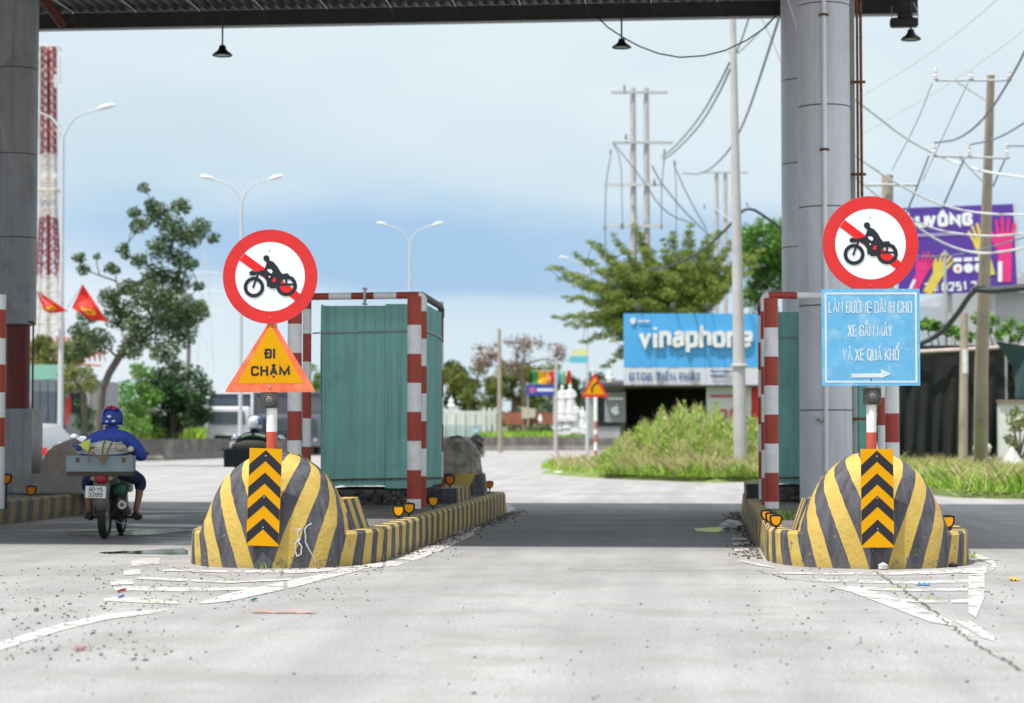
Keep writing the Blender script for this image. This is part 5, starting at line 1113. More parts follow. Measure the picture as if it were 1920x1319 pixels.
b = B(); b.ball((0, 0, 0), 1, 18, sc=(.34, .16, .10), jit=.10, rg=random.Random(5)); b.v = [tuple(P2((v[0]+.02, v[1]-.12, v[2]+1.02))) for v in b.v]
tag(b.build('sack', M('olive_sack', (.20, .20, .15), .8, .4, 12, dirt=(.03, .03, .03), dscale=6, damt=.9), smooth=True, angle=60, origin=P2((0, -.1, 1))), 'olive grey bundle heaped on the box of the second motorbike', 'sack')
r3 = gd(886, 118); motorbike('far small motorbike in front of the long concrete barrier', r3, R(-20), plate=False)
person('far rider in a black jacket with a pale blue helmet near the barrier', r3, R(-20), M('black_jacket', (.012, .013, .018), .8), MC['black_trousers'], m_black, M('helmet_cyan', (.20, .42, .52), .35), 2)
# ================================================================== far side of the road
m_wall = M('barrier_concrete', (.15, .14, .13), .9, .5, 1.2, .4, 10, dirt=(.32, .29, .26), dscale=.9, damt=.6, dthr=.5)
m_grass = M('grass_blade', (.29, .48, .06), .7, .25, .8, island=.45, trans=.35)
m_grassd = M('dry_grass_blade', (.55, .46, .26), .8, .2, .8, island=.4, trans=.3)
m_verge = M('verge_soil', (.16, .21, .06), .95, .35, .5)
m_bark = M('bark', (.10, .085, .07), .9, .3, 6, .5, 20)
m_barkp = M('pale_bark', (.20, .17, .14), .9, .3, 6, .5, 20)
rs = np.random.RandomState(11)
# raised verge beyond the barrier
def strip_mesh(name, poly, z, mat):
    b = B(); b.add([(x, y, z) for x, y in poly], [tuple(range(len(poly)))]); k = len(poly)
    b.add([(x, y, z) for x, y in poly]+[(x, y, -.02) for x, y in poly], [(i, (i+1) % k, k+(i+1) % k, k+i) for i in range(k)]); return tag(b.build(name, mat, origin=(poly[0][0], poly[0][1], z)), kind='structure')
wl = [gd(-40, 90), gd(75, 94), gd(300, 102), gd(590, 134), gd(900, 173), gd(1150, 176)]
far = [gd(1150, 420), gd(-200, 420)]
behind = [(p.x-1.2, p.y+3.2) for p in wl]
strip_mesh('verge', [(p[0]-8*(i < 4), p[1]+10) for i, p in enumerate(behind)]+[(p.x, p.y) for p in far], .5, m_verge)
hs_ = [1.06, 1.06, 1.05, 1.12, 1.14, 1.14]
t = thing('roadside_barrier', 'long low stained concrete barrier wall running along the far side of the road', 'barrier', wl[2])
for i in range(5):
    a, c = wl[i], wl[i+1]; L = (c-a).length; n = max(1, round(L/6)); d = (c-a).normalized(); nn = Vector((-d.y, d.x, 0))
    for k in range(n):
        p, q = a.lerp(c, k/n)+d*.015, a.lerp(c, (k+1)/n)-d*.015; h0 = hs_[i]+(hs_[i+1]-hs_[i])*k/n; b = B(); V = []
        for e in (p, q):
            for o_, z in ((-.32, -.01), (-.30, .12), (-.12, .38), (-.09, h0), (.09, h0), (.12, .38), (.30, .12), (.32, -.01)): V.append(e+nn*o_+Zu*z)
        b.add(V, [(j, j+1, 9+j, 8+j) for j in range(7)]+[tuple(range(8)), tuple(range(15, 7, -1))]); b.build('barrier_block', m_wall, t)
# pale kerb edge in front of the left barrier
# ---- grass
def scatter(poly, n, z=0, rs=rs):
    xs = [p[0] for p in poly]; ys = [p[1] for p in poly]; out = []
    while len(out) < n:
        x, y = rs.uniform(min(xs), max(xs)), rs.uniform(min(ys), max(ys))
        if pt_in(poly, x, y): out.append((x, y, z))
    return np.array(out)
lp = [tuple(gd(215, 106)[:2]), tuple(gd(440, 122)[:2]), tuple(gd(440, 140)[:2]), tuple(gd(200, 130)[:2])]
P = scatter(lp, 9000, .5); grass_mesh('grass', P, 1.0, m_grass, 3, .05, .3); tag(bpy.data.objects['grass'], kind='stuff')
lp = [tuple(gd(905, 184)[:2]), tuple(gd(1160, 184)[:2]), tuple(gd(1160, 215)[:2]), tuple(gd(880, 215)[:2])]
P = scatter(lp, 7000, .5); tag(grass_mesh('grass', P, 1.0, m_grass, 4, .07, .3), kind='stuff')
# verge bank on the right of the open lane with tall weeds
front = [(1012, 888), (1060, 893), (1120, 897), (1250, 903), (1340, 906), (1432, 903), (1500, 900), (1640, 905), (1740, 928), (1800, 934), (1960, 938)]
fr_pts = [ground(*p) for p in front]; bank = [(p.x, p.y) for p in fr_pts]+[tuple(gd(1990, 80)[:2]), tuple(gd(1990, 130)[:2]), tuple(gd(1120, 130)[:2]), tuple(gd(1035, 84)[:2])]
b = B(); nb = len(bank); cx_, cy_ = gd(1400, 82).x, gd(1400, 82).y
inner = [(x+(cx_-x)*.06, y+1.2 if i < len(fr_pts) else y, .16) for i, (x, y) in enumerate(bank)]
b.add([(x, y, -.02) for x, y in bank]+inner, [(i, (i+1) % nb, nb+(i+1) % nb, nb+i) for i in range(nb)]+[tuple(range(nb, 2*nb))]); tag(b.build('grass_bank', m_verge, origin=(bank[0][0], bank[0][1], 0)), kind='structure')
fpoly = lambda px: [tuple(p) for p in px]
def gpx(poly, d0, d1, n, hfun, z=.14):
    out = []; hv = []
    while len(out) < n:
        px = rs.uniform(poly[0], poly[1]); d = 1/rs.uniform(1/d1, 1/d0); p = gd(px, d)
        if not pt_in(bank, p.x, p.y): continue
        out.append((p.x, p.y, z)); hv.append(hfun(px, d))
    return np.array(out), np.array(hv)
low = lambda px, d: .22
P, H = gpx((1015, 1990), 38, 90, 52000, lambda px, d: .12+.10*rs.rand() if px < 1150 else .16+.22*rs.rand()); tag(grass_mesh('grass', P, 0, m_grass, 5, .012, .7, H), kind='stuff')
P, H = gpx((1040, 1990), 40, 85, 12000, lambda px, d: .25+.25*rs.rand()); tag(grass_mesh('dry_grass', P, 0, m_grassd, 6, .010, .6, H), kind='stuff')
prof = [(1125, .3), (1150, .9), (1180, 1.3), (1220, 1.75), (1260, 2.1), (1300, 2.2), (1345, 2.0), (1385, 1.7), (1432, 1.7), (1460, 1.6)]
def hp(px, d): return float(np.interp(px, [p[0] for p in prof], [p[1] for p in prof]))*(.75+.3*math.sin(px*.09)*math.sin(d*.9))*max(.25, min(1, (d-55)/7))
def tuft(n, x0, x1, bl):
    P, H = gpx((x0, x1), 54, 76, n, hp); hb = np.minimum(H, bl*rs.uniform(.6, 1.4, n)); P[:, 2] += np.maximum(0, H-hb)*rs.rand(n)**.8; return P, hb
P, H = tuft(50000, 1120, 1462, .26); tag(grass_mesh('tall_weeds', P, 0, m_grass, 7, .012, .5, H), kind='stuff')
P, H = tuft(22000, 1150, 1462, .3); P[:, 2] += .1; tag(grass_mesh('dry_weeds', P, 0, m_grassd, 8, .010, .45, H), kind='stuff')
m_weed = M('weed_leaf', (.27, .38, .07), .6, .2, 2, island=.4, trans=.3)
pts = []
for i in range(34000):
    px = rs.uniform(1130, 1450); d = rs.uniform(58, 72); g_ = gd(px, d); pts.append((g_.x, g_.y, .15+rs.rand()**.7*hp(px, d)*(.78+.3*math.sin(px*.21+d))))
tag(leaf_mesh('weed_leaves', pts, .10, m_weed, seed=9, origin=pts[0]), kind='stuff')
# brown dry heap at the right kerb
b = B(); c = ground(1808, 922); 
for i in range(160): b.ball((c.x+rnd.gauss(0, .35), c.y+rnd.uniform(0, .8), rnd.uniform(.0, .16)), rnd.uniform(.03, .09), 5, jit=.4)
tag(b.build('debris_heap', M('brown_debris', (.16, .09, .06), .95, .4, 9, island=.5), origin=c), 'low heap of brown dry debris at the road edge by the right grass', 'debris heap', kind='stuff')

# ---- trees
def tree(name, label, base_px, d, clumps, leaf_mat, leaf=.16, dens=55, trunk_r=.25, bark=None, base_z=0, fork=None, flat=.85, dj=1.5, seed=1, asp=.55, group=None, up=0, thin=1.0):
    rs_ = np.random.RandomState(seed); base = gd(base_px[0], d, base_z); t = thing(name, label, 'tree', base, group)
    pts, cs = blobs(clumps, d, dens*32, rs_, flat, dj); leaf_mesh('crown', pts, leaf*.85, leaf_mat, t, seed, asp, up=up)
    fork = fork or [(base_px[0], base_px[1]-60)]
    nodes = [base]+[at(x, y, d) for x, y in fork]; par = [-1]+list(range(len(fork))); w = [0]*len(nodes)
    order = sorted(range(len(cs)), key=lambda i: (Vector(cs[i])-nodes[-1]).length)
    for i in order:
        c = Vector(cs[i]); best = min(range(1, len(nodes)), key=lambda k: (nodes[k]-c).length+.35*max(0, nodes[k].z-c.z)*2)
        mid = nodes[best].lerp(c, .5)+Vector((rs_.normal()*.08, rs_.normal()*.1, abs(rs_.normal())*.1))*(nodes[best]-c).length*.5
        nodes.append(mid); par.append(best); nodes.append(c); par.append(len(nodes)-2)
    w = [0]*len(nodes); ch = [0]*len(nodes)
    for i in range(len(nodes)-1, 0, -1): w[i] = max(w[i], 1); w[par[i]] += w[i]
    tot = w[0]; rad = [max(.02*thin, trunk_r*(x/tot)**.7) for x in w]; nf = len(fork)
    b = B(); b.tube(nodes[:nf+1], [trunk_r*1.15]+[rad[i]*1.0 for i in range(1, nf+1)], 10); b.build('trunk', bark or m_bark, t, smooth=True)
    b = B()
    for i in range(nf+1, len(nodes)): b.tube([nodes[par[i]], nodes[i]], [min(rad[par[i]], rad[i]*1.35), rad[i]], 6, caps=False)
    tag(b.build('branches', bark or m_bark, t, smooth=True), kind='stuff')
    return t
m_lolive = M('leaf_olive', (.085, .14, .055), .6, .15, 1, island=.5, trans=.2)
m_ldark = M('leaf_dark', (.035, .085, .025), .6, .15, 1, island=.5, trans=.2)
m_lbright = M('leaf_bright', (.11, .25, .04), .6, .15, 1, island=.5, trans=.3)
m_lfeather = M('leaf_feathery', (.20, .27, .05), .6, .15, 1, island=.5, trans=.25)
m_lyellow = M('leaf_yellow_green', (.16, .19, .045), .6, .15, 1, island=.5, trans=.3)
m_lpink = M('twig_pinkish', (.24, .17, .14), .8, .15, 1, island=.4, trans=.1)
cl = [(270, 352, 11), (286, 385, 14), (297, 402, 24), (340, 388, 18), (377, 428, 20), (402, 447, 11), (325, 430, 26), (355, 447, 22), (262, 424, 17), (252, 398, 12), (230, 468, 13), (236, 480, 8), (148, 484, 12), (156, 506, 12), (181, 482, 7), (207, 503, 12), (216, 508, 9), (300, 468, 26), (337, 487, 20), (262, 490, 15), (292, 515, 24), (332, 528, 26), (372, 537, 11), (357, 497, 14), (240, 540, 18), (205, 558, 20), (280, 556, 34), (318, 572, 30), (228, 590, 32), (165, 590, 20), (148, 622, 18), (185, 640, 26), (266, 622, 34), (312, 600, 28), (352, 590, 28), (374, 578, 17), (338, 625, 30), (146, 660, 18), (245, 655, 22), (308, 660, 26), (330, 690, 18)]
tree('tree', 'open crowned dark olive tree leaning right, behind the two red flags', (182, 775), 82, [(x, y, r*1.18) for x, y, r in cl], m_lolive, .18, 46, .15, fork=[(192, 730), (205, 700), (222, 672), (240, 640)], seed=2, base_z=.4)
rb_ = lambda n, x0, x1, y0, y1, r0, r1, sd: [(lambda g: (g.uniform(x0, x1), g.uniform(y0, y1), g.uniform(r0, r1)))(random.Random(sd*1000+i)) for i in range(n)]
def shrub(label, clumps, d, mat, leaf, dens, name='shrub', base_z=.5, seed=1, group=None):
    rs_ = np.random.RandomState(seed); x = sum(c[0] for c in clumps)/len(clumps); base = gd(x, d, base_z); t = thing(name, label, 'shrub', base, group)
    pts, cs = blobs(clumps, d, dens*12, rs_, .9, 1.2); leaf_mesh('foliage', pts, leaf, mat, t, seed)
    b = B()
    for c in cs[::2]: b.tube([base+Vector((rs_.normal()*.2, rs_.normal()*.2, 0)), base.lerp(Vector(c), .5)+Zu*.2, Vector(c)], [.05, .035, .015], 5)
    tag(b.build('stems', m_bark, t), kind='stuff'); return t
shrub('big rounded dark green bush left of the white truck', rb_(34, 275, 385, 700, 800, 16, 30, 1), 112, m_ldark, .22, 48, seed=3)
shrub('lighter green bush between the leaning tree and the big dark bush', rb_(16, 225, 300, 690, 790, 14, 24, 2), 110, m_lbright, .2, 40, seed=4)
shrub('dark bush just left of the blue helmet', rb_(10, 140, 178, 755, 815, 10, 16, 3), 96, m_ldark, .18, 60, seed=5)
shrub('round bright green tuft behind the blue helmet', rb_(8, 225, 275, 780, 812, 10, 18, 4), 106, m_lbright, .16, 60, seed=6)
tree('tree', 'yellow green tree behind the shed, left of the street lamp pole', (90, 760), 100, rb_(20, 60, 165, 640, 700, 14, 24, 5), m_lyellow, .2, 36, .2, fork=[(92, 720)], base_z=.3, seed=7)
tree('tree', 'low green tree with flat layers in front of the grey shed', (160, 780), 92, rb_(12, 110, 175, 690, 730, 10, 18, 6), m_lyellow, .16, 42, .12, fork=[(158, 745)], seed=8)
tree('tree', 'thin tree on a bare pale trunk right of the leaning tree', (352, 760), 120, [(352, 560, 12), (330, 590, 14), (372, 575, 16), (350, 600, 16), (385, 590, 10), (340, 545, 9)], m_lolive, .18, 46, .12, bark=m_barkp, fork=[(353, 700), (354, 640)], seed=9, base_z=.5)
# feathery tree behind the phone shop: sprays that reach up and out
cl = []
gq = random.Random(5)
root = (1262, 640)
tips = [(1028, 500), (1050, 520), (1040, 596), (1060, 560), (1062, 612), (1078, 478), (1092, 640), (1105, 455), (1130, 690), (1120, 430+30), (1150, 440), (1188, 414), (1200, 450), (1245, 455), (1262, 432), (1296, 418), (1300, 452), (1330, 440), (1352, 430), (1362, 470), (1400, 476), (1430, 470), (1420, 500), (1390, 520), (1380, 450), (1320, 480), (1280, 500), (1150, 500), (1180, 540), (1110, 530), (1130, 580), (1170, 600), (1230, 540), (1150, 640), (1165, 670), (1340, 520), (1350, 560)]
for tx, ty in tips:
    L = math.dist(root, (tx, ty)); n = max(3, int(L/13))
    for i in range(n):
        f = .35+.65*i/(n-1); x = root[0]+(tx-root[0])*f; y = root[1]+(ty-root[1])*f-18*math.sin(f*3.14); cl.append((x, y+gq.uniform(-5, 5), (22 if f < .7 else 17)*(1.15-f)*1.25+5.5))
cl += rb_(26, 1180, 1340, 500, 600, 18, 28, 31)
tree('tree', 'large feathery olive tree with sprays reaching left, behind the light blue shop sign', (1262, 760), 104, cl, m_lfeather, .15, 30, .26, fork=[(1262, 700), (1262, 650)], flat=.5, dj=2.0, seed=10, asp=.4, thin=.7)
tree('tree', 'dense bright green tree between the concrete mast and the grey columns', (1440, 700), 112, rb_(40, 1392, 1478, 432, 580, 16, 30, 7)+[(1425, 420, 14), (1445, 430, 16)], m_lbright, .22, 20, .25, fork=[(1440, 640)], seed=11)
# middle distance trees left of the warning triangle
tree('tree', 'brownish half bare tree in the middle distance, right of the lone brown pole', (985, 775), 200, rb_(26, 890, 1060, 640, 690, 12, 22, 8), m_lpink, .34, 3, .3, bark=M('pinkish_bark', (.22, .16, .13), .9), fork=[(983, 730), (975, 700)], seed=12, thin=2)
tree('tree', 'yellow green spreading tree left of the lone brown pole', (880, 780), 205, rb_(30, 838, 930, 690, 765, 11, 20, 9), m_lyellow, .36, 8, .3, bark=MC['pinkish_bark'], fork=[(880, 745)], seed=13, thin=1.2)
tree('tree', 'greener spreading tree just behind the lone brown pole', (960, 785), 208, rb_(28, 920, 1060, 690, 768, 11, 20, 10), m_lyellow, .36, 8, .3, bark=MC['pinkish_bark'], fork=[(965, 745)], seed=14, thin=1.2)
tree('tree', 'dark green tree low behind the left end of the white yard fence', (845, 790), 225, rb_(18, 825, 880, 680, 760, 11, 18, 11), m_ldark, .36, 18, .3, fork=[(846, 760)], seed=15)
shrub('dark green bush behind the white statues', rb_(18, 1040, 1130, 700, 770, 12, 20, 12), 190, m_ldark, .34, 18, seed=16)
shrub('green bush seen in the gap left of the teal booth', rb_(10, 580, 604, 690, 760, 8, 14, 13), 160, m_lbright, .28, 24, seed=17)
# distant tree belt
pts = []
for i in range(26000):
    px = rs.uniform(-250, 2150); d = rs.uniform(330, 380); h = 6.5+2.5*math.sin(px*.013)+1.6*math.sin(px*.05+1); g_ = gd(px, d); pts.append((g_.x, g_.y, rs.rand()**.8*h*(0.8+.4*rs.rand())))
tag(leaf_mesh('distant_trees', pts, 1.5, M('leaf_far', (.10, .135, .07), .8, .2, .05, island=.35), seed=20, origin=pts[0]), kind='stuff')
# ---- street lamps
m_lamp = M('lamp_pole_grey', (.50, .52, .54), .5, .08)
m_lamph = M('lamp_head_white', (.62, .62, .63), .4, .05)
def street_lamp(px, ytop, d, label, hx=76, base_z=0):
    c = gd(px, d, base_z); s = d/FPX; zt = 1.2+(818-ytop)*s; t = thing('street_lamp', label, 'street lamp', c, 'double armed street lamps along the road'); k = 1.0
    zs = zt-1.15; b = B(); b.tube([c, Vector((c.x, c.y, zs))], [.105, .06], 12); b.build('pole', m_lamp, t, smooth=True)
    for sg in (-1, 1):
        b = B(); P = [(0, 0), (.05, .16), (.2, .48), (.42, .74), (.8, .92), (1.3, 1.05)]; b.tube([Vector((c.x, c.y, zs))+Rt*(sg*x)+Zu*z for x, z in P], [.05, .045, .04, .035, .03, .03], 8); b.build('arm', m_lamp, t, smooth=True)
        b = B(); e = Vector((c.x, c.y, zs)); b.tube([e+Rt*sg*1.2+Zu*1.02, e+Rt*sg*1.35+Zu*1.09, e+Rt*sg*1.65+Zu*1.16, e+Rt*sg*1.82+Zu*1.17], [.035, .09, .085, .03], 10); b.build('lamp_head', m_lamph, t, smooth=True)
street_lamp(113, 196, 72, 'tallest double street lamp, beside the lattice mast and the two red flags')
street_lamp(450.5, 330, 90, 'second double street lamp, rising above the left round sign')
street_lamp(768, 418, 112, 'third double street lamp, alone in the sky above the left teal booth')
street_lamp(1101, 482, 136, 'fourth and farthest double street lamp, against the feathery tree')
# ---- lattice mast
m_mred = M('mast_red', (.24, .022, .016), .6); m_mwh = M('mast_white', (.60, .52, .48), .6)
dM = 145; s = dM/FPX
t = thing('radio_mast', 'tall red and white lattice radio mast with white antennas, behind the left street lamp', 'radio mast', gd(90, dM))
def mw(y): return float(np.interp(y, [85, 400, 640, 830], [11.5, 12.5, 25, 42]))
lev = []; y = 830
while y > 88: lev.append(y); y -= mw(y)*1.35
lev.append(88)
secs = [(830, 640, 0), (640, 520, 1), (520, 403, 0), (403, 287, 1), (287, 80, 0)]
def corner(y, i):
    c = at(91, y, dM); w = mw(y)*s; return c+[Rt*w+Fh*w, Rt*w-Fh*w, -Rt*w-Fh*w, -Rt*w+Fh*w][i]
for yb, yt, mi in secs:
    b = B()
    for a, c in zip(lev[:-1], lev[1:]):
        if not (yt <= (a+c)/2 < yb): continue
        for i in range(4):
            j = (i+1) % 4; r_ = .075 if a > 400 else .06; b.tube([corner(a, i), corner(c, i)], r_, 5); b.tube([corner(a, i), corner(c, j)], .034, 4, caps=False); b.tube([corner(a, j), corner(c, i)], .022, 4, caps=False); b.tube([corner(c, i), corner(c, j)], .034, 4, caps=False)
    b.tube([at(91, max(yt, 95), dM), at(91, yb, dM)], .15, 6)
    b.build('lattice_section', m_mwh if mi else m_mred, t)
for x0, y0, y1 in ((67, 110, 155), (111, 108, 156), (73, 112, 150), (71, 226, 258), (104, 140, 165), (110, 232, 258)):
    b = B(); b.tube([at(x0, y0, dM-1), at(x0, y1, dM-1)], .11, 8); b.build('panel_antenna', m_lamph, t)
    b = B(); b.tube([at(x0, (y0+y1)/2, dM-.9), at(91, (y0+y1)/2, dM)], .04, 4); b.build('antenna_arm', m_mwh, t)
for x0, y0 in ((83, 330), (101, 330)):
    b = B(); b.lathe([(.22, -.1), (.22, .1)], at(x0, y0, dM-1.4), 14, ax=-Fh); b.build('dish', m_lamph, t)
for y0 in (357, 90):
    b = B(); c = at(91, y0, dM)
    for i in range(4): e = [Rt+Fh, Rt-Fh, -Rt-Fh, -Rt+Fh]; b.tube([c+e[i]*.75, c+e[(i+1) % 4]*.75], .05, 4)
    b.build('platform', m_mwh, t)
# ---- red flags on the first lamp pole
m_flag = M('flag_red', (.62, .022, .012), .6, .12, 2, trans=.3); m_fy = M('flag_yellow', (.75, .42, .01), .6, trans=.3)
def flag(label, corners, d, emb=1):
    t = thing('flag', label, 'flag', at(*corners[0], d), 'red flags on the lamp pole'); nx, ny = 14, 10; b = B(); V = []
    tl, tr, br, bl = [Vector(c) for c in corners]
    def F(u, v, off=0):
        p = (tl*(1-u)+tr*u)*(1-v)+(bl*(1-u)+br*u)*v; return at(p.x, p.y, d+.10*math.sin(u*7+v*2)+.05*math.sin(v*6)+off)
    V = [F(i/nx, j/ny) for j in range(ny+1) for i in range(nx+1)]
    b.add(V, [(j*(nx+1)+i, (j+1)*(nx+1)+i, (j+1)*(nx+1)+i+1, j*(nx+1)+i+1) for j in range(ny) for i in range(nx)]); b.build('cloth', m_flag, t, smooth=True, angle=180)
    b = B()
    def st(pts, w):
        Lf, Rr = strip(pts, w, False); V = [F(p.x, p.y, -.03) for p in Lf]+[F(p.x, p.y, -.03) for p in Rr]; m = len(pts); b.add(V, [(i, m+i, m+i+1, i+1) for i in range(m-1)])
    arc = [(.50+.24*math.cos(a), .52+.26*math.sin(a)) for a in [R(-60+20*i) for i in range(11)]]; st(arc, .09)
    st([(.36, .78), (.62, .40)], .08); st([(.50, .34), (.72, .46)], .12); b.build('emblem', m_fy, t)
    b = B(); p0 = at(113, max(corners[3][1], corners[0][1])+20, d+.0); b.tube([p0, at(corners[0][0], corners[0][1], d)], .018, 6); b.build('stick', m_galv, t)
    return t
flag('right red flag with a yellow hammer and sickle, hanging in front of the leaning tree', [(155, 533), (202, 604), (170, 600), (135, 578)], 71.5)
flag('left red flag with a yellow emblem, partly hidden by the lamp pole', [(67, 544), (128, 584), (95, 588), (82, 582)], 71.6)
# ---- shed on the left
m_shedg = M('green_fascia', (.20, .42, .34), .6, .1); m_door = M('grey_blue_shutter', (.16, .19, .23), .6, .15, 2); m_shedw = M('shed_wall_grey', (.30, .31, .32), .8, .2, 1)
d = 96
def fbox(nm, x0, x1, y0, y1, d, dep, mat, par, lab=None):
    a = at(x0, y1, d); w = (x1-x0)*d/FPX; h = (y1-y0)*d/FPX; b = B(); c = a+Rt*w/2+Zu*h/2+Fh*dep/2; b.box(c, (w, dep, h), rz=YAW); return b.build(nm, mat, par)
t = thing('shed', 'low grey shed with a pale green fascia behind the street lamp at left', 'shed', gd(100, d))
fbox('wall', 20, 176, 712, 845, d+.3, 6, m_shedw, t); fbox('fascia', 16, 122, 684, 711, d-.5, .3, m_shedg, t); fbox('fascia', 124, 178, 700, 712, d-.3, .2, MC['shed_wall_grey'], t)
for k in range(4): fbox('door_panel', 60+15*k, 73.5+15*k, 713, 838, d+.15, .1, m_door, t)
fbox('window', 128, 150, 735, 775, d+.2, .1, m_black, t)
fbox('post', 168, 172, 712, 845, d-.3, .15, m_barkp, t)
b = B(); fr = scaled(frame(128.5, 770, 93), 93/FPX); b.plate(fr, [(-4, 25), (3, 27), (5, 10), (4, -3), (1, -8), (0, -26), (-4, -27), (-5, -8), (-5, 10)], .08); tag(b.build('red_banner', M('banner_red', (.55, .03, .02), .6), origin=fr[0]), 'small red hanging banner on a post between the lamp pole and the blue helmet', 'banner')
# red lattice frames behind
t = thing('red_lattice_frame', 'red and white lattice frame seen above the shed, left of the leaning tree', 'steel frame', gd(150, 118))
b = B()
for i in range(9): x = 108+10*i; b.tube([at(x, 632+i*1.5, 118), at(x, 678, 118)], .05, 4); b.tube([at(x, 632+i*1.5, 118), at(x+10, 678, 118)], .035, 4)
for y in (632, 655, 678): b.tube([at(104, y, 118), at(190, y+8, 118)], .06, 4)
b.build('lattice', M('lattice_pinkred', (.5, .12, .10), .6), t)
# pale green roof and building bits right of the leaning tree
t = thing('low_building', 'low pale green roofed building between the leaning tree and the dark bush', 'building', gd(235, 125))
fbox('wall', 195, 262, 752, 820, 125, 5, m_shedw, t)
b = B(); a_, c_ = at(190, 752, 124.5), at(265, 752, 124.5); b.add([a_, c_, at(250, 716, 130), at(196, 722, 130)], [(0, 1, 2, 3)]); ob = b.build('roof', MC['green_fascia'], t); md = ob.modifiers.new('t', 'SOLIDIFY'); md.thickness = .1
t = thing('factory_building', 'long pale low building in the haze behind the white truck', 'building', gd(500, 300)); fbox('wall', 385, 610, 748, 830, 300, 20, M('hazed_wall', (.42, .45, .47), .8, .1, .1), t); fbox('roof', 380, 615, 742, 749, 298, 24, M('hazed_roof', (.5, .54, .57), .7, .1, .1), t)  # distance haze is painted into the wall and roof colours
# distant pylon, its haze put into a pale sky-like colour
t = thing('pylon', 'faint pale lattice pylon in the haze left of the round sign', 'pylon', gd(385, 400)); b = B(); mp_ = M('hazed_pylon', (.62, .68, .72), .7)
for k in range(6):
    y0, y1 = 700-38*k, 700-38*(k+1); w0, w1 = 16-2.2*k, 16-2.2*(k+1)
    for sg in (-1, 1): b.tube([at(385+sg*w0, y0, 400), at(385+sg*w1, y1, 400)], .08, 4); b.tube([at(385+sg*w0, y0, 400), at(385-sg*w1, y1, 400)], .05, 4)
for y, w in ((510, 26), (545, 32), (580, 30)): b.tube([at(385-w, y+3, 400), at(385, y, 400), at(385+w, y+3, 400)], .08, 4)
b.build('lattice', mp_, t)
# ---- silver car at the left edge
m_silver = M('silver_car_paint', (.42, .43, .45), .3, .05, metal=.4)
m_glass = M('dark_glass', (.03, .035, .04), .08, .05, spec=.7)
t = thing('parked_car', 'silver car half hidden behind the dark left column and the brown hump', 'car', gd(60, 52), None, YAW)
b = B(); prof = [(-.75, .30), (-.82, .55), (-.80, .85), (-.74, .98), (-.62, 1.42), (-.5, 1.52), (.5, 1.52), (.62, 1.42), (.74, .98), (.80, .85), (.82, .55), (.75, .30)]
sec = [(0, .86, .70), (.25, .98, .92), (1.0, 1, 1), (2.6, 1, 1), (3.6, .97, .82), (3.9, .9, .6)]; V = []
for y, kx, kz in sec:
    for x, z in prof: V.append((x*kx-.42, y, .3+(z-.3)*kz))
k = len(prof); b.add(V, [(i*k+j, i*k+(j+1) % k, (i+1)*k+(j+1) % k, (i+1)*k+j) for i in range(5) for j in range(k)]+[tuple(range(k))[::-1], tuple(range(5*k, 6*k))]); b.build('body', m_silver, t, world=False, smooth=True)
b = B(); b.box((-.42, -.0, 1.12), (1.15, .1, .32), tx=.9); b.build('rear_window', m_glass, t, world=False)
b = B(); b.box((.30, .0, .82), (.14, .16, .18)); b.build('tail_lamp', m_hred, t, world=False)
for y in (.7, 3.1):
    b = B(); b.lathe([(.31, -.1), (.31, .1)], (.33, y, .31), 24, ax=(1, 0, 0)); w_ = b.build('wheel', m_rubber, t, world=False, smooth=True); b = B(); b.lathe([(.19, -.105), (.19, .11)], (.33, y, .31), 18, ax=(1, 0, 0)); b.build('rim', m_galv, w_, world=False)
b = B(); b.tube([(.36, 2.2, 1.05), (.52, 2.15, 1.12)], .03, 6); b.ball((.60, 2.15, 1.16), .13, 12, sc=(1, .5, .7)); b.build('mirror', m_silver, t, world=False, smooth=True)
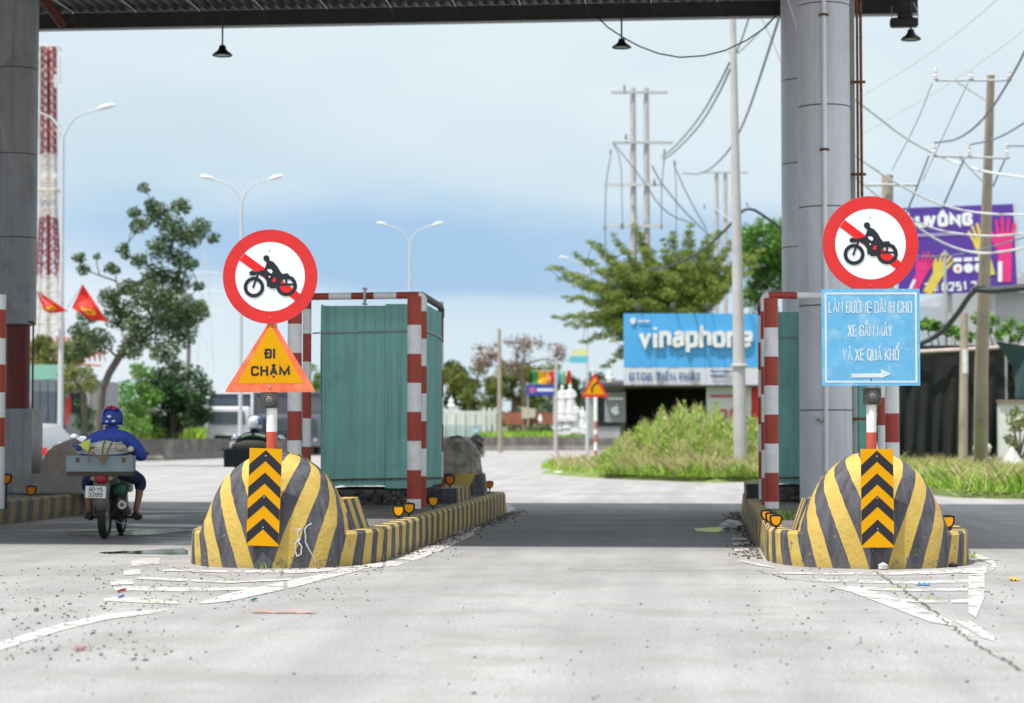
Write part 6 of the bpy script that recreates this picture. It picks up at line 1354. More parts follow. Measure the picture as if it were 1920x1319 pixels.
# ---- trucks beyond the barrier
m_cab = M('cab_white', (.74, .75, .77), .35, .05)
def truck(label, px0, px1, d, ytop, ycab, cargo_mat, base_z=.1, name='truck', m_cab=m_cab):
    s = d/FPX; c = gd((px0+px1)/2, d, base_z); w = (px1-px0)*s; zc = 1.2+(818-ycab)*s-base_z; zt = 1.2+(818-ytop)*s-base_z; t = thing(name, label, 'truck', c, None, YAW+R(4))
    b = B(); b.rbox((0, .9, .45+(zc-.45)/2), (w, 1.7, zc-.45), .12); b.build('cab', m_cab, t, world=False)
    b = B(); b.box((0, -.0, zc-.62), (w*.84, .16, .72), tx=.95); b.build('windscreen', M('windscreen', (.04, .06, .065), .1, .2, 2, spec=.8), t, world=False)
    b = B(); b.box((0, -.02, 1.02), (w*.62, .16, .26)); b.build('grille', m_black, t, world=False)
    b = B(); b.box((0, -.06, .62), (w*1.0, .2, .26)); b.build('bumper', m_cab, t, world=False)
    for sg in (-1, 1):
        b = B(); b.box((sg*w*.40, -.01, .86), (.22, .08, .16)); b.build('headlight', M('headlight', (.5, .48, .42), .2), t, world=False)
        b = B(); b.box((sg*(w/2+.12), .1, zc-.7), (.12, .06, .42)); b.build('mirror', m_black, t, world=False)
        b = B(); b.lathe([(.42, -.13), (.42, .13)], (sg*w*.40, .9, .42), 20, ax=(1, 0, 0)); b.build('wheel', m_rubber, t, world=False)
        b = B(); b.lathe([(.42, -.13), (.42, .13)], (sg*w*.40, 5.4, .42), 20, ax=(1, 0, 0)); b.build('wheel', m_rubber, t, world=False)
    b = B(); b.box((sg*0+w*.44, -.12, .52), (.16, .04, .12)); b.build('indicator', M('amber', (.7, .3, .02), .4), t, world=False)
    b = B(); b.box((0, 4.6, .75+(zt-.75)/2), (w*1.06, 5.4, zt-.75)); b.build('cargo_box', cargo_mat, t, world=False)
    b = B()
    for sg in (-1, 1): b.box((sg*w*.53, 1.88, .75+(zt-.75)/2), (.12, .1, zt-.7))
    b.box((0, 1.88, zt), (w*1.06, .1, .08)); b.build('cargo_frame', m_cab, t, world=False); return t
truck('white cab truck facing us beyond the barrier, dark load behind', 388, 466, 114, 736, 763, M('dark_blue_cargo', (.045, .06, .09), .6))
truck('grey covered truck mostly hidden behind the second rider and the left sign', 476, 604, 128, 736, 778, M('grey_tarpaulin', (.10, .10, .12), .8, .35, 1.2), m_cab=M('cab_grey_blue', (.12, .14, .18), .5))
# ---- white yard fence, statues, brick wall
m_fw = M('white_fence_paint', (.60, .61, .60), .7, .12, .6); m_fb = M('fence_pale_blue', (.38, .45, .50), .7, .15, .6)
t = thing('yard_fence', 'white and pale blue sheet fence beyond the barrier, left of the lone brown pole', 'fence', gd(880, 196, .5))
for k in range(11): fbox('fence_panel', 826+9.3*k, 834.9+9.3*k, 771, 797, 196+.15*(k % 2), .08, m_fw, t); fbox('lower_panel', 826+9.3*k, 834.9+9.3*k, 797, 826, 195.8+.15*(k % 2), .08, m_fb, t)
for k, x in enumerate((905, 915, 925, 933)): fbox('fence_post', x, x+5.5, 765, 826, 195, .4, m_fw, t)
t = thing('white_building', 'pale building part seen in the gap left of the teal booth', 'building', gd(590, 170)); fbox('wall', 572, 612, 768, 840, 170, 4, m_fw, t); fbox('window', 577, 588, 780, 800, 169.9, .1, MC['grey_blue_shutter'], t)
t = thing('brick_wall', 'low reddish brick wall behind the grass, between the brown pole and the white statues', 'wall', gd(995, 192, .5)); mbr = M('brick_red', (.36, .12, .08), .9, .3, 1.5)
for k in range(9): fbox('brick_course', 944+.3*k, 1045, 774+2.5*k, 776.2+2.5*k, 192, .4, mbr, t)
for x, y0, y1, w, lab in ((985, 764, 785, 14, 'small pale block on the brick wall, left one'), (996, 766, 784, 16, 'cream box on the brick wall beside the pale block')):
    ob = fbox('block', x-w/2, x+w/2, y0, y1, 191, .8, M('cream', (.5, .45, .36), .7), None); tag(ob, lab, 'block')
m_marble = M('white_marble', (.68, .68, .68), .5, .06, 2)
def statue(px, ybase, ytop, d, label, seated=False, ped=True, grp='white stone statues for sale'):
    s = d/FPX; c = at(px, ybase, d); h = (ybase-ytop)*s; t = thing('statue', label, 'statue', c, grp); pz = .22*h if ped else 0; H = h-pz
    if ped: b = B(); b.box((0, 0, pz*.3), (H*.42, H*.42, pz*.6)); b.lathe([(H*.20, pz*.6), (H*.17, pz*.8), (H*.21, pz)], (0, 0, 0), 16); b.build('pedestal', m_marble, t, world=False)
    if seated: pr = [(.30, 0), (.36, .06), (.34, .16), (.22, .26), (.20, .40), (.24, .56), (.20, .66), (.07, .72), (.06, .76)]
    else: pr = [(.17, 0), (.18, .04), (.155, .25), (.16, .45), (.135, .58), (.17, .72), (.15, .80), (.055, .845), (.05, .87)]
    b = B(); b.lathe([(r*H, pz+z*H) for r, z in pr], (0, 0, 0), 18); b.v = [(v[0], v[1]*.72, v[2]) for v in b.v]
    if not seated:
        for sg in (-1, 1): b.tube([(sg*.15*H, 0, pz+.76*H), (sg*.19*H, -.03*H, pz+.60*H), (sg*.04*H, -.13*H, pz+.55*H)], [.05*H, .045*H, .03*H], 8)
    b.build('robe', m_marble, t, world=False, smooth=True)
    b = B(); hy = .93 if not seated else .84; b.ball((0, 0, pz+hy*H), .07*H*(1.25 if seated else 1), 12, sc=(.85, .9, 1.1)); b.ball((0, .01*H, pz+(hy+.07)*H), .035*H, 8); b.build('head', m_marble, t, world=False, smooth=True)
for px, yb, yt, st_, lab in ((1054, 790, 724, 0, 'tall white standing statue, leftmost in the back row by the barrier'), (1069, 790, 722, 0, 'tall white standing statue with the highest head, second in the back row'), (1078, 812, 755, 0, 'white standing statue in front, third from the left of the group'), (1047, 815, 777, 1, 'white seated statue at the left front of the group'),
    (1062, 815, 768, 1, 'white seated statue in the middle front of the group'), (1092, 814, 764, 0, 'small white standing statue near the middle of the group'), (1104, 815, 770, 1, 'white seated statue left of the striped triangle post'), (1128, 812, 772, 0, 'white standing statue just right of the triangle post'), (1140, 815, 788, 1, 'white seated low statue at the right end of the group'), (1083, 816, 792, 1, 'smallest white seated statue at the very front'),
    (846, 770, 742, 1, 'small white seated statue above the left end of the white fence'), (1013, 792, 775, 1, 'small white statue by the grass below the brick wall'), (1112, 705, 690, 0, 'white figure above the tip of the warning triangle'), (1142, 716, 692, 1, 'white seated figure on a roof left of the light blue sign')):
    statue(px, yb, yt, 178 if yt > 715 else 150, lab, bool(st_))
# shop roof carrying the two upper figures
t = thing('low_shop', 'low dark roofed shop behind the statues, left of the phone shop', 'shop', gd(1140, 152)); fbox('roof', 1096, 1190, 713, 718, 152, 6, M('shop_roof', (.2, .2, .2), .7), t); fbox('wall', 1105, 1190, 718, 822, 153, 4, m_shedw, t); fbox('opening', 1120, 1180, 732, 800, 152.9, .1, m_black, t)
# signs in the middle distance
t = thing('shop_sign', 'small dark blue shop sign with a pink logo under the coloured flags', 'sign', gd(1012, 160)); fbox('board', 987, 1041, 722, 742, 160, .15, M('navy_sign', (.035, .07, .34), .5), t)
b = B(); f_ = scaled(frame(998, 732, 159.9), 160/FPX); b.plate(f_, circ(0, 0, 6, 14), .02, .1); b.build('logo', M('logo_pink', (.5, .1, .3), .5), t); b = B(); text(b, 'HONDA', scaled(frame(1008, 732, 159.8), 160/FPX), 0, -4, 8, 30, 1.6, .05) if False else b.plate(f_, [(9, -2), (40, -2), (40, 3), (9, 3)], .02, .1); b.build('name_line', m_swhite, t)
for x in (990, 1038): fbox('leg', x-1, x+1, 742, 800, 160, .1, m_galv, t)
for k, (x, w, colr, nm) in enumerate(((1003, 8, (.02, .30, .08), 'green'), (1014, 10, (.70, .50, .04), 'yellow'), (1024, 9, (.75, .28, .01), 'orange'), (1035, 7, (.6, .03, .02), 'red'), (1048, 6, (.05, .35, .50), 'sky blue'), (1056, 8, (.30, .55, .25), 'pale green'), (1067, 8, (.62, .03, .02), 'second red'))):
    b = B(); f_ = scaled(frame(x, 708, 158), 158/FPX); V = [[f_[0]+f_[1]*(u*w-w/2)+f_[2]*(-v*24+12+math.sin(u*5+k)*1.5)+f_[3]*(.12*math.sin(v*5+u*3+k)) for u in [i/5 for i in range(6)]] for v in [j/6 for j in range(7)]]
    b.add([p for r_ in V for p in r_], [(j*6+i, (j+1)*6+i, (j+1)*6+i+1, j*6+i+1) for j in range(6) for i in range(5)]); tag(b.build('festival_flag', M('flag_'+nm.replace(' ', '_'), colr, .6, trans=.3), smooth=True, angle=180, origin=f_[0]), '%s flag in the row of coloured flags above the navy sign' % nm, 'flag', 'row of coloured flags')
b = B(); b.tube([at(998, 696, 158.2), at(1074, 696, 158.2)], .03, 5); tag(b.build('flag_line', m_galv, origin=at(998, 696, 158)), 'thin line carrying the row of coloured flags', 'line')
def pole(px0, ytop, px1, d, w0, w1, label, mat, base_z=0, cat='pole', nm='utility_pole', parts=None, sq=False):
    s = d/FPX; c = gd(px1, d, base_z); tp = at(px0, ytop, d); t = thing(nm, label, cat, c); b = B(); b.tube([c, tp], [w1*s/2, w0*s/2], 4 if sq else 14); b.build('shaft', mat, t, smooth=not sq); return t
m_pc = M('pole_concrete', (.42, .41, .41), .8, .15, 1.5, dirt=(.25, .24, .23)); m_pw = M('weathered_pole', (.33, .28, .22), .85, .2, 1.5, dirt=(.2, .17, .13))
pole(936, 617, 938, 150, 6, 9, 'lone thin brown pole standing beyond the barrier, among the yellow green trees', m_pw)
pole(1043, 672, 1042, 148, 5, 8, 'short grey pole among the coloured flags', m_pc)
t = thing('banner', 'small pale yellow and blue banner on the farthest street lamp pole', 'banner', at(1088, 672, 135)); fbox('upper_half', 1072, 1104, 656, 667, 135.3, .06, M('pale_yellow', (.6, .58, .3), .6), t); fbox('lower_half', 1068, 1102, 668, 681, 135.3, .06, M('sky_blue_banner', (.12, .45, .58), .6), t)
# warning triangle
d = 80; s = d/FPX
t = thing('warning_sign', 'small yellow triangle bend sign with red edge on a banded post at the grass edge', 'traffic sign', gd(1117, d))
fw = scaled(frame(1115, 724, d), s); b = B(); b.plate(fw, rtri([(-26, -21), (26, -21), (0, 25)], 4), .01); b.build('red_border', m_sred, t)
b = B(); b.plate(fw, [(-18.5, -16), (18.5, -16), (0, 16.5)], .004, .012); b.build('yellow_face', m_syel, t)
b = B(); L_, R_ = strip([(-5, -13), (-5, -4), (-2, 1), (5, 6)], 3.4, False); V = [fw[0]+fw[1]*p.x+fw[2]*p.y+fw[3]*.02 for p in L_+R_]; b.add(V, [(i, 4+i, 5+i, 1+i) for i in range(3)]); b.plate(fw, [(3, 8.5), (8, 8), (6.5, 3)], .003, .018); b.build('bend_arrow', m_sblack, t)
ys = [745, 775, 790, 806, 815, 830, 845, 858, 872]; c = gd(1117, d); prof = []; mis = []; col = 1
for a, c_ in zip(ys[:-1], ys[1:]): prof += [(3.6*s, 1.2+(818-a)*s), (3.6*s, 1.2+(818-c_)*s)]; mis += [col, col]; col = 1-col if a > 760 else col
prof[-1] = (3.6*s, 0); b = B(); b.lathe(prof[::-1], (c.x, c.y, 0), 12, mis=mis[:-1][::-1]); b.build('post', [M('faded_red_band', (.45, .16, .14), .7), m_white], t)
# poster panel with fruit mark
t = thing('poster_panel', 'grey poster panel with a white bitten apple mark, left of the phone shop', 'poster', gd(1153, 88)); fbox('panel', 1134, 1173, 736, 792, 88, .12, M('poster_grey', (.26, .26, .30), .5, .1, 1), t)
f_ = scaled(frame(1154, 770, 87.9), 88/FPX); b = B(); ap = [(8.5*math.cos(a)*(1+.06*math.cos(2*a)), 8*math.sin(a)-.9*(abs(math.cos(a)) < .25)) for a in [R(12*i) for i in range(30)]]; ap = [(x if not (x > 5.2 and -2.5 < y < 4) else 4.8, y) for x, y in ap]; b.plate(f_, ap, .02, .08)
b.plate(f_, [(0, 8.5), (1, 12), (4, 14), (3.5, 10)], .02, .08); b.build('apple_mark', m_swhite, t)
b = B(); b.plate(f_, [(-14, 20), (14, 20), (14, 24), (-14, 24)], .02, .08); b.build('heading_line', m_swhite, t)
# ---- phone shop
m_vb = M('sign_sky_blue', (.075, .36, .72), .4, .07, .5); m_vw = M('sign_panel_white', (.60, .61, .64), .5, .08, .8)
d = 88; s = d/FPX; t = thing('phone_shop', 'small phone shop with a light blue lettered sign above a dark open front', 'shop', gd(1310, d))
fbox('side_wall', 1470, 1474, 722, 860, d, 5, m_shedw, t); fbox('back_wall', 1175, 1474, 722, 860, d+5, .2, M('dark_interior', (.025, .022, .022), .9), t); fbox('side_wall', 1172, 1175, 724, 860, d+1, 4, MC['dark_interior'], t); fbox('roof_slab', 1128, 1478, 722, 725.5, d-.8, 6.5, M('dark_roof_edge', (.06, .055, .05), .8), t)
for k in range(6): fbox('sign_panel', 1170+50.6*k, 1220.2+50.6*k, 588, 690, d+.012*(k % 2), .18, m_vb, t)
fbox('lower_board', 1170, 1324, 691, 722, d+.0, .16, m_vw, t); fbox('lower_board', 1325, 1474, 691, 720, d+.01, .16, m_vw, t)
f_ = scaled(frame(1304, 638, d-.02), s)
b = B(); text(b, 'vinaphone', f_, -107, -14, 40, 214, 8.2, .04, t=.07, gap=.42); b.build('lettering', M('letter_white', (.7, .71, .72), .4), t)
b = B(); text(b, 'ĐTDĐ', f_, -124, -76, 14.5, 42, 2.1, .03, gap=.5); b.build('lettering', M('letter_dark_blue', (.02, .13, .34), .5), t)
b = B(); text(b, 'TIẾN PHÁT', f_, -73, -76, 14.5, 82, 2.1, .03, gap=.5); b.build('lettering', MC['letter_dark_blue'], t)
b = B(); b.plate(f_, [(-123, 40), (-117, 42), (-112, 40), (-113, 33), (-117, 29), (-122, 33)], .02, .03); b.build('shield_mark', MC['letter_white'], t)
b = B(); b.plate(f_, [(-108, 34), (-86, 34), (-86, 37), (-108, 37)], .02, .03); b.build('small_print', MC['letter_white'], t)
for y_, w_ in ((-60, 52), (-68, 28)): b = B(); b.plate(f_, [(27, y_), (27+w_, y_), (27+w_, y_+2.5), (27, y_+2.5)], .02, .03); b.build('small_print', MC['letter_dark_blue'], t)
fbox('notice_board', 1325, 1409, 722, 792, d-.3, .1, m_vw, t); fbox('red_panel', 1411, 1440, 722, 800, d-.3, .1, m_sred, t)
f2 = scaled(frame(1367, 757, d-.32), s); b = B(); text(b, 'DẾ', f2, -22, -28, 17, 40, 4, .03, gap=.45); b.build('lettering', M('letter_red', (.55, .05, .06), .5), t); b = B(); b.plate(f2, [(-36, 12), (28, 12), (28, 16), (-36, 16)], .02, .02); b.build('small_print', MC['letter_red'], t)
for x, y in ((1197, 576), (1262, 575), (1327, 575)):
    b = B(); b.rbox(at(x, y, d-.9), (.26, .2, .26), .05); b.tube([at(x+2, y+4, d-.8), at(x+7, y+15, d)], .02, 6); b.build('sign_lamp', m_box, t)
# blue chairs by the shop front
for x, lab in ((1187, 'blue plastic chair in the dark shop front, left one'), (1204, 'blue plastic chair in the dark shop front, right one')):
    tt = thing('chair', lab, 'chair', gd(x, 86, .14), 'blue plastic chairs'); mb = M('chair_blue', (.05, .25, .55), .4)
    b = B(); b.box((0, 0, .45), (.42, .42, .04)); b.build('seat', mb, tt, world=False); b = B(); b.box((0, .2, .70), (.42, .04, .46)); b.build('backrest', mb, tt, world=False)
    for sx in (-1, 1):
        for sy in (-1, 1): b = B(); b.box((sx*.18, sy*.18, .215), (.04, .04, .43)); b.build('leg', mb, tt, world=False)
b = B(); b.tube([gd(1376, 63, .1), at(1376, 828, 63)], .07, 8); 
ob = fbox('yellow_sign', 1369, 1380, 812, 834, 62, .04, M('pale_yellow_sign', (.6, .6, .08), .5), None); tag(ob, 'small pale yellow plate in the weeds at the foot of the concrete mast', 'sign')
# ---- big concrete mast and power poles
t = pole(1374, 28, 1389, 58, 11, 27, 'tall tapering concrete mast rising from the weeds in front of the shop sign', m_pc, .1)
b = B(); c = at(1386.5, 686, 58); b.lathe([(.20, -.05), (.24, -.03), (.24, .03), (.20, .05)], c, 16); b.build('collar', m_pc, t)
b = B(); c = at(1377, 98, 58); b.box(c, (.3, .1, .05)); b.build('cable_clamp', m_galv, t)
def ins(b_par, p, h=.22, mat=None):
    b = B(); b.lathe([(.03, 0), (.075, .02), (.03, .06), (.07, .09), (.03, .13), (.05, .18), (.02, h)], p, 10); b.build('insulator', mat or M('porcelain', (.6, .58, .58), .3), b_par, smooth=True)
d = 104; s = d/FPX
t = thing('double_pole', 'pair of grey concrete power poles with crossarms above the feathery tree', 'power pole', gd(1200, d))
for x0, x1 in ((1186.5, 1190), (1211.5, 1215)): b = B(); b.tube([gd(x1, d), at(x0, 166, d)], [.20, .13], 12); b.build('pole', m_pc, t, smooth=True)
m_pa = M('pale_crossarm', (.52, .53, .53), .6)
for y, x0, x1, m_ in ((174, 1146, 1252, m_galv), (268, 1148, 1262, m_galv), (347, 1132, 1240, m_pa), (425, 1134, 1245, m_pa)): b = B(); b.box(at((x0+x1)/2, y, d-.2), ((x1-x0)*s, .1, .12), rz=YAW); b.build('crossarm', m_, t)
m_ic = M('insulator_teal', (.05, .22, .25), .4); m_ir = M('insulator_red', (.35, .06, .06), .4); m_ik = M('insulator_dark', (.05, .06, .08), .4)
for x, y, m_ in ((1171, 170, m_ik), (1174, 262, m_ik), (1145, 290, m_ic), (1246, 290, m_ir), (1227, 347, m_ik), (1134, 432, m_ik), (1166, 430, m_ik), (1240, 430, m_ir), (1265, 311, m_ik)): ins(t, at(x, y, d-.3), .28, m_)
m_wire = M('cable_grey', (.16, .20, .26), .6); m_wirew = M('cable_white', (.56, .58, .60), .6); m_wired = M('cable_dark', (.05, .055, .065), .7)
def pwire(pts, r, mat, label, sm=2):
    P = [at(*p) for p in pts]
    for _ in range(sm): q_ = [P[0]]; [q_.extend((a.lerp(c, .25), a.lerp(c, .75))) for a, c in zip(P[:-1], P[1:])]; q_.append(P[-1]); P = q_
    b = B(); b.tube(P, r, 5); tag(b.build('cable', mat, origin=P[0], smooth=True), label, 'cable', 'overhead cables')
for pts, r, m_, lab in (
  ([(1145, 292, 103), (1136, 340, 103), (1134, 430, 103), (1137, 500, 103)], .03, m_wire, 'vertical jumper cable at the left end of the double pole crossarms'),
  ([(1150, 270, 103), (1165, 300, 103), (1166, 380, 103), (1168, 430, 103)], .025, m_wire, 'vertical jumper cable just left of the double poles'),
  ([(1246, 292, 103), (1240, 350, 103), (1240, 425, 103)], .03, m_wire, 'vertical jumper cable at the right end of the double pole crossarms'),
  ([(1265, 311, 103), (1268, 360, 103), (1268, 440, 103)], .025, m_wire, 'thin vertical cable right of the double poles'),
  ([(1150, 268, 103), (1200, 330, 103), (1245, 400, 104), (1300, 420, 106)], .03, m_wire, 'cable slanting down right from the left crossarm end'),
  ([(1222, 310, 103), (1240, 345, 104), (1290, 405, 106), (1340, 450, 110)], .035, m_wire, 'cable slanting down right from the right pole of the pair'),
  ([(1265, 312, 103), (1290, 370, 104), (1325, 430, 108)], .03, m_wire, 'cable slanting down from the small insulator at right'),
  ([(1240, 295, 103), (1262, 280, 98), (1310, 225, 85), (1345, 165, 75), (1368, 118, 60)], .035, m_wire, 'upper of two parallel cables climbing from the double pole to the mast'),
  ([(1243, 300, 103), (1266, 285, 98), (1314, 235, 85), (1349, 175, 75), (1370, 128, 60)], .035, m_wire, 'lower of two parallel cables climbing from the double pole to the mast'),
  ([(1380, 100, 57), (1392, 72, 54), (1406, 28, 50)], .022, m_wire, 'short steep cable above the mast, leftmost at the beam'),
  ([(1384, 100, 57), (1420, 65, 52), (1452, 30, 48)], .025, m_wirew, 'pale cable from the mast up to the beam'),
  ([(1280, 325, 103), (1320, 328, 96), (1368, 285, 80), (1400, 220, 70), (1430, 130, 60), (1462, 30, 50)], .035, m_wire, 'long curved cable behind the mast rising to the column'),
  ([(1215, 506, 97), (1260, 500, 90), (1320, 470, 80), (1372, 420, 66), (1400, 385, 60), (1440, 410, 62), (1466, 430, 64)], .045, m_wired, 'thick dark cable looping in front of the feathery tree'),
  ([(1425, 28, 52), (1445, 70, 56), (1466, 120, 60)], .012, m_wirew, 'faint pale cable crossing behind the mast near the column'),
  ([(1600, 185, 50), (1640, 215, 52), (1700, 262, 54), (1770, 298, 55), (1840, 322, 54), (1930, 334, 52)], .034, m_wirew, 'thick white cable sagging right of the grey column'),
  ([(1600, 290, 50), (1680, 345, 52), (1760, 385, 54), (1840, 402, 54), (1930, 403, 52)], .03, m_wirew, 'second white cable sagging in front of the purple billboard top'),
  ([(1600, 330, 50), (1660, 380, 52), (1740, 430, 54), (1840, 445, 54), (1930, 438, 52)], .027, m_wirew, 'third white cable crossing the purple billboard'),
  ([(1700, 410, 52), (1760, 455, 53), (1830, 478, 53), (1900, 470, 52), (1940, 460, 51)], .03, m_wirew, 'lowest white cable crossing the purple billboard'),
  ([(1700, 480, 52), (1780, 482, 53), (1850, 465, 53), (1940, 440, 50)], .018, m_wire, 'thin dark cable low across the billboard'),
  ([(1715, 650, 56), (1760, 630, 55), (1795, 590, 54), (1820, 550, 53.5), (1838, 540, 53.4)], .075, m_wired, 'thick dark cable bundle rising to the right power pole'),
  ([(1826, 541, 53.4), (1860, 545, 53), (1900, 541, 52), (1940, 538, 51)], .10, m_wired, 'thick tangled cable bundle at the right power pole'),
  ([(1752, 268, 53), (1800, 262, 54), (1850, 220, 52), (1900, 140, 48), (1930, 80, 45)], .028, m_wire, 'dark cable climbing from the lower crossarm to the right edge'),
  ([(1820, 271, 53), (1870, 262, 52), (1935, 222, 49)], .025, m_wire, 'shorter dark cable climbing to the right edge'),
  ([(1888, 274, 53), (1935, 274, 51)], .022, m_wire, 'short dark cable leaving the lower crossarm at the right edge'),
  ([(1742, 292, 53.5), (1720, 350, 54), (1700, 400, 55)], .026, m_wire, 'slanting cable from the lower crossarm left end'),
  ([(1808, 298, 53.5), (1785, 350, 54), (1765, 395, 55)], .026, m_wire, 'slanting cable from the middle of the lower crossarm'),
  ([(1884, 300, 53.5), (1862, 350, 54)], .026, m_wire, 'slanting cable from the lower crossarm right end'),
  ([(1748, 156, 53.5), (1720, 230, 55), (1672, 320, 60)], .012, m_wire, 'thin slanting wire from the upper crossarm left end'),
  ([(1815, 156, 53.5), (1780, 230, 55), (1730, 340, 60)], .012, m_wire, 'thin slanting wire from the middle of the upper crossarm'),
  ([(1600, 190, 60), (1700, 130, 55), (1800, 60, 50), (1880, -10, 46)], .010, m_wirew, 'hair thin wire in the sky right of the floodlight'),
  ([(1620, 250, 60), (1760, 170, 55), (1850, 110, 50), (1930, 50, 46)], .010, m_wirew, 'hair thin wire in the sky above the right power pole')):
    pwire(pts, r, m_, lab)
# second pair of poles
t = thing('double_pole', 'distant pair of thin grey poles right of the larger pair, left of the mast', 'power pole', gd(1351, 150))
for x in (1343.5, 1360): b = B(); b.tube([gd(x, 150), at(x, 326, 150)], [.19, .14], 10); b.build('pole', m_pc, t, smooth=True)
b = B(); b.box(at(1360, 324, 149.8), (84*150/FPX, .12, .12), rz=YAW); b.build('crossarm', m_galv, t)
for x, y in ((1321, 392), (1401, 388)): ins(t, at(x, y, 149.7), .35, m_ik)
b = B(); b.tube([at(1340, 392, 149.8), at(1372, 416, 149.8)], .05, 5); b.build('brace', m_lamph, t)
# right power pole
d = 54; s = d/FPX
t = thing('power_pole', 'leaning concrete power pole in front of the purple billboard, two crossarms with white insulators', 'power pole', gd(1838, d+5, .14))
b = B(); b.tube([gd(1838, d+5, .1), at(1840, 700, d+2.4), at(1858, 140, d)], [.205, .185, .10], 12); b.build('shaft', m_pw, t, smooth=True)
for y, x0, x1, sl in ((151, 1753, 1896, 0), (293, 1750, 1892, 4)):
    b = B(); b.tube([at(x0, y+0, d-.15), at(x1, y+sl, d-.15)], .035, 6); b.build('crossarm', m_galv, t)
    for x in (x0+1, (x0+x1)/2-4, x1-4): ins(t, at(x, y-2, d-.15), .30)
b = B(); b.tube([at(1795, 155, d-.1), at(1850, 190, d-.1)], .015, 5); b.build('brace', m_galv, t); b = B(); b.tube([at(1800, 297, d-.1), at(1846, 345, d-.1)], .02, 5); b.build('brace', m_galv, t)
t = pole(1664, 329, 1664, 66, 21, 27, 'stub of a brown pole just behind the right round sign', m_pw, .1); b = B(); b.tube([at(1625, 347, 65.7), at(1722, 347, 65.7)], .05, 6); b.build('crossarm', m_galv, t)
t = pole(1808, 588, 1805, 68, 14, 18, 'short square pale pole right of the blue notice, in front of the dark shade net', m_pw, .14, sq=False); b = B(); b.tube([at(1810, 655, 67.6), at(1810, 700, 67.6)], .09, 8); b.build('paint_patch', M('whitewash', (.6, .6, .6), .8), t)
pole(1772, 470, 1771, 78, 6, 8, 'thin grey pipe standing below the billboard', m_galv, .1)
# ---- purple billboard
m_pur = M('billboard_purple', (.085, .035, .30), .5, .06, .4); d = 84; s = d/FPX
t = thing('billboard', 'large purple billboard with white lettering and pink and yellow rubber gloves', 'billboard', gd(1800, d))
fb = scaled(frame(1800, 466, d, tilt=R(2.2)), s); b = B(); b.plate(fb, [(-118, -82), (104, -86), (104, 80), (-118, 80)], .15, -.15); b.build('board', m_pur, t)
b = B(); b.plate(fb, [(104, -60), (112, -60), (112, 82), (104, 80)], .3, -.3); b.build('pale_edge', M('edge_pale', (.45, .5, .5), .6), t)
for x in (-90, -20, 60): b = B(); p_ = fb[0]+fb[1]*x-fb[2]*82; b.tube([(p_.x, p_.y+.3, .1), p_+Fh*.3], .1, 8); b.build('support', m_galv, t)
b = B(); text(b, 'CẦU', fb, -138, 42, 25, 80, 7.5, .02, gap=.55); b.build('lettering', m_swhite, t); b = B(); text(b, 'VỒNG', fb, -62, 42, 25, 88, 7.5, .02, gap=.55); b.build('lettering', m_swhite, t)
b = B(); text(b, 'Tel:', fb, -70, -80, 17, 26, 3.4, .02, gap=.5); text(b, '0251 3', fb, -38, -80, 17, 66, 3.4, .02, gap=.5); b.build('lettering', m_swhite, t)
b = B(); b.plate(fb, [(-90, 25), (0, 25), (0, 30), (-90, 30)], .01, .01); b.build('subtitle_line', M('lilac', (.35, .3, .5), .5), t)
def glove(fr, cx, cy, sc, flip, mat, ang, nm='glove', cuff=None):
    c, s_ = math.cos(R(ang)), math.sin(R(ang)); T = lambda pts: [(cx+(x*flip*c-y*s_)*sc, cy+(x*flip*s_+y*c)*sc) for x, y in pts]
    out = [(-10, -62), (-11, -12), (-17, -4), (-23, 12), (-24, 20), (-20, 21), (-15, 12), (-13, 14), (-16, 38), (-12, 40), (-8, 18), (-6, 18), (-7, 44), (-2, 45), (0, 19), (2, 19), (4, 43), (9, 42), (7, 18), (9, 17), (14, 35), (19, 33), (14, 10), (12, -12), (11, -62)]
    b = B(); b.plate(fr, T(out), .015, .012); b.build(nm, mat, t)
    if cuff: b = B(); b.plate(fr, T([(-10.5, -62), (-11, -30), (-4, -28), (-4, -62)]), .012, .02); b.build('glove_highlight', m_swhite, t)
m_gp = M('glove_pink', (.68, .03, .20), .4); m_gy = M('glove_yellow', (.66, .52, .08), .4)
glove(fb, 84, 5, 1.15, 1, m_gp, -3, cuff=1); glove(fb, 40, 4, .95, -1, m_gy, 14); glove(fb, -40, -40, .8, 1, m_gy, -32); glove(fb, -72, -38, .8, 1, m_gp, -28, cuff=1)
for x in (-6, 14, 34):
    b = B(); b.plate(fb, circ(x, -38, 9, 16), .01, .012); b.build('badge', m_swhite, t); b = B(); b.plate(fb, [(x-8, -25), (x+8, -25), (x+8, -18), (x-8, -18)], .01, .012); b.build('badge_text', m_swhite, t)
b = B(); b.plate(fb, circ(-6, -38, 3.5, 12), .01, .024); b.build('badge_dot', m_sorange, t)
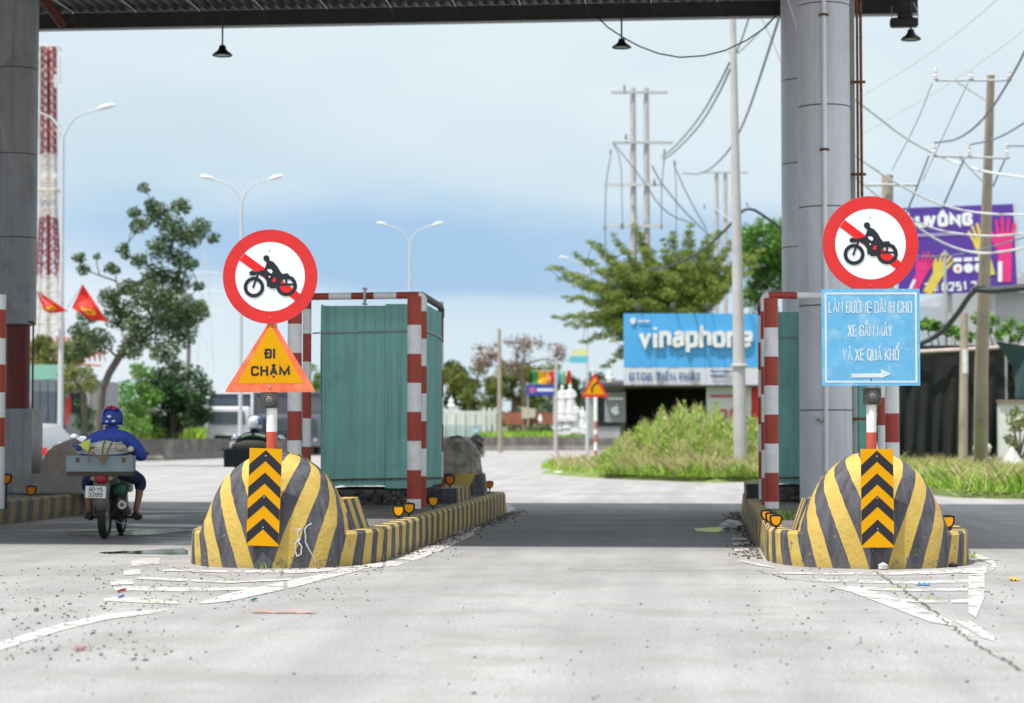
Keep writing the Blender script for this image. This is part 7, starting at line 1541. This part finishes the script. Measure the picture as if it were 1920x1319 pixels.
# ---- grey house, vines, shade net shed on the right
t = thing('house', 'grey white plastered house wall behind the vines at the right edge', 'house', gd(1850, 92)); fbox('wall', 1785, 1990, 548, 860, 92, 8, M('plaster_grey', (.40, .40, .43), .85, .12, .6, dirt=(.25, .24, .26), dscale=.5), t); fbox('parapet', 1850, 1990, 512, 548, 91.5, 8, MC['plaster_grey'], t); fbox('wall', 1715, 1786, 575, 860, 94, 8, M('plaster_blue', (.42, .47, .53), .85, .1, .6), t)
shrub('green vines with banana like leaves above the shade net, right of the blue notice', [(1735+10*i, 608+(i*37 % 34), 13) for i in range(9)], 76, m_lbright, .26, 60, base_z=2.6, seed=21, name='vines')
shrub('flowering green vines along the roof edge at the far right', [(1830+11*i, 598+(i*29 % 42), 14) for i in range(11)], 75, m_lbright, .2, 60, base_z=2.6, seed=22, name='vines')
m_net = M('shade_net_black', (.012, .014, .014), .9, .4, 1, dirt=(.03, .04, .035), damt=.5); m_netg = M('shade_net_green', (.03, .07, .07), .85, .3, 1)
t = thing('shade_net_shed', 'open shed hung with black shade net under a pale pipe rail', 'shed', gd(1800, 72, .14)); d = 72; s = d/FPX
b = B(); V = []; nx, nz = 60, 14
for j in range(nz+1):
    for i in range(nx+1):
        x = 1676+(1884-1676)*i/nx; y = 668+(884-668)*j/nz; V.append(at(x, y, d+.14*math.sin(i*.9+j*.25)*(j/nz)+.08*math.sin(i*.33)))
b.add(V, [(j*(nx+1)+i, (j+1)*(nx+1)+i, (j+1)*(nx+1)+i+1, j*(nx+1)+i+1) for j in range(nz) for i in range(nx)]); b.build('net_curtain', m_net, t, smooth=True, angle=180)
b = B(); b.tube([at(1680, 662, d-.3), at(1800, 656, d-.3), at(1940, 648, d-.3)], .065, 8); b.build('rail', M('pinkish_pipe', (.52, .42, .40), .6, .2, 2), t)
b = B(); b.tube([at(1680, 683, d+.3), at(1940, 678, d+.3)], .03, 6); b.build('rail', m_galv, t)
fbox('roof_cover', 1680, 1990, 648, 656, d+.1, 6, m_net, t); fbox('back_net', 1880, 1990, 668, 880, d+5, .1, m_net, t)
b = B(); P0 = [(1866, 640), (1935, 650), (1940, 740), (1905, 750), (1900, 690)]; V = [at(x, y, d-.6+.1*i) for i, (x, y) in enumerate(P0)]; b.add(V, [(0, 1, 4), (1, 2, 3, 4)]); ob = b.build('net_drape', m_netg, t); md = ob.modifiers.new('t', 'SOLIDIFY'); md.thickness = .02
for x in (1680, 1886): b = B(); b.tube([gd(x, d+.1, .1), at(x, 655, d+.1)], .05, 8); b.build('post', m_galv, t)
t = thing('white_wall', 'short whitewashed wall right of the dark shade net', 'wall', gd(1895, 71)); fbox('wall', 1874, 1990, 755, 880, 71, .25, m_fw, t); fbox('coping', 1872, 1990, 750, 755.5, 70.9, .35, M('coping', (.2, .15, .12), .8), t)
shrub('greenery seen through the gap in the shade net', [(1878+7*i, 700+(i*17 % 40), 9) for i in range(6)], 74, m_ldark, .16, 60, base_z=2, seed=23)
shrub('yellowish bush at the right edge above the stone ornament', rb_(16, 1888, 1935, 760, 835, 9, 15, 14), 62, m_lyellow, .12, 90, base_z=.15, seed=24)
# sack on bins, stone ornament, white stones
b = B(); b.ball(at(1841, 841, 60), 17*60/FPX, 14, sc=(1.05, .8, .75), jit=.08); tag(b.build('sack', M('cream_sack', (.60, .60, .45), .6, .15, 4, dirt=(.2, .4, .15), dscale=2), smooth=True, angle=60, origin=at(1841, 841, 60)), 'round cream and green sack on a grey bin below the power pole', 'sack')
c = gd(1840, 60, .14); b = B(); b.lathe([(.22, 0), (.30, .25), (.32, .42), (.28, .45)], c, 16); tag(b.build('bin', M('bin_grey', (.22, .24, .27), .6), smooth=True, origin=c), 'low grey bin under the cream sack', 'bin')
t = thing('stone_ornament', 'pale bell shaped stone ornament on a slab in the right grass', 'ornament', gd(1897, 58, .14)); b = B(); b.lathe([(.46, .16), (.50, .20), (.47, .26), (.34, .34), (.22, .46), (.12, .62), (.06, .72), (.02, .76)], (0, 0, 0), 24); b.build('cap', M('stone_pale', (.42, .42, .42), .7), t, world=False, smooth=True); b = B(); b.box((0, 0, .08), (.95, .7, .16)); b.build('slab', m_fw, t, world=False)
for i, (x, y, r_) in enumerate(((1860, 872, 8), (1880, 876, 5), (1860, 915, 5), (1048, 890, 7), (1060, 889, 5), (1030, 884, 4), (1262, 897, 3.5), (1225, 892, 3), (1370, 975+3, 4))):
    p_ = ground(x, y); s_ = p_.dot(Fh)/FPX; b = B(); b.ball(p_+Zu*r_*s_*.5, r_*s_, 8, sc=(1.3, 1, .6), jit=.15, rg=random.Random(i)); tag(b.build('litter_piece', m_fw, origin=p_), ['white stone slab in the right grass near the bin', 'small white stone beside the slab in the right grass', 'white scrap in the front of the right grass', 'largest white litter lump at the left tip of the verge', 'white litter just right of the largest lump', 'white litter left of the largest lump', 'white scrap at the road edge below the tall weeds', 'tiny white scrap left below the tall weeds', 'white scrap by the kerb of the right island'][i], 'litter')
# ---- plastic bag at the right kerb
b = B(); p_ = ground(1372, 992); b.ball(p_+Zu*.05, .12, 12, sc=(1.2, .9, .55), jit=.18, rg=random.Random(9)); tag(b.build('plastic_bag', M('clear_plastic', (.42, .42, .44), .2, .2, 20, .6, 20), origin=p_), 'crumpled clear plastic bag at the kerb of the right island', 'bag')
# ================================================================== road grit and litter in front
m_grit = M('grit', (.13, .125, .125), .9, .3, 30, island=.6)
b = B(); g3 = random.Random(4)
def grit(n, x0, x1, y0, y1, r0=.006, r1=.022):
    for _ in range(n):
        x = g3.uniform(x0, x1); y = g3.uniform(y0, y1); p_ = ground(x, y); r_ = g3.uniform(r0, r1)*g3.uniform(.5, 1); b.ball(p_+Zu*r_*.35, r_, 5, sc=(g3.uniform(.8, 1.5), g3.uniform(.8, 1.5), .7), jit=.3, rg=g3)
grit(300, 0, 330, 1060, 1240, .004, .016); grit(150, 120, 460, 1050, 1150, .004, .015); grit(140, 330, 700, 1060, 1130, .004, .014); grit(110, 1380, 1900, 1075, 1250, .004, .014); grit(160, 1500, 1900, 1060, 1120, .004, .014); grit(150, 0, 1920, 1100, 1315, .004, .012)
grit(120, 700, 870, 990, 1050, .004, .014); grit(90, 480, 720, 1062, 1075, .006, .02)
tag(b.build('grit', m_grit, origin=ground(200, 1150)), kind='stuff')
def lump(nm, x, y, rpx, sc, mat, lab, cat, seed, jit=.18): p_ = ground(x, y); r_ = rpx*p_.dot(Fh)/FPX; b = B(); b.ball(p_+Zu*r_*sc[2]*.7, r_, 7, sc=sc, jit=jit, rg=random.Random(seed)); tag(b.build(nm, mat, origin=p_), lab, cat)
lump('broken_stone', 1656, 1069, 10, (1.1, .9, .8), M('white_chip', (.52, .49, .46), .8, .1, 8, .3), 'pale broken stone leaning at the nose of the right island', 'stone', 2)
lump('black_lump', 1786, 1064, 9, (1.2, .8, .5), m_black, 'black rubber lump at the right end of the right island', 'rubber lump', 3)
lump('dark_stone', 68, 1147, 5.5, (1, 1, .8), m_grit, 'dark blue grey pebble larger than the others on the left road', 'stone', 5)
lump('stone_chip', 1700, 1067, 5, (1, 1, .7), m_concd, 'small brown stone chip right of the pale broken stone', 'stone', 6)
def tape(x0, x1, y, hpx, col, lab, nm): 
    a, c = ground(x0, y+hpx), ground(x1, y); b = B(); n = 8; V = []
    for i in range(n+1):
        x = a.x+(c.x-a.x)*i/n; z = .012+.008*math.sin(i*1.7); V += [(x, a.y, z), (x+.01, c.y, z+.006)]
    b.add(V, [(2*i, 2*i+2, 2*i+3, 2*i+1) for i in range(n)]); ob = b.build('litter_strip', M(nm, col, .6), origin=V[0]); tag(ob, lab, 'litter'); md = ob.modifiers.new('t', 'SOLIDIFY'); md.thickness = .003
tape(220, 234, 1109, 3, (.55, .04, .03), 'short bright red strip on the white hatching at left', 'litter_red')
tape(470, 590, 1150, .7, (.40, .26, .24), 'long faded red strip lying in front of the left island', 'litter_faded_red')
tape(136, 160, 1219, 2, (.45, .26, .24), 'pale red strip low in the left foreground', 'litter_pale_red')
tape(470, 479, 1127, 2, (.03, .30, .28), 'tiny teal strip near the faded red strip', 'litter_teal')
tape(1722, 1740, 1097, 2, (.03, .25, .5), 'tiny blue strip on the white hatching at right', 'litter_blue')
tape(1895, 1904, 1087, 3, (.6, .38, .05), 'tiny yellow scrap at the far right of the road', 'litter_yellow')
tape(222, 230, 1121, 2, (.1, .2, .5), 'tiny blue scrap below the bright red strip', 'litter_blue2')
# weeds rooted in the kerb joints
for i, (x, y, n, h, lab) in enumerate(((450, 1061, 60, .09, 'left clump of small weeds at the foot of the left island'), (500, 1066, 30, .07, 'middle clump of small weeds at the nose of the left island'), (625, 1060, 50, .08, 'right clump of small weeds at the foot of the left island'), (692, 1052, 24, .07, 'tiny weed at the right corner of the left island'),
    (310, 1130, 12, .03, 'tiny weed on the hatching at left'), (425, 1092, 10, .03, 'tiny weed in the crack left of the white line'), (1692, 1104, 16, .035, 'tiny weed in the crack on the right hatching'), (1812, 1046, 30, .08, 'weed at the right end of the right island'), (1730, 1124, 10, .03, 'tiny dry weed lower on the right crack'), (1470, 968, 60, .12, 'weeds growing between the right booth post and the striped mound'))):
    p_ = ground(x, y) if i != 9 else at(1470, 975, 22.5); z_ = 0 if i != 9 else .30; pts = np.array([(p_.x+rs.normal()*.07, p_.y-.02+rs.normal()*.03, z_) for _ in range(n)]); tag(grass_mesh('weed', pts, h, m_grass, 30+i, .005, .7), lab, 'weed')
# debris along the foot of the kerbs
b = B(); g3 = random.Random(8)
for xs_, y0_, y1_ in ((NA.x+.97, 20.4, 33), (NB.x-1.0, 20.5, 33)):
    for _ in range(420): r_ = g3.uniform(.006, .022); b.ball((xs_+abs(g3.gauss(0, .12))*(1 if xs_ < 0 else -1), g3.uniform(y0_, y1_), r_*.3), r_, 5, sc=(1, 1.4, .6), jit=.3, rg=g3)
tag(b.build('kerb_dirt', M('brown_grit', (.12, .09, .065), .95, .3, 20, island=.5), origin=(NA.x+.97, 21, 0)), kind='stuff')
